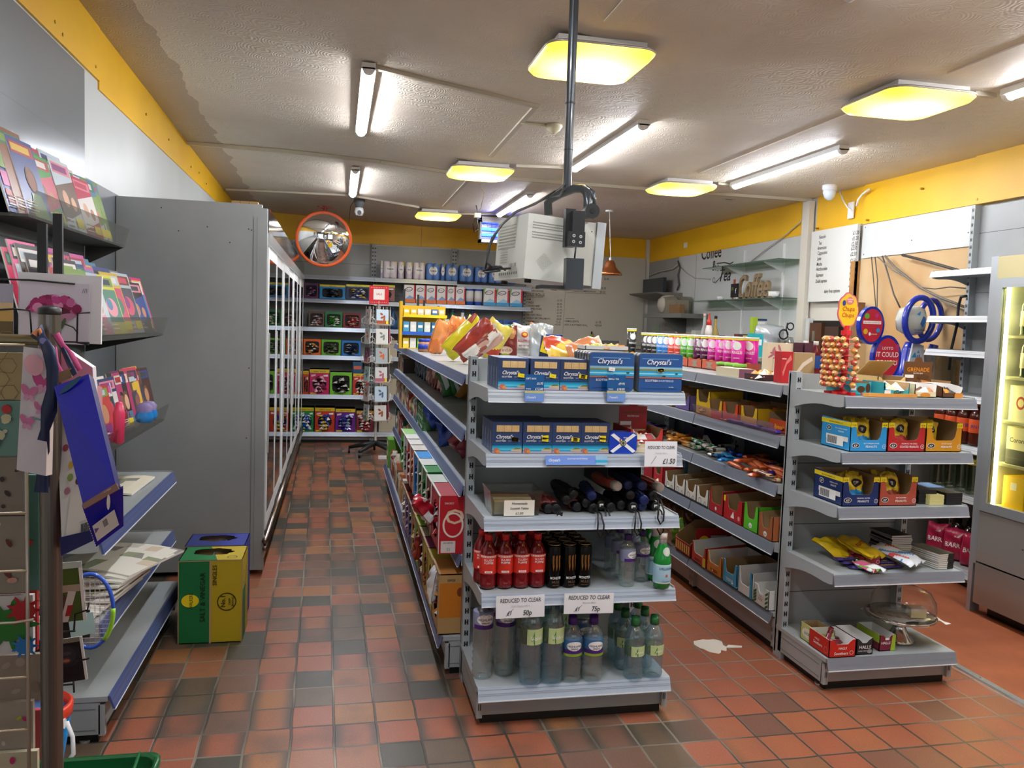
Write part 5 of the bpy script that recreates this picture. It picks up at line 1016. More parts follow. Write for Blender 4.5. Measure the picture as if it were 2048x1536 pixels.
mb = MB(); mb.box(-.05, 0, 0, .045, .012, .155, K('#26335a', .4)); p = front(mb, .12, .12, 0, .05, -.06); p.poly([(.01, .02), (.11, .0), (.12, .08), (.02, .1)], YST); p.text('£1.25', .065, .035, .035, INK, rot=-.1, wmax=.08); tag(mb.ob('price_sign', None, (ony(1103, 690, 4.25).x-.02, 4.25, Z1), (0, .1, 0)), 'small yellow and navy price sign, 1.25, between the packets on the gondola top', 'price sign')
mb = MB()
def yt(mb, w, d, h):
    mb.box(0, 0, 0, w, d, .004, WPL); [mb.box(*b, WPL) for b in ((0, 0, 0, w, .003, h), (0, d-.003, 0, w, d, h), (0, 0, 0, .003, d, h), (w-.003, 0, 0, w, d, h))]
mb.box(0, 0, -.112, .2, .12, 0, CARD); yt(mb, .2, .12, .02); t = tag(mb.ob('display_tray', None, (1.055, 3.46, Z1+.112)), 'white tray of yellow sweets on a carton behind the blue tins', 'tray')
mb = MB(); crumple(mb, .02, .02, .18, .1, .005, 26, [K('#dfe07a', .4), K('#e6e2b0', .4), K('#c9d860', .4), K('#e0a060', .4)], R_, .028, .03); o = mb.ob('wrapped_sweets', t)
# chip tube standing at the back
def tube_can(R, H, c, pr=None, lid='#f2d820'):
    t = T('crisp_tube', 'x', 'crisp tube', group='crisp tubes'); mb = MB(); mb.lathe([(R, 0), (R, H*.93)], K(c, .3, coat=.3), 20); p = cylpen(mb, R+.0003)
    p.ell(0, H*.74, R*.66, R*.66, WH); p.text('PRINGLES' if pr is None else pr, 0, H*.5, .022, WH, wmax=R*1.7); p.text('ORIGINAL', 0, H*.36, .009, WH, wmax=R); p.ell(0, H*.15, R*.7, H*.1, K('#e8b04a')); mb.ob('tube', t)
    mb = MB(); mb.lathe([(R*1.02, H*.9), (R*1.02, H*.95)], YST, 20); mb.lathe([(R*1.04, H*.95), (R*1.04, H), (R*.95, H), (0, H-.002)], K('#eceae2', .4), 20); mb.ob('lid', t); return t
tc = tube_can(.036, .235, '#1e1e1e'); tc.location = (ony(1262, 700, 6.0).x, 6.0, 1.2635); tc['label'] = 'single black crisp tube standing apart at the far end of the right gondola top'; tc['group'] = 'lone tube'; del tc['group']
# far end of the top: card rack, hardware display, jars
t = T('card_rack', 'white rack of three greeting card packs on the far gondola top', 'display stand', (ony(930, 672, 6.7).x, 6.7, Z1))
mb = MB(); mb.box(-.19, 0, 0, .21, .12, .05, K('#d8dde2', .4)); mb.box(-.12, -.004, .01, .16, 0, .04, K('#3a66a8', .4)); q = front(mb, 1, 1, -.0045); q.text('FUNNY CARDS', .02, .017, .02, WH); mb.ob('stand', t); MB().tube([(-.2, .03, .23), (.2, .03, .23)], .003, WIRE).tube([(0, .05, .05), (0, .05, .26)], .004, WIRE).ob('wire_frame', t)
for i, c in enumerate(('#e2dfdc', '#e6d9dd', '#dcd6cc')):
    mb = MB(); mb.box(0, 0, 0, .12, .03, .17, K(c, .5)); p = front(mb, .12, .17)
    for k in range(7): p.ell(.03+.011*k % .08+.01, .04+.015*k, .007, .012, K(('#b9a9a4', '#c98a9a', '#a89a8a')[i]), 8, rot=k)
    tag(mb.ob('card_pack', None, (t.location.x-.185+.13*i, 6.68, Z1+.055)), f'pale floral greeting card pack in the white rack, {("left", "middle", "right")[i]} one', 'card pack')
t = T('hardware_display', 'yellow display of glue and tape packs at the far end of the gondola top', 'display stand', (ony(848, 700, 6.35).x, 6.35, Z1)); mb = MB()
mb.box(-.17, .1, 0, .17, .11, .33, K('#e6b81e', .5)); mb.box(-.19, 0, 0, -.17, .11, .36, K('#e0b020', .5)); [mb.box(-.17, 0, z, .17, .1, z+.006, K('#e6c040', .5)) for z in (0, .12, .24)]; mb.box(-.12, -.004, .24, .17, 0, .262, YST); mb.box(-.17, -.003, .105, .17, 0, .13, K('#2a64c8', .4)); mb.ob('stand', t)
for r, z in enumerate((.006, .131, .246)):
    for k in range(6):
        c = (('#e8d850', '#dfe6ea', '#5ab02e', '#e6c22a', '#3a78c0', '#d8e0d0'), ('#4aa0d0', '#dfe8ea', '#3a8ab8', '#d8e8ea', '#2a78a8', '#dfe8ea'), ('#e8c830', '#e6c84a', '#dcdad4', '#e8e2d0', '#3a70b8', '#e6d890'))[r][k]
        tag(MB().box(0, 0, 0, .045, .04, .075 if r < 2 else .06, K(c, .4)).box(.006, -.001, .03, .039, 0, .05, K('#f4f2e8')).ob('glue_pack', None, (t.location.x-.16+.054*k, 6.38, Z1+z)), f'small {("yellow and white", "blue and white", "yellow")[r]} pack, {("bottom", "middle", "top")[r]} row, {ORD[k]} from left, in the yellow display', 'glue pack')
for i, (px, h) in enumerate(((848, .09), (858, .09))):
    jt = T('biscuit_jar', f'blue-lidded biscuit jar on the gondola top, {("left", "right")[i]} of two', 'jar', (ony(px, 705, 5.75+.15*i).x, 5.75+.15*i, Z1))
    MB().lathe([(.04, 0), (.042, .01), (.042, h*.75), (.036, h*.8)], K('#b07a4a', .3), 16).lathe([(.0425, .02), (.0425, .055)], K('#2a48b0', .4), 16).ob('jar_body', jt); MB().lathe([(.04, h*.78), (.04, h), (0, h)], K('#1f3fb0', .35), 16).ob('lid', jt)
for i in range(4):
    x = -.0; tag(MB().box(-.01, -.008, -.0, .01, .008, .62-.05*i, BLKM).ob('broom_handle', None, (ony((807, 835, 847, 876)[i], 650, 8.0).x, 8.0, 1.18)), f'black pole standing behind the gondola, {ORD[i]} from left', 'pole')
tag(MB().box(0, 0, 0, .45, .3, 1.18, K('#5a5d60', .5)).ob('umbrella_bin', None, (ony(800, 700, 7.95).x, 7.86, 0)), 'dark grey bin of black poles behind the far end of the middle gondola', 'bin')
# --- shelf B: snack packets
SH = [('green and white crisp packet on the second shelf of the nearest bay, left one', 880, 797, 1.051, ['#2f6a34', '#dfe6e0', '#3a7a3a', '#1f4a28'], 1.2, .3, 21), ('green and white crisp packet on the second shelf, middle one', 903, 799, 1.051, ['#2f7034', '#cfd8d0', '#24542c'], 1.1, .5, 22),
      ('green and white crisp packet on the second shelf, right one', 925, 800, 1.051, ['#386e34', '#d8ddd8', '#2a5a2c'], .9, .6, 23), ('amber packet on the second shelf next to the upright post', 928, 812, 1.051, ['#b07a30', '#a8682a', '#c08a40'], .5, .8, 24)]
for lb, px, py, z, c, tl, sp, sd in SH: packet(lb, px, py, z, .17, .23, .07, c, tl, sp, sd)
for i in range(6):
    y = 5.0+i*.17; packet(f'long red multipack on the second shelf, {ORD[i]} from the near end', 0, 0, 0, .17, .185, .055, ['#9a3424', '#b04a34', '#d8a890', '#8a2c20'], .25, 1.25, 30+i, loc=(.64, y, 1.052), cat='multipack')
for i in range(5): packet(f'dark blue multipack at the far end of the second shelf, {ORD[i]} from the near end', 0, 0, 0, .17, .17, .055, ['#2a3a52', '#1f2c44', '#4a5a6a'], .2, 1.3, 40+i, loc=(.65, 6.15+i*.17, 1.052), cat='multipack')
# --- shelf C
packet('dark blue crisp packet lying on the third shelf, nearer one', 875, 896, .817, .16, .2, .05, ['#1f3f9a', '#24479f', '#16307a'], 1.3, .2, 50)
packet('blue and yellow crisp packet lying on the third shelf, farther one', 852, 862, .817, .16, .22, .06, ['#2447a8', '#e0b030', '#1f3f98'], 1.3, .3, 51)
packet('yellow crisp packet lying on the third shelf', 885, 868, .817, .15, .18, .06, ['#d0a82a', '#d8b43a', '#b88a20'], 1.3, -.2, 52)
packet('dark red and orange crisp packet on the third shelf by the post', 908, 922, .817, .16, .2, .07, ['#8a2434', '#b0682a', '#7a1f2e'], .9, .6, 53)
packet('small maroon packet on the third shelf behind the post', 925, 927, .817, .14, .18, .06, ['#7a1f30', '#8a2a3a'], .8, .5, 54)
cn2 = MB().lathe([(.036, 0), (.037, .002), (.036, .005), (.036, .045), (.037, .05), (0, .05)], K('#4a7a4a', .35), 16); p = cylpen(cn2, .0365); p.rect(-.03, .008, .03, .042, K('#3a6238')); p.ell(0, .025, .012, .012, WH)
for i in range(4):
    for k in range(3):
        for j in range(2): tag(cn2.ob('food_tin', None, (.56+.078*j, 5.15+.085*i, .816+.0505*k), (0, 0, -PI/2)), f'green food tin stacked on the third shelf, {("bottom", "middle", "top")[k]} layer', 'tin', f'green food tins, {("bottom", "middle", "top")[k]} layer')
GC = ['#d8cdb8', '#c97a5a', '#a83c3a', '#e0dccc', '#2f6a5a', '#8a8a3a', '#4a3a30', '#d8a85a', '#6a7a9a', '#b8b09a']
rd = random.Random(21)
def goods(y0, y1, z, x, hmax, lab, step=.095):
    y = y0; i = 0
    while y < y1:
        w = step*rd.uniform(.8, 1.1); h = hmax*rd.uniform(.65, 1); c = rd.choice(GC); c2 = rd.choice(GC)
        mb = MB()
        if rd.random() < .45: mb.lathe([(w*.42, 0), (w*.44, .004), (w*.44, h*.8), (w*.25, h*.9), (w*.25, h)], K(c, .35), 12, (w*.44, w/2, 0)); mb.lathe([(w*.445, h*.2), (w*.445, h*.6)], K(c2, .4), 12, (w*.44, w/2, 0))
        else: mb.box(0, 0, 0, .11, w*.92, h, K(c, .4)); mb.box(-.0008, w*.12, h*.3, 0, w*.8, h*.75, K(c2, .45)); mb.box(-.001, w*.2, h*.78, 0, w*.7, h*.88, K('#f0eee6'))
        tag(mb.ob('grocery_pack', None, (x, y, z+.001)), f'{lab}, {ORD[min(i, 27)]} from the near end', 'grocery pack'); y += w; i += 1
goods(5.55, 7.6, .815, .53, .17, 'small grocery pack on the third shelf of the middle gondola')
goods(6.05, 7.6, .515, .53, .2, 'grocery pack on the fourth shelf of the middle gondola')
goods(5.6, 7.3, .17, .47, .22, 'bottle or pack on the base shelf of the middle gondola')
goods(7.05, 7.6, 1.05, .55, .16, 'small pack at the far end of the second shelf')
for k in range(3): tag(MB().box(0, 0, 0, .3, .22, .085, K('#6aa83a', .5)).box(-.001, .02, .02, .0, .2, .06, K('#e6e2c0')).ob('carton', None, (.46, 7.42, .171+.0855*k)), f'lime green carton at the far base end of the gondola, {("bottom", "middle", "top")[k]} of three', 'carton')
# --- shelf D and base: windowed crisp boxes facing the aisle
def crispbox(label, y, w, h, z, side, top, win, x=.455, d=.30, txt=None, trim='#e8e6e0'):
    t = T('crisp_box', label, 'crisp box', (x, y, z)); S_ = K(side, .45); mb = MB(); th = .004
    mb.box(0, 0, 0, d, th, h, S_); mb.box(0, w-th, 0, d, w, h, S_); mb.box(d-th, 0, 0, d, w, h, CARD); mb.box(0, 0, 0, d, w, th, CARD); mb.box(0, 0, h-th, d, w, h, K(top, .5)); mb.box(-.003, -.001, h-.004, .004, w+.001, h+.002, K(trim)); mb.box(-.003, -.001, 0, .0, .006, h, K(trim))
    n = 16; O = [(w/2+w*.5*max(-1, min(1, 1.42*math.cos(PI/4+2*PI*i/n))), h/2+h*.5*max(-1, min(1, 1.42*math.sin(PI/4+2*PI*i/n)))) for i in range(n)]
    I = [(w/2+w*.30*(1+.12*math.sin(5*i))*math.cos(PI/4+2*PI*i/n), h*.48+h*.34*math.sin(PI/4+2*PI*i/n)) for i in range(n)]
    V = [(0, a, b) for a, b in O]+[(0, a, b) for a, b in I]; mb.add(V, [(i, (i+1) % n, (i+1) % n+n, i+n) for i in range(n)], S_)
    mb.box(.02, .01, th, .022, w-.01, h*.85, K('#1d1a18', .6)); q = front(mb, d, h)
    if txt: txt(q, d, h)
    mb.ob('carton', t); mb = MB(); [(setattr(mb, 'M', Matrix.Translation((0, 0, .045*k))), crumple(mb, .012, w*.32, .03, w*.66, h*.16, 4, [K(c, .25, coat=.5) for c in win], R_, .045, .026)) for k in range(4)]; mb.ob('crisp_packets', t)
    return t
def oxo(p, d, h): p.poly([(0, .0), (.0, h), (d, h), (d, 0)], K('#c2202c', .4)); p.rect(.008, .004, .07, .055, K('#e6dcd8')); p.text('BEST BEFORE', .039, .044, .007, INK, wmax=.055); p.text('S1', .04, .012, .018, K('#8a8a8a')); p.text('Oxi', .02, h*.52, .09, K('#e8c8a8'), 'L', sx=1.2); p.ring(.058, h*.5, .045, .008, K('#f0e0d0'), ry=.055); p.text('SMOKY', .02, h-.035, .012, K('#f0d8d0'), 'L', rot=0)
D = [('bright red crisp box, nearest on the fourth shelf', 3.43, .30, .248, '#b82430', '#b0424a', ['#c02838', '#d8d8d8']), ('maroon windowed crisp box, second on the fourth shelf', 3.75, .2, .245, '#7a3a2e', '#cfd8cc', ['#8a3030', '#caa890']), ('green windowed crisp box, nearer of two on the fourth shelf', 3.97, .2, .25, '#2f7a36', '#3a8a48', ['#2a6a30', '#c8d8c0']),
     ('green windowed crisp box, farther of two on the fourth shelf', 4.18, .2, .25, '#2c6e34', '#d8dcd4', ['#2a6a30', '#c09a80']), ('bright blue windowed crisp box on the fourth shelf', 4.40, .24, .248, '#2a86cc', '#3a96dc', ['#1a3a8a', '#c8d0e0']), ('orange windowed crisp box on the fourth shelf', 4.66, .2, .25, '#c9703a', '#dcd4c8', ['#c05a2a', '#e0c0a0']),
     ('red windowed crisp box beside the orange one on the fourth shelf', 4.88, .22, .25, '#b83028', '#dcd8d0', ['#a02020', '#e0e0e0']), ('black and white windowed crisp box on the fourth shelf', 5.12, .22, .25, '#d8d6d0', '#e4e2dc', ['#202020', '#404040']), ('lime green windowed crisp box, farthest on the fourth shelf', 5.36, .26, .248, '#7ac052', '#9ad07a', ['#3a8a30', '#c0e0b0'])]
for i, (lb, y, w, h, c, tp, wn) in enumerate(D): crispbox(lb, y, w, h, .517, c, tp, wn, txt=oxo if i == 0 else None, x=.435)
def org(p, d, h): p.rect(0, h*.28, d, h*.85, K('#c9781e', .5)); p.text('55925', .05, h*.88, .014, INK, wmax=.06); p.ell(.09, h*.7, .015, .02, K('#7a3a1a'))
E_ = [('orange and kraft crisp box, nearest on the base shelf', 3.41, .24, .262, '#b8945e', '#c98a4a', ['#d88a3a', '#e8e8e8', '#a03020']), ('yellow crisp box, second on the base shelf', 3.66, .2, .25, '#c9b428', '#b8a83a', ['#7a2030', '#c02828']), ('yellow crisp box with purple top, third on the base shelf', 3.87, .2, .25, '#bfa826', '#8a3a6a', ['#6a2a20', '#a83a3a']), ('maroon and kraft crisp box on the base shelf', 4.08, .2, .25, '#6a2a34', '#a8a088', ['#d0b890', '#e0e0d0']),
     ('olive green crisp box on the base shelf', 4.30, .22, .25, '#6a8a2e', '#8ab83a', ['#a02828', '#e0c040']), ('kraft box with yellow top on the base shelf', 4.53, .2, .25, '#a88c5a', '#c9b43a', ['#a83030', '#e0d0a0']), ('navy and yellow crisp box on the base shelf', 4.74, .2, .25, '#28357a', '#2a3f98', ['#24306a', '#d8b83a']), ('purple crisp box beside the navy one on the base shelf', 4.95, .24, .25, '#7a5a9a', '#a0282c', ['#503a70', '#c8a8c8']), ('dark red and white crisp box, farthest on the base shelf', 5.2, .24, .25, '#c8c0b4', '#7a1f24', ['#a82828', '#e8e8e0'])]
for i, (lb, y, w, h, c, tp, wn) in enumerate(E_): crispbox(lb, y, w, h, .172, c, tp, wn, txt=org if i == 0 else None, x=.44, trim='#b09468')
packet('shiny brown packet slipping out of the base row boxes', 0, 0, 0, .1, .13, .05, ['#9a3a28', '#c8a048', '#6a2020'], .2, 1.4, 60, loc=(.425, 4.30, .24), cat='crisp packet')
packet('white and orange packet hanging out of the nearest orange box', 0, 0, 0, .1, .15, .05, ['#e0e0dc', '#d88a3a', '#dfe0e4'], .15, 1.4, 61, loc=(.425, 3.56, .27))
packet('lime green packet resting on the base row boxes', 0, 0, 0, .1, .14, .04, ['#8ac83a', '#a8d850', '#6aa830'], 1.2, .4, 62, loc=(.47, 4.35, .425))
packet('red packet poking out of the bright red box', 0, 0, 0, .11, .13, .05, ['#c02030', '#d8d0d0', '#a81828'], -.7, 1.2, 63, loc=(.43, 3.62, .6))
# ================================================================ RIGHT GONDOLA, sweets side
Z2 = 1.263
cols = ['#d81fa0', '#d81fa0', '#d81fa0', '#c81890', '#5c1648', '#5c1648', '#5ab024', '#4aa028', '#d8402c', '#d8402c', '#1f7ac8', '#2a86d0', '#2a2a2a', '#2a2a2a', '#2a2a2a']
nmz = {'#d81fa0': 'magenta', '#c81890': 'deep pink', '#5c1648': 'plum', '#5ab024': 'green', '#4aa028': 'dark green', '#d8402c': 'red', '#1f7ac8': 'blue', '#2a86d0': 'sky blue', '#2a2a2a': 'black'}
protos = {}
for i, c in enumerate(cols):
    for r in range(2):
        y = 4.42+i*.105; x = 2.27+.085*r; lb = f'{nmz[c]} crisp tube, {ORD[i]} from the near end of the {("front", "rear")[r]} tube row'
        if c not in protos: o = tube_can(.038, .195, c); protos[c] = o; o.location = (x, y, Z2+.012); o['label'] = lb; o.rotation_euler = (0, 0, -.7)
        else: dup(protos[c], (x, y, Z2+.012), -.9 + .3*(i % 3), lb)
for i in range(7):
    y = 4.38+i*.21; mb = MB(); mb.box(0, 0, 0, .17, .2, .004, K('#a8503a', .6)); mb.box(0, 0, 0, .004, .2, .055, K('#b8543c', .6)); mb.box(0, 0, 0, .17, .004, .055, K('#a84a34', .6)); q = Pen(mb, (-.0004, .2, 0), (0, -1, 0)); q.poly([(.05, .01), (.15, .01), (.12, .028), (.15, .046), (.05, .046), (.08, .028)], K('#8a8270'))
    tag(mb.ob('cardboard_tray', None, (2.222, y, Z2)), f'terracotta cardboard tray under the crisp tubes, {ORD[i]} from the near end', 'tray')
for i in range(3):
    jt = T('spread_jar', f'small brown jar with green lid in front of the magenta tubes, {ORD[i]} from left', 'jar', (2.13+.0*i, 4.32-.1*i, Z2+.0)); MB().lathe([(.03, 0), (.036, .004), (.036, .045), (.032, .05)], K('#6a3420', .3), 16).lathe([(.0365, .008), (.0365, .035)], K('#c8b43a', .4), 16).ob('jar_body', jt); MB().lathe([(.036, .049), (.037, .05), (.037, .064), (0, .065)], K('#7ac040', .35), 16).ob('lid', jt)
tag(MB().box(0, 0, 0, .09, .24, .045, K('#d8cdae', .5)).box(0, -.001, 0, .09, .0, .045, K('#7a4a60', .5)).ob('chocolate_box', None, (2.035, 3.94, Z2), (0, 0, .05)), 'long pale chocolate box lying in front of the jars', 'box')
mb = MB(); mb.box(0, 0, 0, .14, .16, .004, K('#4a2c34', .5)); mb.box(0, 0, 0, .003, .16, .03, K('#4a2c34', .5)); mb.box(0, 0, 0, .14, .003, .03, K('#4a2c34', .5)); t = tag(mb.ob('chocolate_tray', None, (2.05, 3.72, Z2), (0, 0, .1)), 'dark open tray of cream and gold sweets behind the red gift box', 'tray'); mb = MB(); crumple(mb, .02, .03, .12, .13, .006, 10, [CREAM, K('#d8a850', .3), WH], R_, .05, .05); mb.ob('wrapped_sweets', t)
def gbox(nm, lb, x, y, w, d, h, c, dr=None, rz=0, cat='gift box'):
    mb = MB(); mb.box(0, 0, 0, w, d, h, K(c, .45)); 
    if dr: dr(front(mb, w, h), w, h)
    return tag(mb.ob(nm, None, (x, y, Z2+.0005), (0, 0, rz)), lb, cat)
gbox('gift_box', 'cream gift box with pink flowers behind the red bottle box', 2.21, 3.98, .15, .05, .185, '#dccab0', lambda p, w, h: ([p.ell(w*.3+.012*math.cos(k*1.1)*k*.6, h*.72+.01*math.sin(k*1.7)*k*.6, .006, .022, K('#b86a78'), 8, rot=k*.7) for k in range(8)], p.rect(w*.25, .0, w*.75, h*.55, K('#e0d2b8')), p.ell(w*.2, .02, .01, .018, K('#5a3a40')), p.text('Mia', w*.5, h*.32, .02, K('#a86a70'), sh=.3)))
gbox('gift_box', 'tall red bottle gift box at the near end of the right gondola top', 2.075, 3.60, .062, .062, .15, '#b81f26', lambda p, w, h: (p.poly([(w*.2, h*.2), (w*.5, h*.6), (w*.9, h*.75), (w*.8, h*.9), (w*.45, h*.7), (w*.15, h*.35)], K('#d87a70')), p.text('wine', w*.25, h*.75, .012, WH)))
gbox('gift_box', 'kraft coloured bottle box behind the red bottle box', 2.18, 3.66, .11, .06, .145, '#b09468', lambda p, w, h: p.poly([(w*.1, h*.2), (w*.5, h*.55), (w*.9, h*.75), (w*.85, h*.88), (w*.4, h*.66), (w*.05, h*.3)], K('#e0d0b8')))
gbox('gift_box', 'purple and gold box above the kraft bottle box, left of two', 2.36, 3.97, .05, .05, .19, '#4a2434', None); gbox('gift_box', 'purple and gold box above the kraft bottle box, right of two', 2.42, 3.97, .05, .05, .19, '#4f2838', None)
gbox('carton', 'brown cardboard carton behind the lollipop stand', 2.355, 3.5, .1, .2, .2, '#a8845a', lambda p, w, h: p.rect(w*.3, h*.3, w*.7, h*.6, K('#b8986e')), cat='box')
jb = bottle('juice_bottle', 'x', .03, .2, K('#7a1f28', .2, 0, .3, 1.3), K('#ecebe6', .4), (.25, .6, K('#2a4a90', .4)), 'soda', 'white-capped drink bottles')
for i, (px, c) in enumerate(((1610, 0), (1630, 0), (1648, 0))):
    lb = f'white-capped drink bottle behind the gift boxes, {ORD[i]} from left'; x = ony(px, 720, 4.15).x
    if i == 0: jb.location = (x, 4.15, Z2); jb['label'] = lb
    else: dup(jb, (x, 4.15, Z2), .5*i, lb)
# shelf trays: origin at front-left foot, front facing the aisle (-X)
def ztray(y_near, w, z, lb, out, pen=None, hb=.09, hf=.05, d=.24, notch=.55, hs=None, inner=CARD, x=2.0, items=None, cut='square', spen=None):
    t = tray('sweet_tray', lb, w, d, hb, hf, out, pen, spen, notch=notch, hs=hs, inner=inner, loc=(x, y_near+w, z), rz=-PI/2, cut=cut)
    if items: mb = MB(); crumple(mb, .02, .03, w-.02, d-.03, .006, int(8*w/.12), [K(c, .3, coat=.4) for c in items], R_, hf*.9, .05); mb.ob('wrapped_bars', t)
    return t
zb = 1.0265
def reese(p, w, hf, hs): p.text("Reese's", w*.5, hf*.3, hf*.5, K('#f0c020'), wmax=w*.75, sh=.2)
ztray(3.475, .2, zb, 'orange peanut butter cup tray, nearest on the upper sweet shelf', '#c8481e', reese, .09, .06, .22, 1.0, items=['#d8581e', '#3a2418'], x=2.07)
ztray(3.70, .17, zb, 'yellow and orange sweet tray, second on the upper sweet shelf', '#e0b820', None, .1, .05, .2, .6, items=['#d8581e', '#e0d0a0'], x=2.02)
ztray(3.88, .17, zb, 'orange red sweet tray, third on the upper sweet shelf', '#d8501e', None, .1, .045, .2, .6, items=['#c8c8c8', '#d8581e', '#3a8a4a'], x=2.01)
ztray(4.06, .18, zb, 'yellow and red chocolate tray in the middle of the upper sweet shelf', '#e0b41e', lambda p, w, hf, hs: (p.rect(w*.3, 0, w, hf, K('#d84a2a')),), .1, .04, .2, .6, items=['#e8e0d0', '#e8b830'], x=2.01)
ztray(4.25, .18, zb, 'tall yellow and white chocolate sweet tray on the upper sweet shelf', '#e6c020', lambda p, w, hf, hs: (p.text("m&m's", w*.5, hf*.25, hf*.5, K('#3a2018'), wmax=w*.8),), .14, .07, .2, .65, items=['#6a4a2a', '#e8c830'], x=2.03, hs=.135)
t = ztray(3.72, .3, zb+.1, 'large orange multipack carton at the back of the upper sweet shelf', '#c8481e', reese, .11, .06, .12, .5, x=2.15, items=None, hs=.1)
for a_ in (.001,): t['label'] = 'large orange torn carton at the back of the upper sweet shelf'; t.location.z = zb
ztray(4.5, .2, zb, 'kraft tray of purple bars at the far part of the upper sweet shelf', '#6a5a9a', None, .09, .05, .2, .6, items=['#4a2a8a', '#b89a6a'], x=2.02)
ztray(4.75, .22, zb, 'kraft carton far along the upper sweet shelf', '#a8845a', None, .12, .05, .2, .6, items=['#d8c890'], x=2.02)
# clear riser strip
o = MB().prism([(1.985, 1.03), (1.988, 1.03), (1.975, 1.085), (1.972, 1.085)], 'y', 3.46, 4.36, clear_mat('riser', '#f0dcdc', .1, .1)).ob('shelf_riser'); tag(o, 'clear plastic riser strip along the front of the upper sweet shelf', 'shelf edge')
vb2 = bar_mb(.16, .035, .022, K('#5a3aa0', .25, coat=.5), K('#3f2a80', .3), 'Dairy', WH)
for i in range(3): tag(vb2.ob('chocolate_bar', None, (2.02, 3.56+.17*i, zb+.001), (0, 0, PI/2+.05*i)), f'purple wrapped bar behind the clear riser, {ORD[i]} from the near end', 'chocolate bar')
# loose bars on the third shelf
zc = .802
BARS = {'orange': bar_mb(.15, .04, .022, K('#d8703a', .25, coat=.5), K('#b84a20', .3), 'Crunch', K('#7a2a18')), 'purple': bar_mb(.15, .045, .02, K('#3a2080', .2, coat=.6), K('#2a1860', .3), 'Milk', WH), 'brown': bar_mb(.14, .035, .018, K('#6a3420', .3, coat=.5), K('#c8a880', .3), 'Toffee', CREAM),
        'light blue': bar_mb(.14, .035, .016, K('#3aa0d8', .2, coat=.6), K('#1f5aa8', .3)), 'navy': bar_mb(.15, .045, .02, K('#1f3a8a', .2, coat=.6), K('#162a6a', .3)), 'green': bar_mb(.15, .04, .02, K('#1f7a44', .25, coat=.5), K('#c8c8c0', .3), 'Mint', WH), 'white': bar_mb(.13, .04, .02, K('#d8d6c8', .3, coat=.4), K('#4a3a3a', .3)), 'golden': bar_mb(.15, .04, .02, K('#d8902e', .25, coat=.5), K('#b86a20', .3))}
SEQ = [(3.46, 3.62, 'brown', 2.0, 2), (3.5, 3.9, 'orange', 2.02, 10), (3.55, 3.72, 'purple', 2.10, 4), (3.6, 3.95, 'brown', 2.12, 6), (3.72, 4.0, 'orange', 2.10, 6), (3.92, 4.15, 'light blue', 2.03, 5), (3.9, 4.2, 'navy', 2.12, 6), (4.1, 4.35, 'white', 2.04, 6), (4.2, 4.42, 'white', 2.12, 4), (4.2, 4.6, 'green', 2.05, 9), (4.55, 4.85, 'golden', 2.04, 9), (4.8, 5.1, 'brown', 2.05, 8), (5.1, 5.6, 'purple', 2.06, 9)]
for y0, y1, c, x, n in SEQ:
    for i in range(n):
        y = y0+(y1-y0)*(i+.5)/n; o = BARS[c].ob('chocolate_bar', None, (x+.08*rd.random(), y, zc+.002+.02*(i % 3)*.8), (0, -.06*(i % 2), rd.choice([PI/2, PI/2+.2, .25, .1, PI/2-.25])+rd.uniform(-.15, .15)))
        tag(o, f'{c} wrapped chocolate bar lying loose on the third sweet shelf', 'chocolate bar', f'{c} bars lying loose on the third sweet shelf')
t = tray('sweet_tray', 'dark navy chocolate carton at the back of the third sweet shelf', .3, .1, .17, .1, '#1f1f4a', lambda p, w, hf, hs: p.text('MILK CHOCOLATE', w*.5, hf*.5, .016, K('#6a6aa0'), wmax=w*.7), notch=.3, loc=(2.17, 4.9, zc), rz=-PI/2)
for i in range(4): tag(MB().tube([(0, 0, .02), (.0, .05, .075)], .006, WH, 6).ob('lolly_stick_pack', None, (2.12+.02*i, 4.5, zc), (0, 0, -.5+.3*i)), f'thin white stick leaning in the dark end of the third sweet shelf, {ORD[i]} from left', 'stick pack')
# fourth shelf trays
zd = .5265
gg = lambda p, w, hf, hs: (p.ell(w*.5, hf*.45, .016, .013, WH), p.text('GO', w*.5, hf*.33, .012, INK))
ztray(3.46, .13, zd, 'brown animal-face sweet tray, nearest on the fourth sweet shelf', '#a8623a', gg, .13, .05, .24, .5, items=['#c8b8a0', '#d8d8d0'], hs=.115)
ztray(3.60, .14, zd, 'lime green sweet tray on the fourth sweet shelf', '#5ac02a', gg, .14, .06, .24, .5, items=['#c8c8c0', '#e0e0d8'], hs=.13)
ztray(3.76, .2, zd, 'bright red chocolate finger tray on the fourth sweet shelf', '#b81f26', lambda p, w, hf, hs: (p.poly([(w*.4, hf*.3), (w*.55, hf*.9), (w*.6, hf*.3)], WH), p.ell(w*.85, hf*.5, .012, .012, K('#e8a0a0')), p.rect(0, hs-.03, .02, hs, YST)), .14, .06, .24, .5, items=['#c82028', '#e8e8e8'], hs=.12)
ztray(3.97, .16, zd, 'red and kraft sweet tray with torn flaps on the fourth sweet shelf', '#b02228', lambda p, w, hf, hs: p.ell(w*.5, hf*.5, .01, .01, WH), .15, .05, .24, .7, hs=.13)
wt = lambda p, w, hf, hs: (p.ring(w*.3, hf*.5, .018, .003, INK), p.ring(w*.75, hf*.4, .012, .003, INK), p.rect(0, 0, w, .012, INK))
for i in range(4): ztray(4.15+i*.155, .145, zd, f'white and black torn sweet tray on the fourth sweet shelf, {ORD[i]} from the near end', '#dcd8cc', wt, .12, .05, .22, .55, items=['#c8d8c0', '#e8e4d0'] if i > 1 else None, hs=.1)
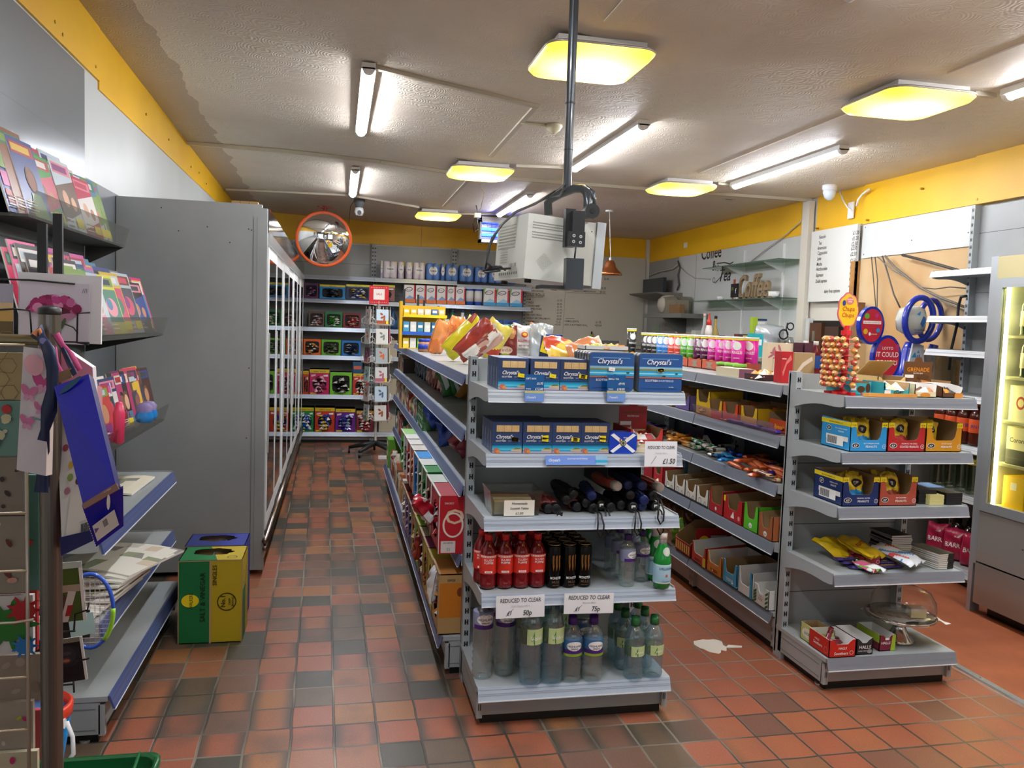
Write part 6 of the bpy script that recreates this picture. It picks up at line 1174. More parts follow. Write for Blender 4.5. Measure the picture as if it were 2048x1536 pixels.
mb = MB(); mb.box(0, 0, 0, .15, .2, .17, K('#c8c6bc', .5)); q = Pen(mb, (-.0004, .2, 0), (0, -1, 0)); q.text('48 x MILKYBAR', .1, .14, .018, INK, wmax=.15); [q.rect(.04+.009*k, .03, .044+.009*k+.002*(k % 2), .11, INK) for k in range(13)]; q.rect(.17, .0, .2, .17, K('#2a88c8')); tag(mb.ob('carton', None, (2.13, 4.72, zd)), 'white carton with a barcode standing at the back of the fourth sweet shelf', 'box')
ztray(4.8, .15, zd, 'red and blue sweet tray far along the fourth sweet shelf', '#c03038', None, .13, .06, .2, .5, items=['#e8e0a0', '#3a6ac0'], hs=.12); ztray(4.97, .15, zd, 'crimson sweet box far along the fourth sweet shelf', '#a81f2c', None, .17, .1, .2, .3, hs=.16)
# base trays
ze = .1965
ztray(3.46, .14, ze, 'white mint tray with dark green stripes, nearest on the base', '#dedfda', lambda p, w, hf, hs: ([p.poly([(w*.02+k*.0, hf*.25*k+.0), (w*.2, hf*.25*k+.015), (w*.2, hf*.25*k+.028), (w*.02, hf*.25*k+.013)], K('#1f5a34')) for k in range(4)], [p.poly([(w*.8, .02*k+.0), (w*.98, .02*k+.015), (w*.98, .02*k+.027), (w*.8, .02*k+.012)], K('#1f5a34')) for k in range(4)], p.text('XXX', w*.5, hf*.45, .02, K('#b83028'), wmax=w*.35), p.text('EXTRA', w*.5, hf*.75, .009, K('#b83028'))), .1, .06, .22, .35, inner=WH, hs=.095)
ztray(3.62, .14, ze, 'white sweet tray with blue rim next to the striped mint tray', '#dfe2e2', lambda p, w, hf, hs: (p.rect(w*.85, 0, w, hs, K('#2a9ad0')),), .14, .05, .24, .7, inner=WH, items=['#8a7ac8', '#f0f0f0'], hs=.13)
ztray(3.78, .15, ze, 'light blue mint tray on the base of the sweet shelves', '#4aa8d8', lambda p, w, hf, hs: p.text('TREBOR', w*.5, hf*.3, .022, WH, wmax=w*.8), .13, .06, .24, .6, items=['#3a8ac0', '#e8e8e8'], hs=.12)
ztray(3.95, .17, ze, 'orange mint roll tray on the base of the sweet shelves', '#d8822a', lambda p, w, hf, hs: p.text('mentos', w*.5, hf*.25, .028, INK, wmax=w*.8), .12, .055, .24, .7, inner=WH, items=['#e08a2a', '#c86a1a'], hs=.11)
ztray(4.14, .18, ze, 'red and white mint tray beside the orange one', '#c84034', lambda p, w, hf, hs: (p.text('mentos', w*.45, hf*.25, .028, INK, wmax=w*.7), p.rect(w*.8, 0, w, hf, K('#e0c83a'))), .13, .05, .24, .7, inner=WH, hs=.11)
t = ztray(4.34, .22, ze, 'large red sweet box with a yellow 69p badge on the base shelf', '#a8202a', lambda p, w, hf, hs: [p.rect(.01+.03*k, .01, .03+.03*k, hf-.01, K('#e0b060')) for k in range(7)], .17, .07, .26, 1.0, hs=.08, cut='slope')
mb = MB(); mb.box(0, 0, 0, .21, .004, .15, K('#b01f28', .45)); q = front(mb, .2, .14); q.ell(.05, .075, .034, .034, YST, 20); q.text('69p', .05, .062, .034, INK, sx=.85); q.rect(.09, .04, .19, .11, K('#d8cfc0')); q.text('Squashies', .14, .065, .024, K('#5a7a4a'), wmax=.09, sh=.15); mb.ob('printed_side', t, (.0, 0, .02), (0, 0, PI/2+.0)).location = (.222, .03, .02)
mb = MB(); mb.prism([(2.0, ze+.001), (2.002, ze+.001), (2.002, ze+.16), (2.0, ze+.16)], 'y', 4.62, 5.9, FILM); tag(mb.ob('clear_bin_front'), 'clear plastic front of the pick and mix section at the base', 'plastic panel')
sw = ['#a87a50', '#c89868', '#7a4a30', '#d8b080', '#8a5a3a']
for k in range(4):
    mb, p_ = bag_mb(.15, .17, .07, lambda u, v, s: K(sw[int(u*7+v*9) % 5], .6), 70+k); tag(mb.ob('sweet_bag', None, (2.1, 4.75+.2*k, ze+.01), (-.3, 0, -1.3)), f'clear bag of brown sweets behind the plastic front, {ORD[k]} from the near end', 'sweet bag')
packet('lime green sweet bag beside the large red sweet box', 0, 0, 0, .12, .11, .05, ['#8ac83a', '#d8e8a0', '#6aa82a'], 0, -1.2, 80, -.5, loc=(2.06, 4.64, ze+.01), cat='sweet bag')
# ================================================================ RIGHT WALL BOTTLES (seen through the gap)
def drow(lb, z, liq, capm, labc, txt, tc, R, H, y0, n, dy, x=3.79, st='soda', lz=(.3, .6)):
    pr = lambda p, a, b, R_, H_: p.text(txt, 0, a+(b-a)*.35, (b-a)*.35, tc, wmax=R_*1.9)
    t = bottle('fizzy_drink_bottle', 'x', R, H, liq, capm, (*lz, K(labc, .4)), st, lb+' row', pen=pr)
    for i in range(n):
        for r in range(2):
            l = f'{lb}, {ORD[i]} from the far end, {("front", "rear")[r]} row'
            if i == r == 0: t.location = (x, y0, z); t['label'] = l; t.rotation_euler = (0, 0, -.9)
            else: dup(t, (x+r*.1, y0-i*dy, z), -.9+.1*i, l)
drow('brown fizzy drink bottle, orange label', 1.001-.141, K('#5a2418', .1, 0, .2, 1.3, coat=.5), K('#d8862a', .4), '#d85a2a', 'IRN BRU', K('#2a3a80'), .045, .27, 4.58, 7, .1)

drow('clear lemonade bottle, yellow neck band', .563, clear_mat('lemonade', '#e8efe0', .15, .06), K('#e6e4dc', .4), '#d8c02a', 'LEMON', K('#4a5a2a'), .044, .27, 4.58, 7, .1, lz=(.68, .8))
for i in range(5):
    mb, p = bag_mb(.14, .2, .08, lambda u, v, s: K('#b0204a', .3, coat=.3), 90+i); p.text('BARR', 0, .09, .04, WH, wmax=.11); p.text('£1.25', .02, .155, .014, WH)
    tag(mb.ob('fizzy_drink_pack', None, (3.80, 4.55-.15*i, .121+.0), (0, 0, -1.1)), f'crimson drink multipack on the right wall shelving, {ORD[i]} from the far end', 'drink pack')
drow('dark cola bottle on base shelf', .121, K('#2a1512', .1, coat=.6), BLK, '#7a1420', 'COLA', WH, .045, .24, 4.5, 6, .1, x=3.9)
# ================================================================ BACK WALL GOODS
BY = 10.12; BZS = (2.0, 1.725, 1.385, 1.05, .58, .13)
def brange(px0, px1, py=650): return ony(px0, py, BY).x, ony(px1, py, BY).x
def backbox(label, px0, px1, row, h, side, band, win, shape='rect', frame='#d8d0c0', txt=None):
    x0, x1 = brange(px0, px1, (560, 600, 650, 700, 770, 830)[row]); w = x1-x0-.004; t = T('multipack_box', label, 'crisp box', (x0, BY, BZS[row]+.001)); mb = MB(); th = .005; S_ = K(side, .45)
    mb.box(0, .02, 0, w, .26, h, CARD); mb.box(0, 0, 0, th, .26, h, K(frame)); mb.box(w-th, 0, 0, w, .26, h, K(frame)); mb.box(0, 0, h-th, w, .26, h, K(frame)); mb.box(0, 0, 0, w, .26, th, K(frame))
    n = 20; k_ = 1.0 if shape == 'round' else 1.3; ww, hh = (.36, .30) if shape == 'round' else (.40, .36)
    q = lambda a, s1: max(-1, min(1, s1*a)); cv = h*(.42 if band else .5)
    O = [(w/2+w/2*q(math.cos(2*PI*(i+.5)/n), 1.6), h/2+h/2*q(math.sin(2*PI*(i+.5)/n), 1.6)) for i in range(n)]; I = [(w/2+w*ww*q(math.cos(2*PI*(i+.5)/n), k_), cv+h*hh*q(math.sin(2*PI*(i+.5)/n), k_)*(.9 if band else 1)) for i in range(n)]
    mb.add([(a, -.001, b) for a, b in O]+[(a, -.001, b) for a, b in I], [(i, (i+1) % n, (i+1) % n+n, i+n) for i in range(n)], S_)
    mb.box(.01, .018, .01, w-.01, .0195, h-.01, K('#151318', .6))
    p = front(mb, w, h, -.002)
    if band: p.rect(0, h*.86, w, h, K(band, .4)); p.text(txt or 'GREAT VALUE', w/2, h*.89, h*.075, K('#6a3a10'), wmax=w*.8)
    if shape == 'round': p.poly([(w*.08, h*.7), (w*.3, h*.74), (w*.3, h*.81), (w*.08, h*.78)], K('#e8c8d0')); p.poly([(w*.7, h*.72), (w*.93, h*.72), (w*.93, h*.8), (w*.7, h*.78)], WH); p.rect(w*.05, h*.02, w*.35, h*.07, YST)
    mb.ob('carton', t); mb = MB(); ms = [K(c, .25, coat=.6) for c in win]
    for k in range(5): mb.M = Matrix.Translation((0, 0, h*.13*k)); crumple(mb, w*.28, .004, w*.72, .012, h*.1, 5, ms, R_, h*.16, min(w, h)*.22)
    mb.ob('crisp_packets', t); return t
bb = [('purple crisp box, leftmost on the second shelf', 608, 637, 1, .175, '#5a2a5a', None, ['#4a1a4a', '#b8a0b8'], 'rect', '#d0b8c8'), ('blue and yellow crisp box on the second shelf', 639, 691, 1, .165, '#1f86c8', '#e0cc2a', ['#14161e', '#6a7080', '#20222c'], 'rect', '#2a90d0'), ('navy crisp box with gold packets on the second shelf', 692, 741, 1, .18, '#23305a', '#d8d040', ['#2448a8', '#c8b060', '#dfe2e8'], 'rect', '#d8d0b8'), ('brown-pink crisp box behind the red card', 745, 790, 1, .19, '#8a5a58', '#d8c83a', ['#4a2a28', '#2a2020'], 'round', '#c8b8a8'),
      ('open brown crisp box on the third shelf, left', 617, 649, 2, .185, '#5a4a3c', None, ['#9a5a4a', '#d8d0c8', '#6a8ab0'], 'rect', '#8a7a64'), ('green crisp box on the third shelf', 650, 685, 2, .185, '#1f7a3c', None, ['#4a9a30', '#d8dcd0', '#2a7a34'], 'rect', '#1f6a34'), ('dark red crisp box on the third shelf', 686, 722, 2, .18, '#7a2a2a', None, ['#a83a34', '#d8a8a0'], 'rect', '#a87a74'),
      ('orange crisp box on the fourth shelf', 607, 642, 3, .19, '#d8641e', None, ['#d8903a', '#3a2a20', '#e8e0d8'], 'rect', '#c8a888'), ('lime crisp box with dark packets on the fourth shelf', 643, 682, 3, .19, '#6ab02e', None, ['#4a5a3a', '#7a8a6a', '#242a20'], 'rect', '#a8d088'), ('blue crisp box on the fourth shelf', 683, 722, 3, .185, '#2a7ac8', None, ['#1a2a4a', '#8a9098', '#20304a'], 'rect', '#a8c0d8'),
      ('orange-red crisp box at the left end of the fifth shelf', 606, 618, 4, .28, '#c8482a', '#e0b830', ['#802020'], 'rect', '#c8a080'), ('pink crisp box with a round window on the fifth shelf', 619, 659, 4, .30, '#c82a64', '#e0c83a', ['#7a1a40', '#e8b8c8', '#501028'], 'round', '#d8b0b8'), ('lime green crisp box on the fifth shelf', 660, 704, 4, .27, '#7ac83a', None, ['#20221e', '#e8e8e0', '#101210'], 'rect', '#e0e0c8'), ('red and yellow crisp box behind the card spinner', 706, 738, 4, .26, '#c83a2e', '#e8c83a', ['#e8e0d8', '#3a1a18'], 'round', '#d8b8a8'),
      ('green crisp box with a round window on the base shelf', 600, 628, 5, .29, '#1f8a44', '#e0cc2a', ['#1f5ab8', '#e8e8e8'], 'round', '#2a8a4a'), ('red-orange crisp box with a round window on the base shelf', 630, 670, 5, .29, '#c83c22', '#e0c22a', ['#1f3fa8', '#e0c040', '#e8e8e8'], 'round', '#c84a30'), ('violet crisp box with a round window on the base shelf', 671, 711, 5, .28, '#6a1f8a', '#e0c22a', ['#24309a', '#a8b0d8', '#3a1a5a'], 'round', '#6a2a8a'), ('maroon crisp box behind the card spinner on the base shelf', 713, 748, 5, .26, '#7a2a34', '#c8a030', ['#a83a40', '#e0d0c8'], 'round', '#8a4a4a')]
for a in bb: backbox(a[0], *a[1:4], *a[4:])
tag(MB().box(0, 0, 0, .11, .2, .14, K('#2a5a7a', .4)).box(.01, -.001, .05, .1, 0, .09, K('#d86a5a')).ob('multipack', None, (ony(706, 728, BY).x, BY, .885+.001-.0)), 'small blue carton on top of the red and yellow box behind the card spinner', 'box').location.z = .58+.262
def roll_pack(label, px0, px1, row, h, pal, rows=2):
    x0, x1 = brange(px0, px1, (545, 595, 650)[row]); w = x1-x0-.003; t = T('toilet_roll_pack', label, 'toilet roll pack', (x0, BY+.01, BZS[row]+.001)); mb = MB(); n = 2 if w > .12 else 1; r = w/n/2
    prints, acc, base = pal
    for i in range(n):
        for j in range(2):
            mb.lathe([(r*.8, 0), (r, .012), (r, h/2-.008), (r*.95, h/2), (r, h/2+.008), (r, h-.012), (r*.8, h)], K(base, .35, coat=.3), 16, (r+2*r*i, r+2*r*j, 0))
    p = front(mb, w, h, .004*r); f = Pen(mb, f=lambda a, b, l: Vector((a, r-math.sqrt(max(0, r*r-min(abs((a % (2*r))-r), r*.999)**2))*.9-.002-l, b)))
    f.curved = True; f.grid(.002, .01, w-.002, h*.45, K(prints, .35), 12, 2)
    if acc: f.grid(w*.7, h*.8, w-.003, h*.97, K(acc, .35), 4, 1)
    f.l = .004; f.ell(w/2, h*.55, w*.3 if n > 1 else w*.4, h*.27, K('#e8e8ea', .4), 16); f.text('Andrex', w/2, h*.5, .03, K('#23356a'), wmax=w*.5); f.ell(w/2, h*.75, w*.07, h*.06, K('#c8b088'), 10)
    mb.ob('rolls', t); return t
PK, BL = ('#b8a4c4', '#e6c41e', '#dcd6de'), ('#2f5fb0', '#e6cc2a', '#5f8ad0')
for i, (a, b, pal, lb) in enumerate(((761, 766, PK, 'slim white and lilac toilet roll pack, leftmost on the top shelf'), (766, 795, PK, 'lilac toilet roll pack, first from left on the top shelf'), (796, 809, PK, 'narrow lilac toilet roll pack beside the first wide one'), (812, 826, PK, 'narrow white and lilac toilet roll pack in the middle of the top shelf'), (827, 851, PK, 'second wide lilac toilet roll pack with yellow corner'),
    (853, 881, BL, 'blue toilet roll pack, first from left'), (882, 891, BL, 'narrow blue toilet roll pack between two wide ones'), (892, 918, BL, 'blue toilet roll pack, second wide one'), (920, 949, BL, 'blue toilet roll pack, third wide one'), (951, 977, BL, 'blue toilet roll pack, fourth wide one, behind the cables'), (979, 1006, BL, 'blue toilet roll pack, fifth wide one'), (1008, 1036, BL, 'blue toilet roll pack, last one behind the hanging monitor'))):
    roll_pack(lb, a, b, 0, .205 if i < 9 else .19, pal)
def kroll(label, px0, px1, style):
    x0, x1 = brange(px0, px1, 595); w = x1-x0-.003; h = .215; t = T('kitchen_roll_pack', label, 'kitchen roll pack', (x0, BY+.01, BZS[1]-.009)); mb = MB(); r = w/2
    if style == 'roll': mb.lathe([(r*.8, 0), (r, .008), (r, h-.01), (r*.8, h)], K('#2a5ab8', .35), 18, (r, r, 0)); mb.lathe([(r*1.01, h*.2), (r*1.01, h*.82)], K('#dcdde0', .4), 18, (r, r, 0))
    else:
        c = '#e07a3a' if style == 'orange' else '#3a9ad0'
        mb.box(0, 0, 0, w, .2, h, K('#e2e2e2', .35, coat=.3)); p = front(mb, w, h); p.rect(0, 0, w, h*.2, K(c, .4)); p.rect(w*.86, h*.2, w, h, K('#c8283c', .4)); p.poly([(w*.1, h*.2), (w*.5, h*.42), (w*.86, h*.3), (w*.86, h*.2)], K('#8aa0d0' if style == 'orange' else '#9ccbe8')); p.ell(w*.42, h*.75, w*.34, h*.12, K('#1c2348'), 16, rot=.15); p.ell(w*.42, h*.75, w*.28, h*.085, WH, 16, rot=.15); p.text('NICKY', w*.42, h*.7, h*.12, K('#1c2348'), wmax=w*.5, sh=.1)
        if style == 'blue': p.poly([(w*.02, h*.5), (w*.0, h), (w*.12, h)], K('#7ab83a'))
    mb.ob('roll_pack', t)
xs_ = [808, 832, 853, 874, 895, 912, 932]
for i in range(6): kroll(f'white and orange kitchen roll pack, {ORD[i]} from left', xs_[i], xs_[i+1]-1, 'orange')
kroll('blue and white single kitchen roll, left of two', 933, 949, 'roll'); kroll('blue and white single kitchen roll, right of two', 950, 966, 'roll')
for i, a in enumerate((968, 994, 1021)): kroll(f'white, red and light blue kitchen roll pack, {ORD[i]} from left', a, a+25, 'blue')
# third shelf right: detergents and tissues (partly hidden)
rd = random.Random(5)
for i in range(9):
    x = ony(786+i*20, 650, BY).x; c = ('#1f3f6a', '#e6e6e2', '#1f4a7a', '#e0dcd0', '#24506a', '#d8d0c0', '#1f7a5a', '#dcdcdc', '#2a4a8a')[i]
    mb = MB(); mb.lathe([(.045, 0), (.05, .01), (.05, .14), (.02, .2), (.02, .24)], K(c, .35), 14); mb.lathe([(.051, .03), (.051, .11)], K('#c8d88a' if i % 2 else '#3a6a9a', .4), 14); mb.lathe([(.022, .235), (.022, .262), (0, .262)], K('#2a3a6a', .4), 10)
    tag(mb.ob('detergent_bottle', None, (x, BY+.06, BZS[2]+.001)), f'cleaning product bottle on the third back shelf, {ORD[i]} from left', 'detergent bottle')
for i, px in enumerate((955, 976, 1008)):
    x0, x1 = brange(px, px+30, 650); w = x1-x0; mb = MB(); mb.box(0, 0, 0, w*.95, .2, .16, K('#a9c4dc', .4)); p = front(mb, w*.95, .16); p.rect(0, .11, w*.95, .16, K('#2a56a8')); p.ell(w*.47, .125, w*.25, .018, K('#20305a')); p.ell(w*.3, .05, .03, .03, K('#6a9ac8')); p.ell(w*.7, .06, .03, .02, K('#e8eef2'))
    tag(mb.ob('tissue_box', None, (x0, BY, BZS[2]+.001)), f'pale blue tissue box on the third back shelf, {ORD[i]} from left', 'tissue box')
goods_b = [(x, r) for r in (3, 4, 5) for x in (760, 800, 850, 900, 950, 1000)]
for i, (px, r) in enumerate(goods_b):
    x = ony(px, 760, BY).x; tag(MB().box(0, 0, 0, .2, .2, .2+.02*(i % 3), K(('#c8c0a8', '#3a6a8a', '#8a9a4a')[i % 3], .5)).ob('household_carton', None, (x, BY+.03, BZS[r]+.001)), f'household carton on the lower back shelves behind the gondola, {ORD[i]}', 'carton')
# ---------------------------------------------------------------- card spinner
t = T('card_spinner', 'white wire greeting card spinner on a black castor base, end of left aisle', 'card spinner', (.43, 9.25, 0)); mb = MB()
for k in range(5): a = 2*PI*k/5+.3; mb.tube([(0, 0, .13), (.15*math.cos(a), .15*math.sin(a), .10), (.3*math.cos(a), .3*math.sin(a), .065)], [.03, .025, .018], BLKM, 8); mb.cyl((.3*math.cos(a)-.012, .3*math.sin(a), .028), .028, .024, BLK, 12, 'x')
mb.ob('castor_base', t)
MB().cyl((0, 0, .12), .014, 1.56, WIRE, 12).ob('column', t)
mb = MB()
for k in range(4):
    a = PI/2*k+.35; M = Matrix.Rotation(a, 4, 'Z')
    for x in (-.1, -.02, .02, .1): mb.tube([M @ Vector((x, -.10, .36)), M @ Vector((x, -.10, 1.64))], .0028, WIRE, 5)
    for r in range(6):
        z = .42+.21*r; mb.tube([M @ Vector(q) for q in ((-.12, -.10, z+.06), (-.10, -.15, z+.03), (-.09, -.15, z-.02), (.09, -.15, z-.02), (.10, -.15, z+.03), (.12, -.10, z+.06))], .0028, WIRE, 5); mb.tube([M @ Vector(q) for q in ((-.11, -.10, z), (-.08, -.145, z-.03), (.08, -.145, z-.03), (.11, -.10, z))], .0028, WIRE, 5)
mb.ob('wire_frame', t)
cc = ['#c9cdc8', '#d8d4cc', '#aab4b8', '#c8b8b4', '#8a6a7a', '#dcdcd6', '#b8d0c8', '#e0d8a8', '#c8dcea', '#6a4a5a', '#c82a5a', '#d8dcd8']
for k in range(3):
    a = PI/2*k+.35-PI/2*0; 
    for r in range(6):
        a2 = (k-1)*PI/2+.35+PI/2*1; M = Matrix.Rotation(.35+(k-1)*PI/2, 4, 'Z'); v = M @ Vector((0, -.128, .42+.21*r-.03)); c = cc[(k*5+r*3) % 12]
        mb = MB(); mb.box(-.07, 0, 0, .07, .012, .17, K(c, .5)); p = front(mb, .14, .17, 0, 0, -.07); c2 = K(('#7a8a7a', '#a0522d', '#5a6a8a', '#b86a7a', '#d8682a')[(r+k) % 5], .5)
        [p.ell(.07+.02*math.cos(i*2.2), .09+.03*math.sin(i*1.7), .012, .02, c2, 8, rot=i) for i in range(4)]
        if (r+k) % 3 == 0: p.rect(0, 0, .14, .05, c2); p.rect(.11, .01, .135, .05, YST)
        tag(mb.ob('greeting_card', None, (.43+v.x, 9.25+v.y, v.z), (-.06, 0, .35+(k-1)*PI/2)), f'greeting card in the white spinner, {("left", "front", "right")[k]} side, {ORD[r]} tier from below', 'greeting card')
mb = MB(); mb.box(-.105, 0, 0, .105, .01, .2, K('#c81f28', .4)); p = front(mb, .21, .2, 0, 0, -.105); p.rect(.045, .05, .165, .165, K('#ece4dc')); p.text('SALE', .105, .1, .03, K('#c8404a'), wmax=.09); [p.ell(.02+.018*i, .02, .005, .005, K('#e89a9a'), 6) for i in range(10)]; [p.ell(.02+.018*i, .18, .005, .005, K('#e89a9a'), 6) for i in range(10)]; tag(mb.ob('card_sign', None, (.43, 9.15, 1.665)), 'red framed square sign on top of the card spinner', 'sign')
MB().tube([(.0, -.1, 1.6), (.0, -.1, 1.7)], .003, WIRE, 5).ob('sign_clip', t)
mb = MB(); mb.box(-.05, -.03, 0, .05, .03, .03, WPL); mb.tube([(.05, 0, .012), (.2, -.05, .006), (.4, .02, .006)], .005, WPL, 6); tag(mb.ob('extension_socket', None, (.50, 8.95, 0)), 'white extension socket with cable on the floor by the spinner base', 'socket')
# ---------------------------------------------------------------- convex mirror
mc = Vector((-.165, 9.1, 2.33)); t = T('convex_mirror', 'round convex security mirror with an orange rim hanging above the left aisle', 'mirror', mc, 0); Rm = .29
mb = MB(); mb.M = Matrix.Rotation(PI/2, 4, 'X'); mb.lathe([(Rm*.955*math.sin(a), .09*math.cos(a)-.01) for a in [PI/2*(1-i/14) for i in range(14)]]+[(0, .08)], K('#f4f4f4', .02, 1.), 48); mb.ob('mirror_dome', t, (0, 0, 0), (.12, 0, .06))
mb = MB(); mb.M = Matrix.Rotation(PI/2, 4, 'X'); mb.lathe([(Rm*.94, -.02), (Rm, -.022), (Rm*1.02, 0), (Rm, .018), (Rm*.945, .016)], K('#e2602a', .4), 48); mb.ob('rim', t, (0, 0, 0), (.12, 0, .06))
mb = MB(); mb.tube([(0, .03, Rm-.02), (0, .04, .355)], .01, K('#a83a38', .4), 8); mb.cyl((0, .04, .345), .02, .01, K('#a83a38'), 10)
for s in (-1, 1): mb.tube([(0, .04, .32), (s*.04, .04, .335), (s*.08, .04, .348)], .006, K('#a83a38', .4), 6)
mb.ob('ceiling_bracket', t)
# ---------------------------------------------------------------- cameras, detector, heater lamp, pendant
t = T('security_camera', 'grey and white dome security camera beside the convex mirror', 'security camera', (.19, 8.75, ceil_z(.19, 8.75)-.001)); mb = MB(); mb.lathe([(0, -.1), (.03, -.09), (.05, -.05), (.058, 0)], K('#6a6f74', .4), 20); mb.ob('mount', t); mb = MB(); mb.lathe([(0, -.06), (.035, -.055), (.048, -.02), (.04, .02), (0, .03)], WPL, 18); mb.ob('camera_head', t, (0, -.01, -.11)); MB().cyl((0, 0, 0), .022, .02, BLK, 14, 'y').ob('lens', t, (-.0, -.06, -.14)); MB().tube([(-.05, 0, -.01), (-.09, .0, -.08), (-.1, .02, -.25)], .003, BLK, 5).ob('cable', t)
t = T('security_camera', 'white dome camera on the ceiling above the drinks menu', 'security camera', (3.78, 5.98, ceil_z(3.7, 6)-.001)); MB().lathe([(.058, 0), (.058, -.03), (.045, -.05)], K('#dfe4e8', .3), 24).ob('mount', t); MB().lathe([(.045, .03), (.05, 0), (.042, -.035), (.02, -.06), (0, -.065)], K('#cfdbe6', .25), 20).ob('camera_head', t, (0, 0, -.055), (.3, -.3, 0))
t = T('smoke_detector', 'small cream smoke detector on the ceiling left of the black pole', 'smoke detector', (1.22, 4.82, ceil_z(1.2, 4.8)-.001)); MB().lathe([(.05, 0), (.052, -.012), (.045, -.02), (.04, -.03), (.025, -.042), (.012, -.055), (0, -.056)], K('#c9c2a4', .5), 24).ob('detector_body', t)
MB().tube([(-.05, .0, -.01), (-.2, -.02, -.008)], .008, K('#c9c2a4'), 6).ob('conduit', t)
t = T('insect_killer', 'wall-style electric insect killer with blue tubes hanging from the ceiling', 'insect killer', (1.49, 8.98, 2.38)); w, h = .40, .275; GR = K('#6a6f74', .4)
mb = MB(); mb.box(0, 0, 0, .02, .12, h, GR); mb.box(w-.02, 0, 0, w, .12, h, GR); mb.box(0, 0, 0, w, .12, .03, K('#b8bcc0', .4)); mb.box(0, .0, h-.06, w, .12, h, K('#d8d4cc', .4)); mb.box(0, .115, 0, w, .12, h, K('#8a8a98', .3, .6)); mb.ob('housing', t)
for z in (.09, .15): MB().cyl((.02, .07, z), .014, w-.04, K('#2a5cff', .3, em=7.), 12, 'x').ob('ultraviolet_tube', t)
mb = MB(); [mb.tube([(.02, .01, .04+.02*i), (w-.02, .01, .04+.02*i)], .0015, K('#3a3a44'), 4) for i in range(9)]; [mb.tube([(.03+.05*i, .008, .03), (.03+.05*i, .008, h-.06)], .0015, K('#3a3a44'), 4) for i in range(8)]; mb.ob('guard_grille', t)
mb = MB(); [mb.tube([(x, .06, h), (x-.03, .05, .3)], .003, K('#a8a090')) for x in (.03, w-.04)]; mb.ob('hanging_chain', t)
for lb, pts in (('black looped cable hanging left of the insect killer', [(1.33, 8.3, 2.675), (1.35, 8.3, 2.6), (1.32, 8.4, 2.5), (1.34, 8.42, 2.42), (1.38, 8.42, 2.46), (1.36, 8.4, 2.56), (1.50, 8.98, 2.62)]),):
    tag(MB().tube(pts, .005, BLK, 6).ob('cable'), lb, 'cable')
tag(MB().box(-.03, -.03, -.045, .03, .03, 0, K('#d8cdb8', .5)).ob('ceiling_socket', None, (1.34, 8.25, 2.59)), 'small cream hanging plug socket left of the insect killer', 'socket')
tag(MB().tube([(1.1, 6.68, 2.675), (1.1, 6.7, 2.6), (1.14, 6.7, 2.55), (1.12, 6.72, 2.45), (1.2, 7.2, 2.5), (1.33, 8.2, 2.59)], .004, K('#a89c84'), 5).ob('cable'), 'thin chain and cable hanging below the middle square lamp', 'cable')
COP = K('#c47a4a', .22, .9)
t = T('pendant_lamp', 'copper bell pendant lamp hanging right of the monitor', 'pendant lamp', (2.69, 8.08, 2.03)); MB().lathe([(.125, 0), (.12, .02), (.085, .05), (.06, .085), (.05, .12), (.035, .145), (.012, .15)], COP, 30).ob('lamp_shade', t); MB().lathe([(0, .02), (.022, .04), (.02, .07), (.012, .1)], K('#ffdca0', .4, em=9.), 12).ob('bulb', t)
MB().tube([(0, 0, .145), (.0, 0, .2), (-.03, 0, .645)], .004, WPL, 6).cyl((0, 0, .145), .012, .03, WPL, 10).ob('flex', t); MB().cyl((-.03, 0, .632), .04, .016, WPL, 16).ob('ceiling_rose', t)
tag(MB().box(-.05, -.02, 0, .05, .02, .003, K('#c9c4b8')).box(-.03, -.012, -.001, .03, .012, 0, K('#6a6660')).ob('ceiling_plate', None, (3.40, 6.95, ceil_z(3.4, 7)-.004)), 'small white plate with dark lettering on the ceiling near the right wall', 'plate')
# ---------------------------------------------------------------- monitor on a pole
PG = K('#383d41', .3, .3, coat=.3)
t = T('ceiling_pole_mount', 'black ceiling pole with a U-shaped bracket carrying the monitor', 'monitor mount', (.80, 2.93, 0))
mb = MB(); mb.cyl((0, 0, 2.3), .0165, .38, PG, 20).cyl((0, 0, 1.98), .0155, .33, PG, 20).cyl((0, 0, 2.295), .018, .006, BLK, 20).cyl((0, 0, 2.13), .0165, .004, BLK, 20); mb.ob('pole', t)
def P3(px, py, Y): v = ony(px, py, Y); return (v.x-.80, v.y-2.93, v.z)
A = [P3(1097, 430, 3.0), P3(1096, 405, 3.0), P3(1104, 396, 2.98), P3(1122, 387, 2.95), P3(1150, 377, 2.9), P3(1165, 377, 2.88), P3(1173, 384, 2.86), P3(1176, 400, 2.84), P3(1175, 435, 2.82)]
MB().tube(A, .016, PG, 8).ob('u_arm', t)
MB().tube([P3(1150, 376, 2.93), P3(1172, 376, 2.91), P3(1185, 386, 2.9), P3(1187, 415, 2.88)], .012, PG, 8).ob('u_arm', t)
mb = MB(); v = P3(1180, 424, 2.80); mb.cyl((v[0], v[1]-.03, v[2]), .026, .05, BLKM, 20, 'y').cyl((v[0], v[1]-.032, v[2]), .009, .004, BLK, 12, 'y'); mb.ob('clamp_knob', t)
mb = MB(); v = P3(1137, 492, 2.74); mb.box(v[0], v[1], v[2], v[0]+.058, v[1]+.03, v[2]+.05, BLKM); mb.box(v[0]-.005, v[1]+.03, v[2], v[0]+.03, v[1]+.06, v[2]+.13, BLKM); p = front(mb, 1, 1, v[1], v[2], v[0])
for a, b in ((.018, .036), (.042, .034), (.017, .016), (.041, .014)): p.ell(a, b, .0055, .0055, K('#d8d8d8', .3, .8), 12); p.ell(a, b, .0022, .0022, BLK, 8)
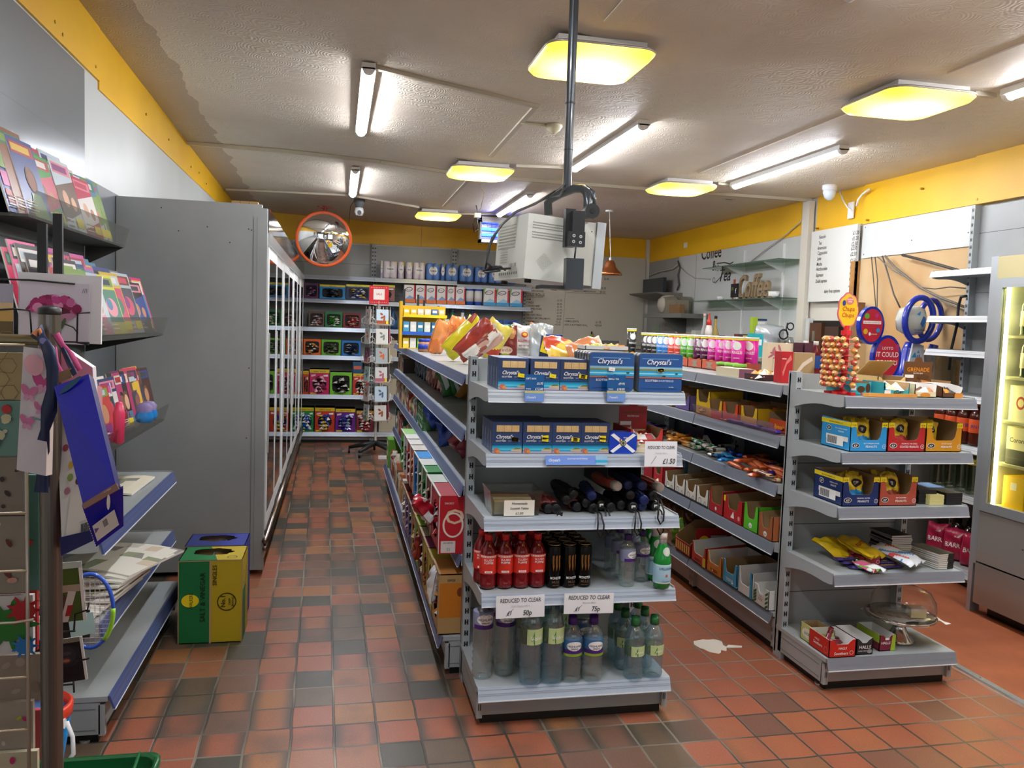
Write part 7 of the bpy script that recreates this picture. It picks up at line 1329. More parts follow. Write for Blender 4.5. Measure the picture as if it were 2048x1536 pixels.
mb.box(v[0]+.012, v[1]+.0, v[2]+.05, v[0]+.055, v[1]+.03, v[2]+.12, BLKM); mb.ob('clamp_plate', t)
mb = MB(); v = P3(1131, 578, 2.72); mb.box(v[0], v[1], v[2], v[0]+.062, v[1]+.035, v[2]+.105, PG); mb.box(v[0]-.08, v[1]+.02, v[2]+.0, v[0]+.03, v[1]+.1, v[2]+.012, BLKM); mb.tube([(v[0]+.03, v[1]+.01, v[2]+.1), (v[0]+.034, v[1]+.01, v[2]+.15)], .003, BLK, 6); mb.ob('power_box', t)
cr0 = ony(1047, 556, 2.78)
t = T('crt_monitor', 'cream box-shaped monitor seen from its side, hanging from the black pole', 'monitor', (cr0.x, cr0.y, cr0.z), rot=(0, .055, .2)); IV = K('#c4c6bc', .45); w, d, h = .265, .27, .222
mb = MB(); mb.prism([(0, 0), (0, h), (w, h), (w, 0)], 'y', 0, d, IV); p = front(mb, w, h)
for r in range(6):
    for i in range(44): p.rect(.018+.0045*i, h-.03-.009*r-(.006 if r > 2 else 0), .0205+.0045*i, h-.0265-.009*r-(.006 if r > 2 else 0), K('#5f625c')); p.l = .0006
for i in range(-8, 9):
    for j in range(-8, 9):
        if abs(i)+abs(j) < 9: p.rect(.07+.0038*i, .062+.0038*j, .0717+.0038*i, .0637+.0038*j, K('#8a8d85')); p.l = .0006
p.ell(w-.018, h-.032, .007, .007, K('#e8e8e8', .3, .5), 14); p.ell(w-.018, h-.032, .003, .003, K('#4a4a4a'), 8)
q = Pen(mb, (0, d, 0), (0, -1, 0), (0, 0, 1))
for i in range(8): q.rect(.02, h-.03-.011*i, d*.65, h-.027-.011*i, K('#a4a69c'))
for i in range(7): q.rect(.05, .06+.009*i, .12, .063+.009*i, K('#9a9c92'))
for i in range(9): q.ell(.06+.02*i, .02, .006, .006, K('#6a6a62', .3, .6), 8)
for i in range(6): q.rect(.15+.012*i, .04, .156+.012*i, .055, K('#7a7a70'))
mb.ob('casing', t); MB().box(w, -.006, -.008, w+.035, d+.006, h+.004, K('#b4bcbe', .45)).box(w+.035, .02, .02, w+.036, d-.02, h-.02, K('#22262a', .1)).ob('bezel', t)
mb = MB(); [mb.cyl((x, y, -.012), .012, .012, BLK, 10) for x in (.03, w-.03) for y in (.03, d-.03)]; mb.ob('foot', t)
for i, pts in enumerate(([(1134, 362, 2.93), (1120, 378, 2.9), (1095, 395, 2.9), (1060, 412, 2.88), (1030, 425, 2.86), (1005, 448, 2.84), (985, 475, 2.84), (976, 500, 2.84), (974, 525, 2.84), (985, 535, 2.84)], [(1134, 370, 2.93), (1118, 392, 2.9), (1080, 400, 2.89), (1110, 382, 2.9), (1070, 408, 2.88), (1035, 422, 2.87), (1000, 452, 2.85), (980, 490, 2.85), (970, 540, 2.85), (1000, 533, 2.85), (1010, 540, 2.9)],
    [(965, 542, 2.85), (985, 532, 2.85), (1003, 534, 2.85), (1000, 541, 2.85), (970, 545, 2.85), (966, 540, 2.85), (1000, 538, 2.86), (1030, 536, 2.92)])):
    tag(MB().tube([tuple(ony(*a)) for a in pts], .0042, K('#3a3c3e', .4), 6).ob('cable'), ('thick grey cable arching from the black pole to the back of the monitor', 'second grey cable tied beside the first, from pole to monitor', 'bundled black cable loop at the rear bottom of the monitor')[i], 'cable')
# ---------------------------------------------------------------- price board on the back wall
BI = K('#26261f', .6)
mb = MB(); x0, x1, z0, z1 = 2.37, 3.98, 1.2, 2.42; mb.box(x0, 10.475, z0, x1, 10.499, z1, K('#c9c4b4', .35)); p = Pen(mb, (0, 10.475, 0)); X = lambda px: ony(px, 600, 10.475).x; Zz = lambda px, py: ony(px, py, 10.475).z
for tx, px, py, hh, al in (('BLACK PUDDING', 1053, 577, .035, 'L'), ('POTATO SCONE', 1053, 583, .035, 'L'), ('COLD ROLLS', 1051, 591, .05, 'L'), ('HAM', 1052, 600, .034, 'L'), ('TURKEY', 1052, 606.5, .034, 'L'), ('CORNED BEEF', 1052, 613, .034, 'L'), ('CHOPPED PORK', 1052, 619, .034, 'L'), ('CHEESE', 1052, 625, .034, 'L'), ('CHICKEN TIKKA', 1052, 631, .034, 'L'), ('CHICKEN BACON & MAYO', 1052, 637.5, .032, 'L'), ('TUNA MAYO', 1053, 644, .034, 'L'), ('MAKE IT A SANDWICH', 1053, 651, .034, 'L'), ('£1.75', 1124, 603, .034, 'R'), ('£2.00', 1124, 610, .034, 'R'), ('£1.75', 1124, 616, .034, 'R'), ('£1.75', 1124, 622, .034, 'R'), ('£1.75', 1124, 628, .034, 'R'), ('£2.25', 1124, 634, .034, 'R'), ('£2.25', 1124, 640, .034, 'R'), ('£2.25', 1123, 645, .034, 'R'), ('+£0.50', 1123, 651, .034, 'R'),
    ('HAM & LENTIL', 1131, 644, .036, 'L'), ('ADD A BUTTERED ROLL', 1131, 651, .034, 'L'), ('£1.75', 1204, 647, .04, 'R'), ('+£0.60', 1205, 653, .04, 'R'), ('£0.50', 1211, 579, .04, 'R'), ('EXTRA CRISP SALAD', 1190, 579, .03, 'R'), ('CHEESE/CUCUMBER/ONION', 1190, 585, .03, 'R'), ('£0.25', 1210, 586, .04, 'R'), ('£3.45', 1216, 560, .036, 'R')):
    p.text(tx, X(px), Zz(px, py), hh, BI, al, sx=.85); p.l = .0006
p.line([(X(1051), Zz(1051, 594)), (X(1086), Zz(1086, 594))], .006, BI); p.line([(X(1132), Zz(1132, 585)), (X(1212), Zz(1212, 588))], .004, BI); p.line([(X(1130), Zz(1130, 580)), (X(1128), Zz(1128, 668))], .003, BI); p.line([(X(1132), Zz(1132, 637)), (X(1150), Zz(1150, 637))], .005, BI)
tag(mb.ob('price_board'), 'large cream wall board with handwritten roll prices on the back wall', 'price board')
mb = MB(); a, b = onx, 0; va, vb_ = ony(1112, 668, 10.4), ony(1194, 676, 10.4); mb.box(va.x, 10.38, 1.25, vb_.x, 10.475, 1.285, K('#5a5a52', .5)); tag(mb.ob('pen_ledge'), 'dark grey ledge below the price board', 'ledge')
mb = MB(); mb.lathe([(.022, 0), (.024, .005), (.024, .1), (.012, .115), (.012, .14), (.004, .155)], K('#a8b83a', .4), 12); mb.lathe([(.0125, .116), (.0125, .14), (.004, .156), (0, .156)], BLK, 10); tag(mb.ob('squeeze_bottle', None, (ony(1183, 676, 10.43).x, 10.43, 1.2855)), 'lime green squeeze bottle with black tip on the ledge below the price board', 'bottle')
tag(MB().box(-.12, 0, 0, .12, .02, .17, K('#8a8c8a', .3, .5)).box(-.08, -.002, .02, -.05, 0, .14, K('#c8c8c4')).box(.0, -.002, .02, .03, 0, .14, K('#b8b8b4')).ob('metal_box', None, (ony(1220, 695, 10.2).x, 10.2, 1.16)), 'grey metal box on the back counter under the price board', 'box')
# ---------------------------------------------------------------- counters
CT = K('#8a8880', .5)
for lb, (x0, y0, x1, y1, z) in (('grey service counter along the back wall under the price board', (2.5, 9.95, 3.99, 10.47, 1.16)), ('long grey drinks counter along the right wall behind the right gondola', (3.28, 6.0, 4.0, 9.5, 1.30)), ('low till counter carrying the lottery stand behind the right end unit', (3.3, 4.72, 3.98, 5.7, 1.12))):
    t = T('shop_counter', lb, 'counter', (0, 0, 0)); MB().box(x0+.02, y0+.02, 0, x1-.01, y1-.01, z-.03, K('#6a6862', .6)).ob('body', t); MB().box(x0, y0, z-.03, x1, y1, z, CT).ob('worktop', t)
# ---------------------------------------------------------------- coffee corner, right wall
V3 = Matrix(((0, 0, -1, 0), (-1, 0, 0, 0), (0, 1, 0, 0), (0, 0, 0, 1)))
mb = MB(); p = Pen(mb, (XR-.009, 9.6, 0), (0, -1, 0), (0, 0, 1)); u = lambda px, py: 9.6-onx(px, py, XR-.009).y; zz = lambda px, py: onx(px, py, XR-.009).z
p.text('Coffee', u(1402, 520), zz(1402, 520), .20, BLK, 'L', sx=.95, wmax=u(1450, 512)-u(1402, 520)); p.rect(u(1398, 505), 2.385, u(1455, 498), 2.5, WHT) if 0 else None
p.text('&', u(1428, 541), zz(1428, 541), .16, BLK, 'C'); p.text('Tea', u(1436, 563), zz(1436, 563), .19, BLK, 'L', sh=.35, wmax=.36)
for a, b, r in ((1428, 560, .03), (1436, 536, .035)): p.ring(u(a, b), zz(a, b), r, .006, BLK)
p.line([(u(1430, 566), zz(1430, 566)), (u(1440, 556), zz(1440, 556)), (u(1447, 545), zz(1447, 545))], .008, BLK); p.line([(u(1434, 527), zz(1434, 527)), (u(1450, 525), zz(1450, 525)), (u(1460, 528), zz(1460, 528)), (u(1467, 524), zz(1467, 524))], .012, BLK)
tag(mb.ob('wall_lettering'), 'black decorative Coffee and Tea lettering on the white right wall', 'wall lettering')
GE = clear_mat('shelf_glass', '#a9c8b0', .12, .03)
ups = [onx(1490, 560, XR).y, onx(1568, 560, XR).y]
for i, yy in enumerate(ups): tag(MB().box(XR-.022, yy-.012, 1.3, XR-.008, yy+.012, 2.33, WPL).ob('shelf_rail', None), f'white slotted shelf rail on the coffee wall, {("far", "near")[i]} one', 'shelf rail')
for z, lb in ((2.155, 'upper'), (1.812, 'lower')):
    t = T('glass_shelf', f'{lb} green-edged glass shelf on the coffee wall', 'shelf', (0, 0, z)); MB().box(3.80, 6.74, 0, XR-.022, 8.3 if lb == 'upper' else 8.62, .008, GE).box(3.798, 6.74, 0, 3.80, 8.3 if lb == 'upper' else 8.62, .008, K('#4a6a58', .3)).ob('glass_panel', t)
    for yy in ups: MB().prism([(3.83, -.001), (XR-.023, -.001), (XR-.023, -.09)], 'y', yy-.004, yy+.004, WPL).ob('bracket', t)
# Coffee sign
mb = MB(); vs, fs, wd = text2d('Coffee'); SC = .33; y0 = onx(1484, 598, 3.92).y; dep = .03; V = [(dep*s, -x*.62/wd-.2*y*SC, y*SC) for s in (0, 1) for x, y in vs]; n = len(vs)
ed = {}
for f in fs:
    for a, b in zip(f, f[1:]+f[:1]): ed[(a, b)] = ed.get((a, b), 0)+1
F = [f for f in fs]+[tuple(i+n for i in reversed(f)) for f in fs]+[(a, b, b+n, a+n) for (a, b) in ed if (b, a) not in ed]
mb.add(V, F, K('#8d7a5f', .6)); mb.box(0, -.66, -.002, .035, -.02, .012, K('#8d7a5f', .6)); tag(mb.ob('coffee_sign', None, (3.86, y0+.02, 1.826)), 'brown wooden cut-out word Coffee standing on the lower glass shelf', 'sign')
v = onx(1466, 598, 3.88); mb = MB(); mb.box(0, -.15, .02, .01, 0, .155, BLK); p = Pen(mb, (-.0005, 0, 0), (0, -1, 0), (0, 0, 1)); p.text('f', .11, .06, .07, WH); p.rect(.02, .09, .06, .12, K('#5a6a20')); mb.box(.01, -.06, .15, .02, -.03, .2, K('#b0503a')); mb.box(0, -.14, 0, .01, -.12, .02, WH); mb.box(0, -.05, 0, .01, -.03, .02, K('#b0503a')); tag(mb.ob('chalkboard_sign', None, (3.85, v.y, 1.8205)), 'small black chalkboard sign with a white letter f beside the wooden Coffee word', 'sign')
for i, (px, sc_) in enumerate(((1547, 1.0), (1441, .7))):
    v = onx(px, 598, 3.92); ct = T('coffee_cup', f'white cup on the lower glass shelf, {("right of the Coffee sign", "far left end")[i]}', 'cup', (3.92, v.y, 1.8205)); MB().lathe([(.03*sc_, 0), (.05*sc_, .02), (.055*sc_, .06*sc_), (.05*sc_, .06*sc_), (.028*sc_, .008)], WPL, 18).ob('cup_body', ct)
    MB().tube([(0, -.05*sc_, .05*sc_), (0, -.08*sc_, .045*sc_), (0, -.075*sc_, .02*sc_), (0, -.045*sc_, .015*sc_)], .005, WPL, 6).ob('handle', ct)
# menu board
mb = MB(); mb.box(XR-.055, 5.9, 1.78, XR-.03, 6.55, 2.383, K('#d9dad4', .3)); p = Pen(mb, (XR-.0555, 6.55, 0), (0, -1, 0), (0, 0, 1)); xm = XR-.0555; um = lambda px, py: 6.55-onx(px, py, xm).y; zm = lambda px, py: onx(px, py, xm).z
for tx, px, py in (('Nescafe', 1638, 478), ('Tea', 1637, 490), ('Americano', 1635, 500), ('Cappuccino', 1635, 510), ('Latte', 1634, 521), ('Mocha', 1633, 532), ('Hotchocolate', 1632, 542), ('Espresso', 1632, 554), ('Double espresso', 1631, 566)): p.text(tx, um(px, py), zm(px, py), .042, BI, 'L', sx=.72, sh=.1, wmax=.17); p.l = .0006
for tx, px, py in (('£1.20', 1718, 468), ('£1.20', 1717, 479), ('£2.50', 1715, 490), ('£2.50', 1714, 499), ('£2.50', 1713, 511), ('£2.50', 1712, 524), ('£2.50', 1712, 536), ('£1.20', 1711, 548), ('£1.80', 1710, 560)): p.text(tx, um(px, py), zm(px, py), .042, BI, 'R', sx=.85, sh=.05); p.l = .0006
p.text('dairy free options', um(1648, 586), zm(1648, 586), .042, BI, 'L', sx=.75, wmax=.3); p.text('+50p', um(1707, 576), zm(1707, 576), .042, BI, 'R', sx=.8)
tag(mb.ob('menu_board'), 'white handwritten hot drinks menu board on the right wall', 'menu board')
tag(MB().box(XR-.035, 0, 0, XR-.025, .075, .13, WPL).ob('socket_plate', None, (0, onx(1708, 425, XR).y-.04, onx(1708, 430, XR).z-.03)), 'white double socket plate on the yellow band above the menu', 'socket')
tag(MB().box(XR-.02, 0, 0, XR-.012, .08, .06, WPL).ob('socket_plate', None, (0, onx(1376, 495, XR).y, onx(1376, 495, XR).z)), 'white socket plate at the far end of the right yellow band', 'socket')
def wire(lb, pts, r=.004, m=None, X=XR-.07): tag(MB().tube([tuple(onx(a, b, X)) for a, b in pts], r, m or K('#4a4640', .5), 6).ob('cable'), lb, 'cable')
wire('white cable drooping from the ceiling to the socket plate above the menu', [(1680, 382), (1686, 400), (1695, 415), (1703, 421)], .006, WPL); wire('white cable looping from the socket plate up to the ceiling line', [(1713, 412), (1716, 400), (1725, 388), (1740, 378)], .008, WPL)
wire('black cable running from the panel down across the bare plaster, thickest', [(1805, 510), (1845, 520), (1890, 533), (1938, 547)], .01, K('#3e3a36')); wire('grey cable crossing the bare plaster to the lower right', [(1770, 512), (1790, 535), (1812, 552), (1840, 575), (1880, 595), (1932, 615)], .009, K('#6a6258')); wire('second grey cable crossing the bare plaster beside the first', [(1755, 514), (1785, 540), (1815, 555), (1850, 580), (1890, 605), (1930, 622)], .006, K('#7a7266'))
wire('thin dark cable hanging straight down the bare plaster, left one', [(1743, 514), (1747, 560), (1752, 620), (1755, 680)], .004); wire('thin dark cable hanging straight down the bare plaster, right one', [(1750, 514), (1755, 560), (1754, 620), (1757, 690)], .004); wire('slanting dark cable behind the lottery stand', [(1765, 512), (1775, 545), (1788, 590), (1800, 615)], .006)
wire('two thin cables running to the shelving upright', [(1840, 575), (1870, 578), (1900, 574), (1935, 577)], .004); wire('thin cord hanging in an arc across the coffee wall', [(1362, 535), (1375, 548), (1390, 556), (1420, 558)], .005, K('#b8b4a8'), XR-.02); wire('pale cord sagging from the trunking to the upper glass shelf', [(1620, 410), (1600, 445), (1565, 475), (1530, 500), (1500, 525)], .005, K('#b4b0a4'), XR-.03); wire('pale cord from the corner to the coffee panel edge', [(1298, 552), (1320, 543), (1345, 538), (1355, 530)], .006, K('#c4c0b4'), XR-.03); wire('black cable knot beside the coffee panel edge', [(1356, 522), (1360, 535), (1356, 550), (1358, 570), (1354, 580)], .01, K('#4a4844'), XR-.03)
# wall television, bracket shelf, steel shelf
v0, v1 = onx(1295, 560, XR-.1), onx(1335, 583, XR-.1)
t = T('small_television', 'small dark flat television on a wall bracket in the far right corner', 'television', (0, 0, 0)); MB().box(XR-.16, v1.y, v1.z, XR-.12, v0.y+.0, v0.z, K('#232b30', .3)).ob('screen', t); mb = MB(); mb.prism([(XR-.35, v1.z-.02), (XR, v1.z-.02), (XR, v1.z-.1), (XR-.33, v1.z-.035)], 'y', v1.y-.25, v0.y, K('#77716a', .5)); mb.box(XR-.12, v1.y+.3, v1.z, XR, v1.y+.36, v0.z-.05, BLKM); mb.ob('wall_bracket', t)
va = onx(1418, 628, XR); t = T('steel_wall_shelf', 'grey steel wall shelf in the far right corner carrying cartons', 'shelf', (0, 0, 0)); zt = 1.685
MB().box(3.72, va.y, zt-.05, XR-.006, 9.75, zt, K('#7c7c76', .4)).ob('shelf_board', t); MB().prism([(3.74, zt-.05), (XR-.01, zt-.05), (XR-.01, zt-.3)], 'y', 9.2, 9.22, K('#5a5a55', .5)).ob('bracket', t)
for lb, px, X_, w_, h_, c, nm in (('crumpled clear bag of cups on the steel wall shelf', 1335, 3.88, .1, .22, 0, 'bag'),):
    v = onx(px, 627, X_); mb = MB(); mb.lathe([(.05, 0), (.1, .03), (.13, .1), (.12, .17), (.07, .22), (0, .23)], K('#c4bcae', .35, coat=.5), 14); tag(mb.ob('plastic_bag', None, (X_, min(v.y, 9.6), zt)), lb, 'bag')
tag(MB().box(3.8, 0, 0, 4.0, .42, .2, clear_mat('cup_box', '#d8d4c8', .1, .2, .2)).box(3.82, .02, 0, 3.98, .4, .16, K('#c4beb0', .6)).ob('carton', None, (0, 9.0, zt)), 'pale see-through carton of cups on the steel wall shelf', 'box'); tag(MB().box(3.74, 0, 0, 3.80, .3, .1, K('#8a6844', .6)).ob('carton', None, (0, 8.72, zt)), 'brown cardboard carton at the front of the steel wall shelf', 'box')
mb = MB(); mb.box(XR-.01, 0, 0, XR-.006, .25, .3, K('#9aa890', .6)); tag(mb.ob('paper_notice', None, (0, onx(1320, 670, XR).y, 1.25)), 'pale green notice pinned below the steel wall shelf', 'notice')
# goods on the drinks counter
CZ = 1.301
def cput(px, X_): v = ony(px, 690, 1); k = X_/v.x; return (X_, k)
def cgood(nm, lb, px, X_, mb, cat, rz=0): x, y = cput(px, X_); return tag(mb.ob(nm, None, (x, y, CZ), (0, 0, rz)), lb, cat)
sbm = MB(); sbm.lathe([(.035, 0), (.037, .01), (.037, .14)], K('#c82430', .3, coat=.3), 16); sbm.lathe([(.0372, .14), (.036, .2), (.024, .25)], K('#e6e0dc', .35), 16); sbm.lathe([(.024, .25), (.022, .29), (.01, .31), (.006, .36)], K('#c83428', .35), 14); cylpen(sbm, .0375).rect(-.03, .05, .03, .09, WH)
cgood('sauce_bottle', 'red and white squeezy sauce bottle on the drinks counter', 1416, 3.36, sbm, 'sauce bottle', -.4)
for i, (px, X_, c, h_) in enumerate(((1429, 3.42, '#b8a060', .34), (1407, 3.4, '#c8ccc8', .36))):
    mb = MB(); mb.lathe([(.035, 0), (.036, .01), (.034, h_*.5), (.014, h_*.72), (.013, h_*.93)], K(c, .15, 0, .3, 1.3), 14); mb.lathe([(.014, h_*.92), (.014, h_), (0, h_)], BLK if i == 0 else K('#d8b8b4'), 10); cgood('syrup_bottle', ('golden syrup bottle with black top right of the sauce bottle', 'clear glass bottle left of the sauce bottle')[i], px, X_, mb, 'bottle')
mb = MB(); mb.box(0, 0, 0, .14, .1, .16, K('#3c2080', .4)); p = Pen(mb, (0, .1, 0), (0, -1, 0), (0, 0, 1)); p = front(mb, .14, .16); p.rect(.01, .02, .05, .05, WH); p.text('Cadbury', .09, .08, .035, WH, sh=.3, wmax=.08); cgood('chocolate_carton', 'purple chocolate carton on the drinks counter', 1422, 3.5, mb, 'box')
for i, (px, w_, h_, c, lb) in enumerate(((1345, .26, .14, '#c8c2b0', 'wide pale carton at the far end of the drinks counter'), (1352, .2, .165, '#9a7a50', 'brown tray carton at the far end of the drinks counter'), (1390, .16, .2, '#b8bab4', 'cloudy plastic box on the drinks counter'), (1457, .1, .15, '#d8d4cc', 'white tub of stirrers on the drinks counter'), (1465, .11, .11, '#a82a2a', 'red box of sachets on the drinks counter'), (1472, .09, .13, '#2a2422', 'black box of sachets on the drinks counter'),
    (1478, .07, .18, '#6a2a2a', 'maroon tea box on the drinks counter'), (1487, .07, .18, '#3a2a22', 'dark brown tea box on the drinks counter'), (1496, .06, .17, '#c8c08a', 'cream and black tea box on the drinks counter'), (1506, .09, .19, '#2aa0a8', 'turquoise tea box on the drinks counter'))):
    mb = MB(); mb.box(0, 0, 0, w_, .1, h_, K(c, .45)); p = front(mb, w_, h_); p.rect(w_*.15, h_*.5, w_*.85, h_*.75, K(('#8a7a60', '#d8b080', '#a8aaa4', '#c8a070', '#d85a5a', '#c8a050', '#c8b890', '#c8a860', '#3a3a30', '#d8e8e8')[i])); cgood('tea_carton', lb, px, 3.5-.02*i, mb, 'box')
mb = MB(); mb.box(0, 0, 0, .05, .05, .34, K('#a8c83a', .4)); cgood('tea_carton', 'tall lime green packet behind the turquoise box', 1503, 3.75, mb, 'box'); mb = MB(); mb.box(0, 0, 0, .12, .02, .33, K('#d0d0cc', .4)); front(mb, .12, .33).rect(.02, .18, .1, .3, WH).rect(.0, .31, .12, .33, K('#2a3a6a')); cgood('paper_sign', 'white card with a blue top strip standing on the drinks counter', 1508, 3.85, mb, 'sign')
mb, p = bag_mb(.26, .27, .2, lambda u, v, s: K('#b4bbc0', .25, .3, coat=.4), 33); cgood('foil_bag', 'crumpled silver bag over the coffee machine on the drinks counter', 1537, 3.7, mb, 'bag')
for i, (px, h_, r_) in enumerate(((1556, .16, .03), (1580, .17, .04))): mb = MB(); mb.lathe([(r_, 0), (r_, h_*.6), (r_*.5, h_), (0, h_)], clear_mat('bottle_glass', '#c8d0d0', .2, .1, .2), 14); cgood('glass_bottle', f'clear glass bottle beside the tape tool, {("left", "right")[i]} one', px, 3.7, mb, 'bottle')
mb = MB(); mb.tube([(.04*math.cos(a), 0, .05+.04*math.sin(a)) for a in [2*PI*k/14 for k in range(14)]], .007, BLK, 6, True); mb.tube([(.06+.03*math.cos(a), 0, .12+.03*math.sin(a)) for a in [2*PI*k/12 for k in range(12)]], .006, BLK, 6, True); mb.tube([(.05, 0, .0), (.02, 0, .1), (.03, 0, .15)], .006, BLK); o = cgood('scissors', 'black-handled scissors standing in the pot on the drinks counter', 1566, 3.72, mb, 'scissors'); o.location.z = CZ+.14; mb = MB(); mb.lathe([(.045, 0), (.05, .14)], K('#4a4844', .4), 16); cgood('pen_pot', 'dark pot holding the scissors on the drinks counter', 1566, 3.72, mb, 'pot')
# ---------------------------------------------------------------- lottery stand
LB = K('#1a2fa0', .25, coat=.6); LR = K('#c8283c', .4)
t = T('lottery_stand', 'blue lottery play stand with two big loops and red discs behind the right end unit', 'lottery stand', (3.60, 4.95, 1.12))
O3 = Vector((3.60, 4.95, 1.12)); L3 = lambda px, py, Y=4.95: ony(px, py, Y)-O3
def loop(c, rx, rz, r, y, rot=0): return [Vector((c[0]+rx*math.cos(a)*math.cos(rot)-rz*math.sin(a)*math.sin(rot), y, c[1]+rx*math.cos(a)*math.sin(rot)+rz*math.sin(a)*math.cos(rot))) for a in [2*PI*k/28 for k in range(28)]]
c1 = L3(1808, 639); MB().tube(loop((c1.x, c1.z), .105, .145, 0, -.15, -.1), .020, LB, 10, True).ob('blue_loop', t)
c2 = L3(1860, 640, 4.93); MB().tube(loop((c2.x, c2.z), .088, .135, 0, -.02, -.1), .018, LB, 10, True).ob('blue_loop', t)
def disc(px, py, rx, rz, nm, dr, Y=4.80):
    c = L3(px, py, Y); mb = MB(); n = 28; mb.prism([(c.x+rx*math.cos(2*PI*i/n), c.z+rz*math.sin(2*PI*i/n)) for i in range(n)], 'y', -.165, -.13, LB); p = Pen(mb, (c.x, -.1655, c.z)); p.ell(0, 0, rx*.84, rz*.87, LR, 26); dr(p); return mb.ob(nm, t)
disc(1741, 651, .092, .124, 'small_disc', lambda p: (p.rect(-.065, .01, .065, .03, WH), p.text('ASK FOR A LUCKY DIP', 0, .0145, .012, K('#c8283c'), wmax=.12), p.ell(-.04, .06, .018, .018, K('#6ab03a')), p.ell(.03, .065, .014, .014, K('#c83a8a')), p.ell(-.045, -.04, .016, .018, K('#e0b82a')), p.ell(.045, -.03, .014, .014, K('#2a8ac8')), p.text('THE NATIONAL LOTTERY', .015, -.06, .012, WH, wmax=.05), p.ell(-.015, -.055, .008, .012, WH)))
disc(1771, 716, .105, .15, 'large_disc', lambda p: (p.text('LOTTO', 0, .055, .026, WH, wmax=.08), p.text('IT COULD', 0, .008, .046, WH, wmax=.165), p.text('BE YOU', 0, -.045, .046, WH, wmax=.15), p.ell(-.06, .07, .015, .02, K('#a83a6a')), p.ell(.07, .075, .015, .018, K('#b83a7a'))))
a1, a2 = L3(1806, 690), L3(1800, 770); mb = MB(); mb.tube([tuple(L3(1820, 684)), tuple(L3(1818, 700)), tuple(L3(1812, 740)), tuple(L3(1800, 790))], [.03, .045, .055, .07], LB, 10); mb.tube([tuple(L3(1868, 690, 4.93)), tuple(L3(1860, 720, 4.93)), tuple(L3(1845, 780, 4.93))], [.03, .035, .04], LB, 10); mb.box(-.2, -.12, 0, .22, .2, .04, LB); mb.ob('stand_frame', t)
c = L3(1822, 641, 4.87); mb = MB(); mb.M = Matrix.Translation(c) @ Matrix.Rotation(PI/2, 4, 'Y') @ Matrix.Rotation(.35, 4, 'X'); mb.lathe([(0, -.1), (.07, -.08), (.1, -.03), (.1, .03), (.085, .07), (0, .09)], K('#c8ccc4', .15, 0, .25, 1.2, coat=.6), 24); mb.M = None; p = Pen(mb, (c.x-.04, c.y-.105, c.z)); p.poly([(.0, .04), (.03, .06), (.025, .03)], K('#2a8ac0')); p.poly([(.03, -.02), (.05, .03), (.065, .02), (.07, -.01), (.05, -.045)], K('#2a5a98')); p.text('THE NATIONAL', .03, -.07, .018, K('#3a4a78'), wmax=.09); p.text('LOTTERY', .03, -.09, .018, K('#3a4a78'), wmax=.07); mb.ob('ball_bowl', t)
c = L3(1832, 715, 4.84); mb = MB(); mb.M = Matrix.Translation((c.x, c.y, 0)); mb.prism([(-.09, .01), (.08, .01), (.05, c.z+.08), (-.03, c.z+.1)], 'y', -.005, .01, K('#c8ccd4', .4)); p = Pen(mb, (0, -.006, 0)); p.poly([(-.04, c.z), (-.015, c.z+.035), (.0, c.z)], K('#2a9ac8')); p.poly([(-.0, c.z+.03), (.01, c.z+.05), (.02, c.z+.03)], K('#2a9ac8')); p.ell(.01, c.z-.035, .016, .024, K('#2a4a98')); p.ell(.01, c.z-.035, .012, .02, WH); p.rect(.0, c.z-.03, .006, c.z+.015, K('#2a4a98')); p.rect(.014, c.z-.02, .02, c.z+.02, K('#2a4a98')); mb.ob('logo_panel', t)
mb = MB(); mb.box(0, 0, 0, .16, .12, .3, clear_mat('plastic_wrap', '#c8c0a8', .15, .15, .25)); tag(mb.ob('plastic_cover', None, (3.84, 4.74, 1.1205)), 'cloudy plastic cover at the right of the lottery stand', 'cover')
tag(MB().tube([tuple(onx(a, b, 3.9)) for a, b in ((1933, 592), (1922, 594), (1917, 612), (1914, 650), (1902, 700), (1898, 740))], .009, BLK, 7).ob('cable'), 'thick black cable hanging between the lottery stand and the wall shelving', 'cable')
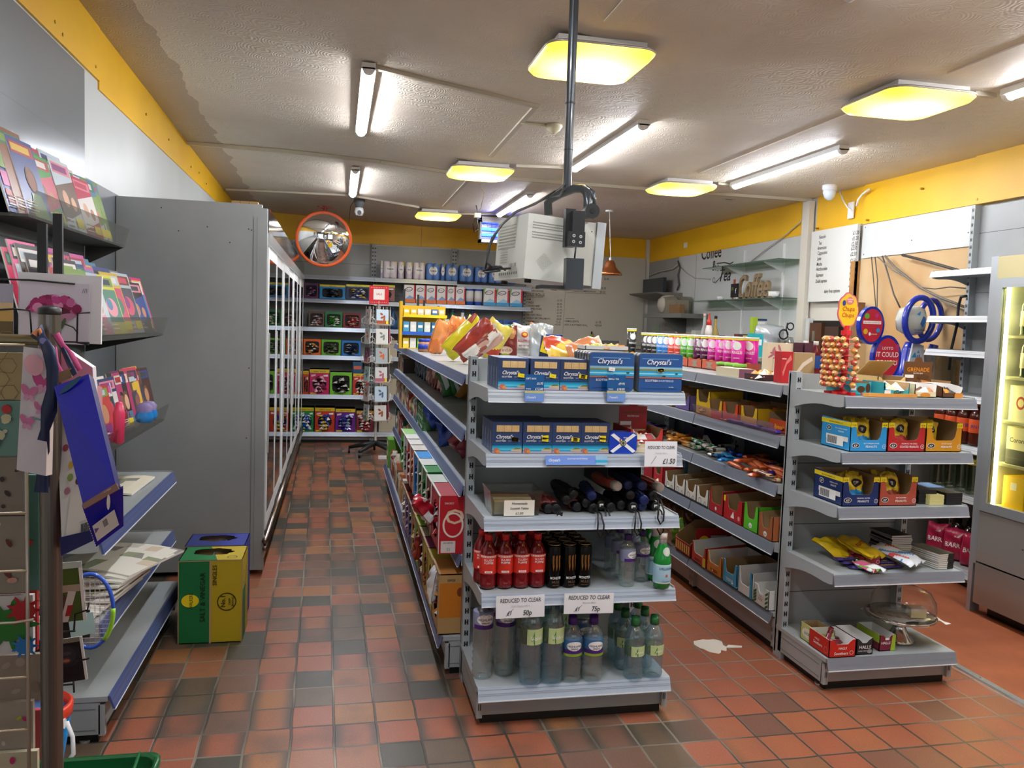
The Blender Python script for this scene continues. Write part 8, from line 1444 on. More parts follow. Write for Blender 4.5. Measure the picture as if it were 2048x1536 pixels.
# ================================================================ LEFT SIDE: magazines
rd = random.Random(11)
MC = ['#c83a5a', '#2a2428', '#1f2a3a', '#e0d8d0', '#3a4a8a', '#d8b43a', '#2f7a5a', '#8a3a7a', '#e08a9a', '#5a8aa8', '#d8d0c0', '#a83030', '#404048', '#b8c8d0', '#6a4a34', '#e4e0dc', '#c85a9a', '#7a9a4a']
SKIN = ['#d8a888', '#b88060', '#8a5a44']
def magazine(w, h, t, seed, bg=None, bright=0):
    r = random.Random(seed); mb = MB(); b = K(bg or r.choice(MC), .28, coat=.3); mb.box(0, 0, 0, w, t, h, [K('#d8d4cc', .7), K('#d8d4cc', .7), b, K('#c8c4bc'), K('#d8d4cc', .7), K('#d8d4cc', .7)])
    p = front(mb, w, h); c = [K(r.choice(MC), .3) for _ in range(4)]
    p.rect(w*.06, h*.80, w*.94, h*.95, c[0]); p.rect(w*.1, h*.83, w*.8, h*.92, c[1]); 
    k = (0, 2, 3, 0, 3, 1, 2)[r.randint(0, 6)]
    if k == 0: p.ell(w*.55, h*.5, w*.2, h*.17, K(r.choice(['#2a2018', '#6a4a2a', '#b08a50']), .5)); p.ell(w*.55, h*.48, w*.14, h*.13, K(r.choice(SKIN), .5)); p.poly([(w*.25, 0), (w*.9, 0), (w*.75, h*.32), (w*.4, h*.32)], c[2])
    elif k == 1: [p.rect(w*(.08+.45*(i % 2)), h*(.1+.22*(i//2)), w*(.47+.45*(i % 2)), h*(.28+.22*(i//2)), K(r.choice(MC), .3)) for i in range(6)]
    elif k == 2: p.rect(w*.05, h*.2, w*.95, h*.75, c[2]); p.ell(w*.5, h*.45, w*.3, h*.16, c[3]); p.ell(w*.42, h*.5, w*.15, h*.1, K(r.choice(MC)))
    else: p.poly([(0, h*.1), (w, h*.3), (w, h*.75), (0, h*.6)], c[2]); p.ell(w*.35, h*.45, w*.14, h*.12, K(r.choice(SKIN))); p.ell(w*.7, h*.4, w*.12, h*.1, K(r.choice(SKIN)))
    for i in range(5): p.rect(w*.08, h*(.05+.035*i), w*r.uniform(.3, .6), h*(.065+.035*i), WH if i % 2 else c[3]); p.l -= .0002
    if r.random() < .45: p.rect(w*.55, h*.06, w*.92, h*.2, YST)
    return mb
MU = (XL+.0, 0)
tn_ = 0
def magrow(tier, n, y0, y1, X, z, lean, w, h, seeds, where, fr=None, rep=None):
    for i in range(n):
        y = y0+(y1-y0)*i/max(1, n-1); sd = seeds+i; hh = h*rd.uniform(.88, 1.06); k = (rep or (lambda i: 1))(i); mb = magazine(w*rd.uniform(.85, 1.05), hh, .005, sd, fr(i) if fr else None)
        for j in range(k):
            o = mb.ob('magazine', None, (X-.008*(n-i) % .03-.007*j, y+.022*j, z+.001), (-lean, 0, PI/2-.07-.01*(i % 4)))
            tag(o, f'magazine {where}, {ORD[min(i, 27)]} from the near end{"" if j == 0 else ", its copy" if j == 1 else ", second copy"}', 'magazine')
UX = -1.175
def acryl(z, X, dz, y0=3.025, y1=4.265):
    t = T('magazine_tray', f'clear acrylic magazine tray, {("top", "middle", "lower")[[1.81, 1.40, .985].index(z)]} of three, on the left wall shelving', 'magazine tray', (0, 0, 0))
    MB().box(UX+.002, y0, z-.012, X, y1, z-.002, K('#4a4a46', .5)).prism([(UX+.002, z-.012), (X, z-.012), (UX+.002, z-.10)], 'y', y1-.004, y1, K('#4a4a46', .5)).ob('tray_base', t)
    MB().prism([(X, z-.012), (X+.004, z-.012), (X+.028, z+dz), (X+.024, z+dz)], 'y', y0, y1, ACRY).ob('acrylic_front', t)
acryl(1.81, -1.005, .075); acryl(1.40, -.83, .075); acryl(.985, -.825, .07)
magrow(1, 17, 3.0, 4.0, -1.035, 1.81, .28, .2, .29, 100, 'on the top acrylic tray', lambda i: {1: '#8a5a3a', 3: '#6a4a2a', 5: '#3a9a3a', 6: '#4aa83a', 8: '#cfe0ea', 9: '#cfdde6', 11: '#d8d4c8'}.get(i), lambda i: 3 if i in (0, 12) else 1)
magrow(2, 22, 3.0, 3.85, -.98, 1.405, .25, .2, .31, 200, 'in the rear row of the middle tray', lambda i: {0: '#d83a6a', 1: '#e8609a', 5: '#e8e0d8', 9: '#c8408a'}.get(i), lambda i: 3 if i in (2, 8, 13) else 1)
magrow(2, 25, 3.05, 4.10, -.865, 1.405, .30, .2, .265, 300, 'in the front row of the middle tray', lambda i: {24: '#d81f7a', 23: '#e0dcd4', 19: '#2a2f7a', 10: '#e0d828', 14: '#2a2a2c', 15: '#6a6a6c', 17: '#b8c0c4', 21: '#3a2a24'}.get(i), lambda i: 2 if i in (6, 10, 14) else 1)
magrow(3, 8, 3.1, 3.6, -1.0, .99, .2, .2, .3, 420, 'in the rear row of the lower tray')
magrow(3, 20, 3.05, 4.08, -.86, .99, .22, .19, .25, 440, 'in the front row of the lower tray', lambda i: {5: '#c83a3a', 8: '#2a3a6a', 18: '#6a3a24', 12: '#b8306a', 14: '#d8c8b8', 19: '#4a2a24'}.get(i), lambda i: 2 if i in (7, 11) else 1)
mb = MB(); [mb.lathe([(.0, 0), (.03, .005), (.038, .03), (.03, .05), (.034, .07), (.02, .085), (0, .088)], [K('#2a8ad8', .2, coat=.6)]*3+[K('#b0a0d8', .15, 0, .4, 1.3)]*3, 14, (0, .08*k, 0)) for k in (0, 1)]; tag(mb.ob('toy_pack', None, (-.79, 3.70, 1.03)), 'blue and clear toy capsules hanging from a magazine on the lower tray', 'toy')
tag(MB().lathe([(0, 0), (.018, .01), (.022, .12), (.012, .16), (0, .165)], K('#e0406a', .3, coat=.4), 14).ob('toy_bottle', None, (-.80, 3.33, .995)), 'pink plastic toy bottle on the lower magazine tray', 'toy')
# newspapers
def paper(nm, lb, x, y, z, w, l, rz, seed, col='#d8d4c8', roll=0., pitch=0.):
    r = random.Random(seed); n = 6; mb = MB(); V = []
    for k in (0, 1):
        for j in range(n+1):
            for i in range(n+1): V.append((w*i/n, l*j/n, .008*k+.01*math.sin(i*.9+seed)*(i/n)**2+.001*j*(seed % 3)))
    m = n+1; F = [(j*m+i, (j+1)*m+i, (j+1)*m+i+1, j*m+i+1) for j in range(n) for i in range(n)]; G = [(a+m*m, b+m*m, c+m*m, d+m*m)[::-1] for a, b, c, d in F]
    ms = [K(col, .8)]*len(F)+[K(r.choice([col]*9+['#b8b4a8', '#8a9070', '#c8b8a0', '#85827a']), .75) for _ in F]
    E = [(i, i+1, i+1+m*m, i+m*m) for i in range(n)]+[(n*m+i+1, n*m+i, n*m+i+m*m, n*m+i+1+m*m) for i in range(n)]+[((i+1)*m, i*m, i*m+m*m, (i+1)*m+m*m) for i in range(n)]+[(i*m+n, (i+1)*m+n, (i+1)*m+n+m*m, i*m+n+m*m) for i in range(n)]
    mb.add(V, F+G+E, ms+[K('#e0ddd4', .8)]*len(E)); return tag(mb.ob(nm, None, (x, y, z), (pitch, roll, rz)), lb, 'newspaper')
paper('newspaper', 'colourful tabloid lying flat on the upper empty grey shelf', -1.12, 3.72, .721, .28, .36, -.05, 4, '#d8d0b8'); paper('newspaper', 'second newspaper at the near end of the upper grey shelf', -1.12, 3.1, .721, .28, .36, 0, 5)
for i in range(9): paper('newspaper', f'folded newspaper in the fanned pile on the lower grey shelf, {ORD[i]} from below', -1.15+.012*i, 3.06+.035*i, .427+.0125*i, .34, .36, -.06-.04*i, 10+i)
# ---------------------------------------------------------------- crisp cartons on the floor
def walkers(nm, lb, x, y, a_, b_, tx, full):
    t = T('crisp_carton', lb, 'crisp carton', (x, y, 0)); w, d, h = .278, .235, .385; th = .004; mb = MB(); A, B = K(a_, .55), K(b_, .55)
    mb.box(0, 0, 0, w*.5, th, h, A); mb.box(w*.5, 0, 0, w, th, h, B); mb.box(0, 0, 0, th, d, h, A); mb.box(w-th, 0, 0, w, d, h, B); mb.box(0, d-th, 0, w, d, h, CARD); mb.box(0, 0, 0, w, d, th, CARD)
    n = 22; I = [(w*.48+w*.33*(1+.09*math.sin(5*i)+.05*math.cos(3*i))*math.cos(2*PI*i/n), d*.62+d*.24*(1+.1*math.sin(4*i))*math.sin(2*PI*i/n)) for i in range(n)]; q = lambda v: max(-1, min(1, 1.5*v)); O = [(w/2+w/2*q(math.cos(2*PI*i/n)), d/2+d/2*q(math.sin(2*PI*i/n))) for i in range(n)]
    F = [(i, (i+1) % n, (i+1) % n+n, i+n) for i in range(n)]; mb.add([(a, b, h) for a, b in O]+[(a, b, h) for a, b in I], F, [A if math.cos(2*PI*i/n) < 0 else B for i in range(n)])
    p = front(mb, w, h, -.0003); p.rect(w*.485, 0, w*.515, h, CARD); p.rect(0, 0, .004, h, CARD); p.rect(w-.004, 0, w, h, CARD); p.rect(0, h-.004, w, h, CARD)
    if full:
        p.ell(w*.19, h*.52, .038, .03, YST, 20); p.text('WALKERS', w*.23, h*.52, .022, K('#241a10'), rot=PI/2, wmax=.07); p.text(tx, w*.42, h*.56, .031, K('#14301c'), rot=PI/2, wmax=h*.6); p.text('SINGLES', w*.60, h*.82, .026, K('#3a3410'), rot=PI/2, wmax=.1)
        p.ring(w*.76, h*.50, .042, .004, K('#2a2610')); p.text('No.1', w*.735, h*.50, .028, K('#2a2610'), rot=PI/2, wmax=.06); p.text('CRISP', w*.82, h*.50, .013, K('#2a2610'), rot=PI/2); p.text('BRAND', w*.87, h*.50, .013, K('#2a2610'), rot=PI/2)
        q = Pen(mb, (w+.0003, 0, 0), (0, 1, 0), (0, 0, 1)); q.rect(d*.1, 0, d*.55, h*.62, A); q.ring(d*.25, h*.75, .03, .003, K('#2a2610')); q.rect(d*.62, h*.55, d*.72, h*.8, K('#4a4420')); q.rect(d*.635, h*.56, d*.705, h*.79, B); q = Pen(mb, (0, 0, h+.0003), (1, 0, 0), (0, 1, 0)); q.ring(w*.82, d*.2, .022, .003, K('#2a2610'))
    mb.ob('carton', t); mb = MB(); crumple(mb, .05, .06, w-.05, d-.04, h-.06, 5, [K('#2a5ad8', .25, coat=.5)] if not full else [K('#3a3428', .5)], rd, .05, .045); mb.ob('crisp_packets', t)
walkers('', 'green and yellow crisp carton with torn top standing on the tiles by the fridge', -.685, 3.875, '#14703a', '#b8a01a', 'SALT & VINEGAR', True)
walkers('', 'dark blue crisp carton behind the green and yellow one', -.70, 4.12, '#24306e', '#24308a', '', False)
# ================================================================ FOREGROUND STAND (left edge)
FY = 1.45; pc = ony(99.5, 700, FY); BR = K('#8b8366', .3, .7); PB = K('#77716a', .3, .85)
top = ony(99.5, 622, FY)
t = T('gift_wrap_stand', 'metal gift wrap stand with a thick round pole at the left edge', 'display stand', (pc.x, pc.y, 0))
MB().cyl((0, 0, .02), .0165, top.z-.025, PB, 24).ob('pole', t); MB().lathe([(.0165, 0), (.0172, .002), (.0172, .01), (.01, .014), (0, .015)], BLKM, 24).ob('end_cap', t, (0, 0, top.z-.006))
MB().box(-.4, -.2, 0, .03, .2, .02, BLKM).ob('base', t)
zb1 = ony(40, 680, FY).z; mb = MB(); mb.cyl((-.6, 0, zb1), .009, .585, BR, 14, 'x'); mb.ob('cross_bar', t)
mb = MB()
for py in (693, 1026, 1141, 1243, 1352, 1456): z = ony(50, py, FY).z; mb.tube([(-.6, -.012, z-.004), (-.05, -.012, z+.003), (-.02, -.02, z+.01)] if py == 1243 else [(-.6, -.012, z-.004), (-.032, -.012, z+.003)], .0022, K('#c8c0b0', .3, .6), 6)
mb.tube([(-.032, -.010, ony(65, 1560, FY).z-.2), (-.032, -.010, ony(65, 720, FY).z)], .003, K('#b8b0a4', .3, .5), 6); mb.ob('wire_rack', t)
def wrap(lb, x1, y0, y1, base, deco, dy=0.):
    a, b = ony(x1, y0, FY+.03+dy), ony(x1, y1, FY+.03+dy); w, h = .34, a.z-b.z; mb = MB(); mb.box(-w, 0, 0, 0, .01, h, K(base, .4, coat=.3)); deco(Pen(mb, (-w, 0, 0)), w, h, random.Random(int(y0))); tag(mb.ob('gift_wrap', None, ((a.x+b.x)/2, FY+.03+dy, b.z)), lb, 'gift wrap')
def hexes(p, w, h, r): [p.ring(w-.02-.025*(i % 9)-.012*((i//9) % 2), .012+.022*(i//9), .014, .0012, K('#8a7850'), 6) or setattr(p, 'l', .0006) for i in range(45)]
def dots(cs, rr=.006, n=50):
    def f(p, w, h, r):
        for i in range(n): p.ell(r.uniform(.01, w-.01), r.uniform(.01, h-.01), rr*r.uniform(.5, 1.6), rr*r.uniform(.5, 1.4), K(r.choice(cs), .5), 8, r.uniform(0, 3)); p.l = .0006+.00005*i
    return f
def splash(p, w, h, r):
    for cx, cy, rr, c in ((w-.035, h*.5, .03, '#2f7a2a'), (w-.012, h*.75, .018, '#b82024'), (w-.01, h*.15, .014, '#2a7ac0')):
        for k in range(9): a = 2*PI*k/9; p.ell(cx+rr*.8*math.cos(a), cy+rr*.8*math.sin(a), rr*.75, rr*.18, K(c, .4), 8, a); p.l += .00001
        p.ell(cx, cy, rr, rr*.9, K(c, .4))
wrap('beige gift wrap with a hexagon pattern, top of the stand', 46, 706, 800, '#b8a06c', hexes); wrap('teal gift wrap with white squares and red hearts', 42, 803, 912, '#6f9a8c', dots(['#e8e4d0', '#c83a3a', '#4a8a84', '#d8d0a8'], .006, 70))
wrap('brown gift wrap with dark roses below the teal one', 52, 915, 1030, '#8f8474', dots(['#5a2a24', '#c88a7a', '#3a302a', '#b0a490'], .005, 60)); wrap('brown gift wrap with roses, second packet', 54, 1032, 1185, '#948978', dots(['#6a2f2a', '#d09a8a', '#403630', '#c8bca8'], .006, 60))
wrap('white gift wrap with green and red paint splashes', 66, 1190, 1306, '#d0ccc8', splash); wrap('mauve brown gift wrap packet', 85, 1308, 1400, '#968678', dots(['#a8988a', '#8a7668'], .008, 20), .01); wrap('pale brown gift wrap packet with striped lower edge', 66, 1402, 1500, '#a39788', dots(['#c82a6a', '#7a7a80', '#b8b83a', '#c8b8b0'], .004, 40)); wrap('cream gift wrap with stars at the bottom of the stand', 75, 1502, 1640, '#c8bea0', dots(['#6a5a8a', '#c82a6a', '#b0a888'], .006, 30), -.012)
for i, (x1, y0, y1, c) in enumerate(((78, 950, 1180, '#4f8078'), (74, 1180, 1300, '#a81f24'), (84, 1420, 1520, '#b84a5a'))): wrap(f'gift wrap packet standing edge-on behind the others, {ORD[i]} from the top', x1, y0, y1, c, dots(['#c83a3a', '#d8d0c8', '#2a4a5a'], .004, 60), .06)
a, b = ony(84, 1000, 1.6), ony(84, 1110, 1.6); mb = MB(); mb.box(-.06, 0, 0, 0, .02, a.z-b.z, K('#e0d020', .4)); front(mb, 1, 1).rect(-.03, .02, 0, .06, K('#a8b0d8')); tag(mb.ob('balloon_pack', None, (a.x, 1.6, b.z)), 'yellow party pack hanging left of the round pole', 'party pack')
# gift bags
def quadbag(A, B, C, D, th, mat, m2):
    """bag panel from four corners with a thickness behind"""
    A, B, C, D = map(Vector, (A, B, C, D)); n = (B-A).cross(D-A).normalized()*abs(th); mb = MB(); mb.add([A, B, C, D, A+n, B+n, C+n, D+n], [(0, 1, 2, 3), (7, 6, 5, 4), (0, 4, 5, 1), (1, 5, 6, 2), (2, 6, 7, 3), (3, 7, 4, 0)], [mat, mat, m2, m2, m2, m2]); return mb, Pen(mb, D, C-D, A-D)
U = lambda px, py, Y: ony(px, py, Y)
ROY = K('#1414a8', .35, coat=.3); NV = K('#161a5a', .45)
t = T('gift_bag', 'royal blue bottle gift bag hanging tilted from the stand', 'gift bag', U(142, 760, 1.36)); o = Vector(t.location)
A, B, C_, D_ = U(108, 773, 1.37)-o, U(177, 748, 1.37)-o, U(231, 968, 1.27)-o, U(166, 1010, 1.27)-o
mb, p = quadbag(A, B, C_, D_, .018, ROY, NV); w = (C_-D_).length; h = (A-D_).length; mb.ob('bag_front', t); mb = MB(); p.mb = mb; p.ell(w*.48, h*.93, w*.36, h*.025, K('#1a4a6a', .5), 16, .15); mb.ob('handle_slot', t)
E1, F1, G1_, H1 = U(164, 1012, 1.268)-o, U(246, 976, 1.268)-o, U(247, 1052, 1.30)-o, U(192, 1094, 1.30)-o
mb, p = quadbag(E1, F1, G1_, H1, -.006, ROY, NV); w = (G1_-H1).length; h = (E1-H1).length
[p.rect(w*(.02+.047*i), h*.955, w*(.04+.047*i), h*.985, WH) or setattr(p, 'l', .0006) for i in range(21)]; [p.rect(w*.01, h*(.03+.06*i), w*.03, h*(.06+.06*i), WH) or setattr(p, 'l', .0006) for i in range(15)]; p.rect(w*.12, h*.18, w*.9, h*.55, K('#e4e2e0', .5)); p.rect(w*.45, h*.35, w*.6, h*.5, K('#8a8a8a')); p.ell(w*.2, h*.42, .005, .005, K('#7a5aa0'), 3); p.ell(w*.8, h*.78, .003, .012, WH, 10, -.3); mb.ob('bag_bottom', t)
mb, p = quadbag(U(164, 1008, 1.266)-o, U(232, 966, 1.266)-o, U(238, 978, 1.262)-o, U(168, 1018, 1.262)-o, -.002, K('#8a6458', .6), K('#8a6458')); mb.ob('brown_fold', t, label='brown paper fold line')
def ribbon(nm, lb, pts, wd, m, parent=None, tw=.0):
    mb = MB(); P = [Vector(U(*q)) for q in pts]; n = len(P); V = []
    for i, q in enumerate(P):
        d = (P[min(i+1, n-1)]-P[max(i-1, 0)]).normalized(); s_ = d.cross(Vector((0, 1, 0))).normalized()*wd/2*(1-.5*abs(math.sin(i*1.3+tw))); V += [q-s_, q+s_, q-s_+Vector((0, .0012, 0)), q+s_+Vector((0, .0012, 0))]
    F = []
    for i in range(n-1): a = 4*i; F += [(a, a+1, a+5, a+4), (a+2, a+6, a+7, a+3), (a, a+4, a+6, a+2), (a+1, a+3, a+7, a+5)]
    mb.add(V, F, m, True); return tag(mb.ob(nm), lb, 'ribbon')
ribbon('ribbon', 'navy satin ribbon hanging down in front of the pole', [(72, 660, 1.42), (84, 678, 1.40), (98, 702, 1.38), (105, 740, 1.37), (103, 780, 1.37), (98, 820, 1.37), (90, 860, 1.38), (84, 900, 1.39), (78, 930, 1.4), (84, 950, 1.4), (82, 985, 1.4)], .026, K('#17254a', .4)); ribbon('ribbon', 'second navy ribbon leading to the blue bag', [(112, 668, 1.42), (124, 695, 1.41), (138, 725, 1.40), (150, 750, 1.38)], .012, K('#17254a', .4))
ribbon('ribbon', 'orange ribbon end at the top of the stand pole', [(68, 670, 1.41), (78, 658, 1.41), (90, 690, 1.405)], .010, K('#e08a54', .4)); ribbon('ribbon', 'bright pink ribbon beside the pole', [(112, 668, 1.415), (125, 690, 1.41), (140, 712, 1.41), (160, 740, 1.41)], .014, K('#e0609a', .4), tw=.5); ribbon('ribbon', 'pink ribbon falling behind the navy one', [(104, 695, 1.425), (112, 725, 1.42), (122, 750, 1.42)], .014, K('#e06aa8', .4))
t = T('gift_bag', 'white gift bag with pink butterflies left of the pole', 'gift bag', U(70, 700, 1.40)); o = Vector(t.location); PKW = K('#dcd4d8', .45)
mb, p = quadbag(U(47, 693, 1.40)-o, U(98, 700, 1.40)-o, U(92, 952, 1.38)-o, U(33, 940, 1.38)-o, -.03, PKW, K('#d8c8c0')); w, h = .05, .215
for cx, cy, s_ in ((.032, .14, 1.3), (.012, .12, .9), (.012, .075, .8), (.036, .19, .9), (.03, .10, .7)):
    for sx in (-1, 1): p.ell(cx+sx*.006*s_, cy+.004, .006*s_, .011*s_, K('#d87aa8' if s_ < 1.2 else '#c84a8a', .5), 10, -sx*.5); p.ell(cx+sx*.004*s_, cy-.007*s_, .004*s_, .006*s_, K('#e0a0c0', .5), 8, sx*.4)
p.ell(.018, .165, .014, .016, K('#eab0bc', .5)); p.ell(.03, .205, .006, .005, K('#8a8ac8')); p.rect(.02, .083, .045, .086, K('#7aa0a0')); mb.ob('bag_panel', t)
mb, p = quadbag(U(118, 690, 1.45)-o, U(185, 735, 1.45)-o, U(188, 790, 1.45)-o, U(118, 790, 1.45)-o, -.02, K('#dca0b4', .5), PKW); mb.ob('tissue_paper', t)
t = T('gift_bag', 'white floral gift bag hanging behind the blue one', 'gift bag', U(130, 800, 1.44)); o = Vector(t.location)
mb, p = quadbag(U(112, 792, 1.47)-o, U(192, 770, 1.47)-o, U(196, 1075, 1.42)-o, U(124, 1100, 1.42)-o, -.03, K('#d8d2c8', .5), K('#b8848a'))
for cx, cy, c in ((.012, .16, '#a84a5a'), (.02, .13, '#c8a83a'), (.03, .10, '#5a2a34'), (.012, .09, '#a86a7a'), (.024, .17, '#3a7a7a'), (.018, .11, '#8aa04a')): p.ell(cx, cy, .005, .006, K(c), 8)
p.poly([(.004, .0), (.058, .0), (.05, .08), (.018, .085)], K('#dcd4c8')); p.rect(.03, .012, .05, .035, K('#c8c0b4')); [p.rect(.032+.0022*i, .015, .0333+.0022*i, .03, INK) or setattr(p, 'l', .0012) for i in range(7)]; mb.ob('bag_panel', t)
mb, p = quadbag(U(117, 745, 1.39)-o, U(142, 736, 1.39)-o, U(144, 755, 1.39)-o, U(118, 765, 1.39)-o, -.002, K('#b08a64', .6), K('#b08a64')); mb.ob('card_tag', t)
mb, p = quadbag(U(120, 1075, 1.40)-o, U(205, 1055, 1.40)-o, U(200, 1075, 1.40)-o, U(122, 1112, 1.40)-o, -.002, NV, NV); mb.ob('bag_base', t)
# black card rack behind
CY = 1.78; t = T('card_rack', 'black wire card rack behind the round pole', 'card rack', (U(100, 700, CY+.12).x, CY+.12, 0))
mb = MB()
for pa, ya, yb_ in ((83, 447, 640), (114.5, 427, 640)): a, b = U(pa, ya, CY+.06), U(pa, yb_, CY+.06); mb.box(a.x-.0085-t.location.x, -.06, b.z-.2, a.x+.0085-t.location.x, -.05, a.z, BLKM)
mb.cyl((0, 0, .02), .013, 1.5, BLKM, 12); mb.box(-.03, -.07, 1.32, .03, .01, 1.34, BLKM); mb.box(-.2, -.2, 0, .2, .2, .02, BLKM); mb.ob('post', t)
def wirep(*pts): return [tuple(U(a, b, c)-Vector(t.location)) for a, b, c in pts]
for pts in (((-10, 558, CY), (60, 560, CY), (150, 568, CY)), ((-10, 620, CY-.02), (27, 618, CY-.02), (60, 621, CY-.02), (63, 668, CY-.02)), ((180, 625, CY-.02), (155, 627, CY-.02), (154, 684, CY-.02), (178, 686, CY)), ((60, 682, CY-.01), (150, 684, CY-.01), (178, 690, CY)), ((178, 1205, 1.65), (175, 1220, 1.65), (150, 1228, 1.65), (148, 1260, 1.65)), ((178, 1316, 1.63), (175, 1318, 1.63), (152, 1322, 1.63)), ((147, 1360, 1.66), (148, 1385, 1.66)), ((100, 1265, 1.7), (150, 1262, 1.66)), ((100, 1372, 1.68), (148, 1368, 1.66))): MB().tube(wirep(*pts), .0018, BLK, 6).ob('wire_pocket', t)
def pcard(lb, x0, y0, x1, y1, Y, dr, base='#d8d4dc', n=1, tilt=0):
    a, b = U(x0, y1, Y), U(x1, y0, Y); w, h = b.x-a.x, b.z-a.z
    mb = MB(); mb.box(0, 0, 0, w, .0015, h, K(base, .4)); dr(Pen(mb), w, h); tag(mb.ob('greeting_card', None, (a.x, Y, a.z), (0, tilt, 0)), lb, 'greeting card')
def flower_(p, w, h):
    r = random.Random(4)
    for i in range(60): a, q = r.uniform(0, PI), r.uniform(.2, 1)**.5; p.ell(w*.5+w*.34*q*math.cos(a*1.0)*1, h*.58+h*.2*q*math.sin(a)-.004, w*r.uniform(.05, .1), h*r.uniform(.04, .08), K(r.choice(['#c0408a', '#a82a6a', '#c8609a', '#b83a7a', '#8a1f50', '#d888b0']), .5), 9, r.uniform(0, 3)); p.l = .0006+.00002*i
    p.ell(w*.55, h*.52, w*.18, h*.08, K('#5a1030'), 14); p.ell(w*.6, h*.42, w*.22, h*.06, K('#b87a9a'), 12, .3); p.ell(w*.62, h*.32, w*.03, h*.12, K('#4a5a3a'), 10, -.4); p.line([(w*.65, h*.33), (w*.78, h*.28), (w*.85, h*.18)], .0025, K('#3a4434')); [p.line([(w*.9+.004*k, h*.85), (w*.92+.003*k, h*.92)], .0008, INK) for k in range(3)]
pcard('square card with a large magenta poppy in the black rack', 38, 566, 177, 684, CY, flower_, '#d4ccdc', tilt=.02)
tag(MB().box(0, 0, 0, .15, .008, .135, K('#e4e2e8', .5)).ob('greeting_card', None, tuple(U(36, 682, CY+.004)), (0, .015, 0)), 'white envelopes stacked behind the poppy card', 'greeting card')
pcard('card with a sunset landscape at the left edge', -80, 568, 26, 672, CY, lambda p, w, h: (p.rect(0, 0, w, h*.3, K('#6a5a3a')), p.rect(0, h*.3, w, h*.5, K('#c8a05a')), p.rect(0, h*.5, w, h*.65, K('#d8b890')), p.rect(0, h*.65, w, h, K('#a8a4b8'))), '#b8b4c0')
pcard('card showing grass, a horse and a red and white barrier', 112, 1126, 173, 1246, 1.66, lambda p, w, h: (p.rect(0, 0, w, h, K('#4f6a2c')), p.rect(0, h*.5, w, h*.62, K('#b8a898')), p.ell(w*.2, h*.3, w*.25, h*.22, K('#5a4638')), p.poly([(w*.15, 0), (w*.4, 0), (w*.75, h*.5), (w*.5, h*.52)], K('#dcd8d4')), p.poly([(w*.32, h*.1), (w*.5, h*.1), (w*.62, h*.28), (w*.44, h*.28)], K('#a82a30')), p.rect(w*.9, 0, w, h, WH), p.rect(0, h*.9, w, h, K('#c0d0d0'))), '#d8dce0', tilt=-.08)
for i in range(5): tag(MB().box(0, 0, 0, .026, .0015, .042, K('#a8c4c4', .4)).ob('greeting_card', None, tuple(U(142+5*i, 1276-i, 1.68+.004*i)), (0, -.12, .3)), f'pale blue-green card in the fanned stack below the barrier card, {ORD[i]} from left', 'greeting card')
tag(MB().box(0, 0, 0, .06, .002, .055, K('#1c1c16', .5)).ob('greeting_card', None, tuple(U(112, 1278, 1.70))), 'dark card behind the fanned pale cards', 'greeting card')
def gor(p, w, h):
    p.rect(w*.02, h*.0, w*.92, h*.9, K('#16161c')); p.ell(w*.5, h*.6, w*.42, h*.25, K('#26262e')); p.ell(w*.45, h*.62, w*.3, h*.2, K('#34343e')); p.ell(w*.42, h*.66, w*.2, h*.04, K('#4a4a54')); p.ell(w*.42, h*.5, w*.16, h*.07, K('#5a4a4a')); p.ell(w*.42, h*.5, w*.11, h*.035, K('#b86a5a')); p.rect(0, h*.9, w, h, K('#8a8878')); p.rect(w*.93, 0, w, h, WH)
pcard('white-bordered card with a dark gorilla photo', 112, 1278, 176, 1368, 1.64, gor, '#dcdcd8', tilt=-.12)
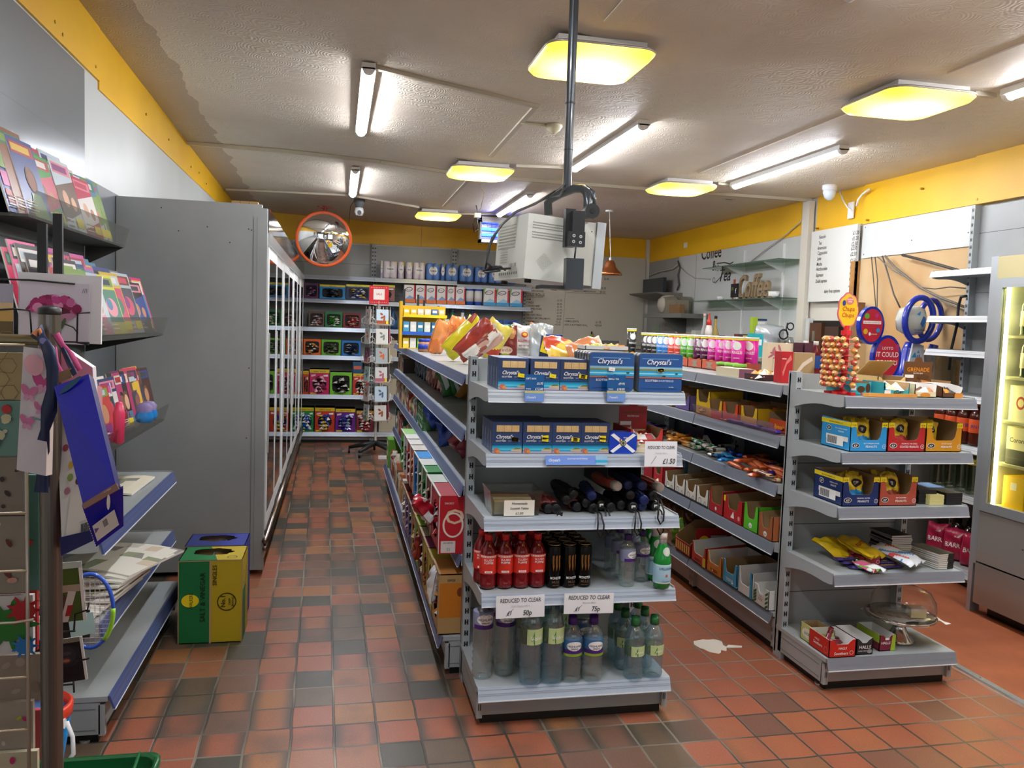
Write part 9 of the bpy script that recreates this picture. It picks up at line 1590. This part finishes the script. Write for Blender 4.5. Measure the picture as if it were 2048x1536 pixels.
# badminton racket
rc = U(180, 1222, 1.9); t = T('badminton_racket', 'blue and green toy racket hanging behind the cards', 'racket', rc); mb = MB(); n = 32
ptsr = [(.047*math.cos(2*PI*i/n), 0, .082*math.sin(2*PI*i/n)) for i in range(n)]; mb.tube(ptsr, .0045, K('#2a5ac8', .25, coat=.5), 8, True); mb.tube([(.047*math.cos(a), -.002, .082*math.sin(a)) for a in [-.9+.12*k for k in range(9)]], .005, K('#9ad83a', .3), 8); mb.ob('frame', t)
mb = MB(); [mb.tube([(-.046*math.sqrt(1-(z/.082)**2), 0, z), (.046*math.sqrt(1-(z/.082)**2), 0, z)], .0006, K('#d8c8c8'), 4) for z in [-.07+.01*k for k in range(15)]]; [mb.tube([(x, 0, -.08*math.sqrt(1-(x/.047)**2)), (x, 0, .08*math.sqrt(1-(x/.047)**2))], .0006, K('#c8b8d0'), 4) for x in [-.04+.01*k for k in range(9)]]; mb.ob('strings', t)
MB().cyl((-.25, 0, 0), .006, .204, K('#2a3a9a', .4), 10, 'x').ob('shaft', t)
# bucket and basket on the floor
t = T('toy_bucket', 'blue plastic bucket with red rim and white handle at the end of the grey shelving', 'bucket', (-.915, 2.74, 0)); BB = K('#1f86c8', .35)
MB().lathe([(.075, 0), (.08, .004), (.115, .235)], BB, 30).ob('bucket_body', t); MB().lathe([(.112, .225), (.118, .23), (.12, .262), (.11, .27), (.106, .24), (.09, .12)], K('#e0442e', .35), 30).ob('inner_bucket', t, label='red bucket nested inside')
mb = MB(); mb.tube([(.112, -.03, .22), (.135, -.05, .18), (.14, -.06, .13), (.12, -.07, .105)], .007, WPL, 8); mb.cyl((.10, -.045, .222), .016, .012, WPL, 14, 'x'); mb.ob('handle', t)
t = T('shopping_basket', 'green plastic shopping basket on the floor at the bottom left', 'basket', (-.70, 2.315, 0)); GB = K('#0f5a2c', .35, coat=.3); mb = MB(); w2, d2, hz = .21, .15, .225
def ring4(s, z, r=.04): return [(sx*(w2*s-r)+r*math.cos(a), sy*(d2*s-r)+r*math.sin(a), z) for sx, sy, a0 in ((1, 1, 0), (-1, 1, PI/2), (-1, -1, PI), (1, -1, 1.5*PI)) for a in [a0+PI/8*i for i in range(5)]]
V = ring4(.85, 0)+ring4(1, hz)+ring4(1.07, hz)+ring4(1.07, hz-.02)+ring4(.98, hz-.005)+ring4(.83, .004); n = 20; mb.add(V, [(j*n+i, j*n+(i+1) % n, (j+1)*n+(i+1) % n, (j+1)*n+i) for j in (0, 1, 2) for i in range(n)]+[(4*n+i, 4*n+(i+1) % n, 5*n+(i+1) % n, 5*n+i) for i in range(n)]+[tuple(5*n+i for i in range(n))], GB, True); mb.ob('basket_body', t)
for s in (-1, 1): MB().tube([(s*.16, -.16, hz), (s*.17, -.05, hz+.01), (s*.17, .05, hz+.01), (s*.16, .16, hz)], .005, K('#1f6a3a', .4), 6).ob('handle', t)
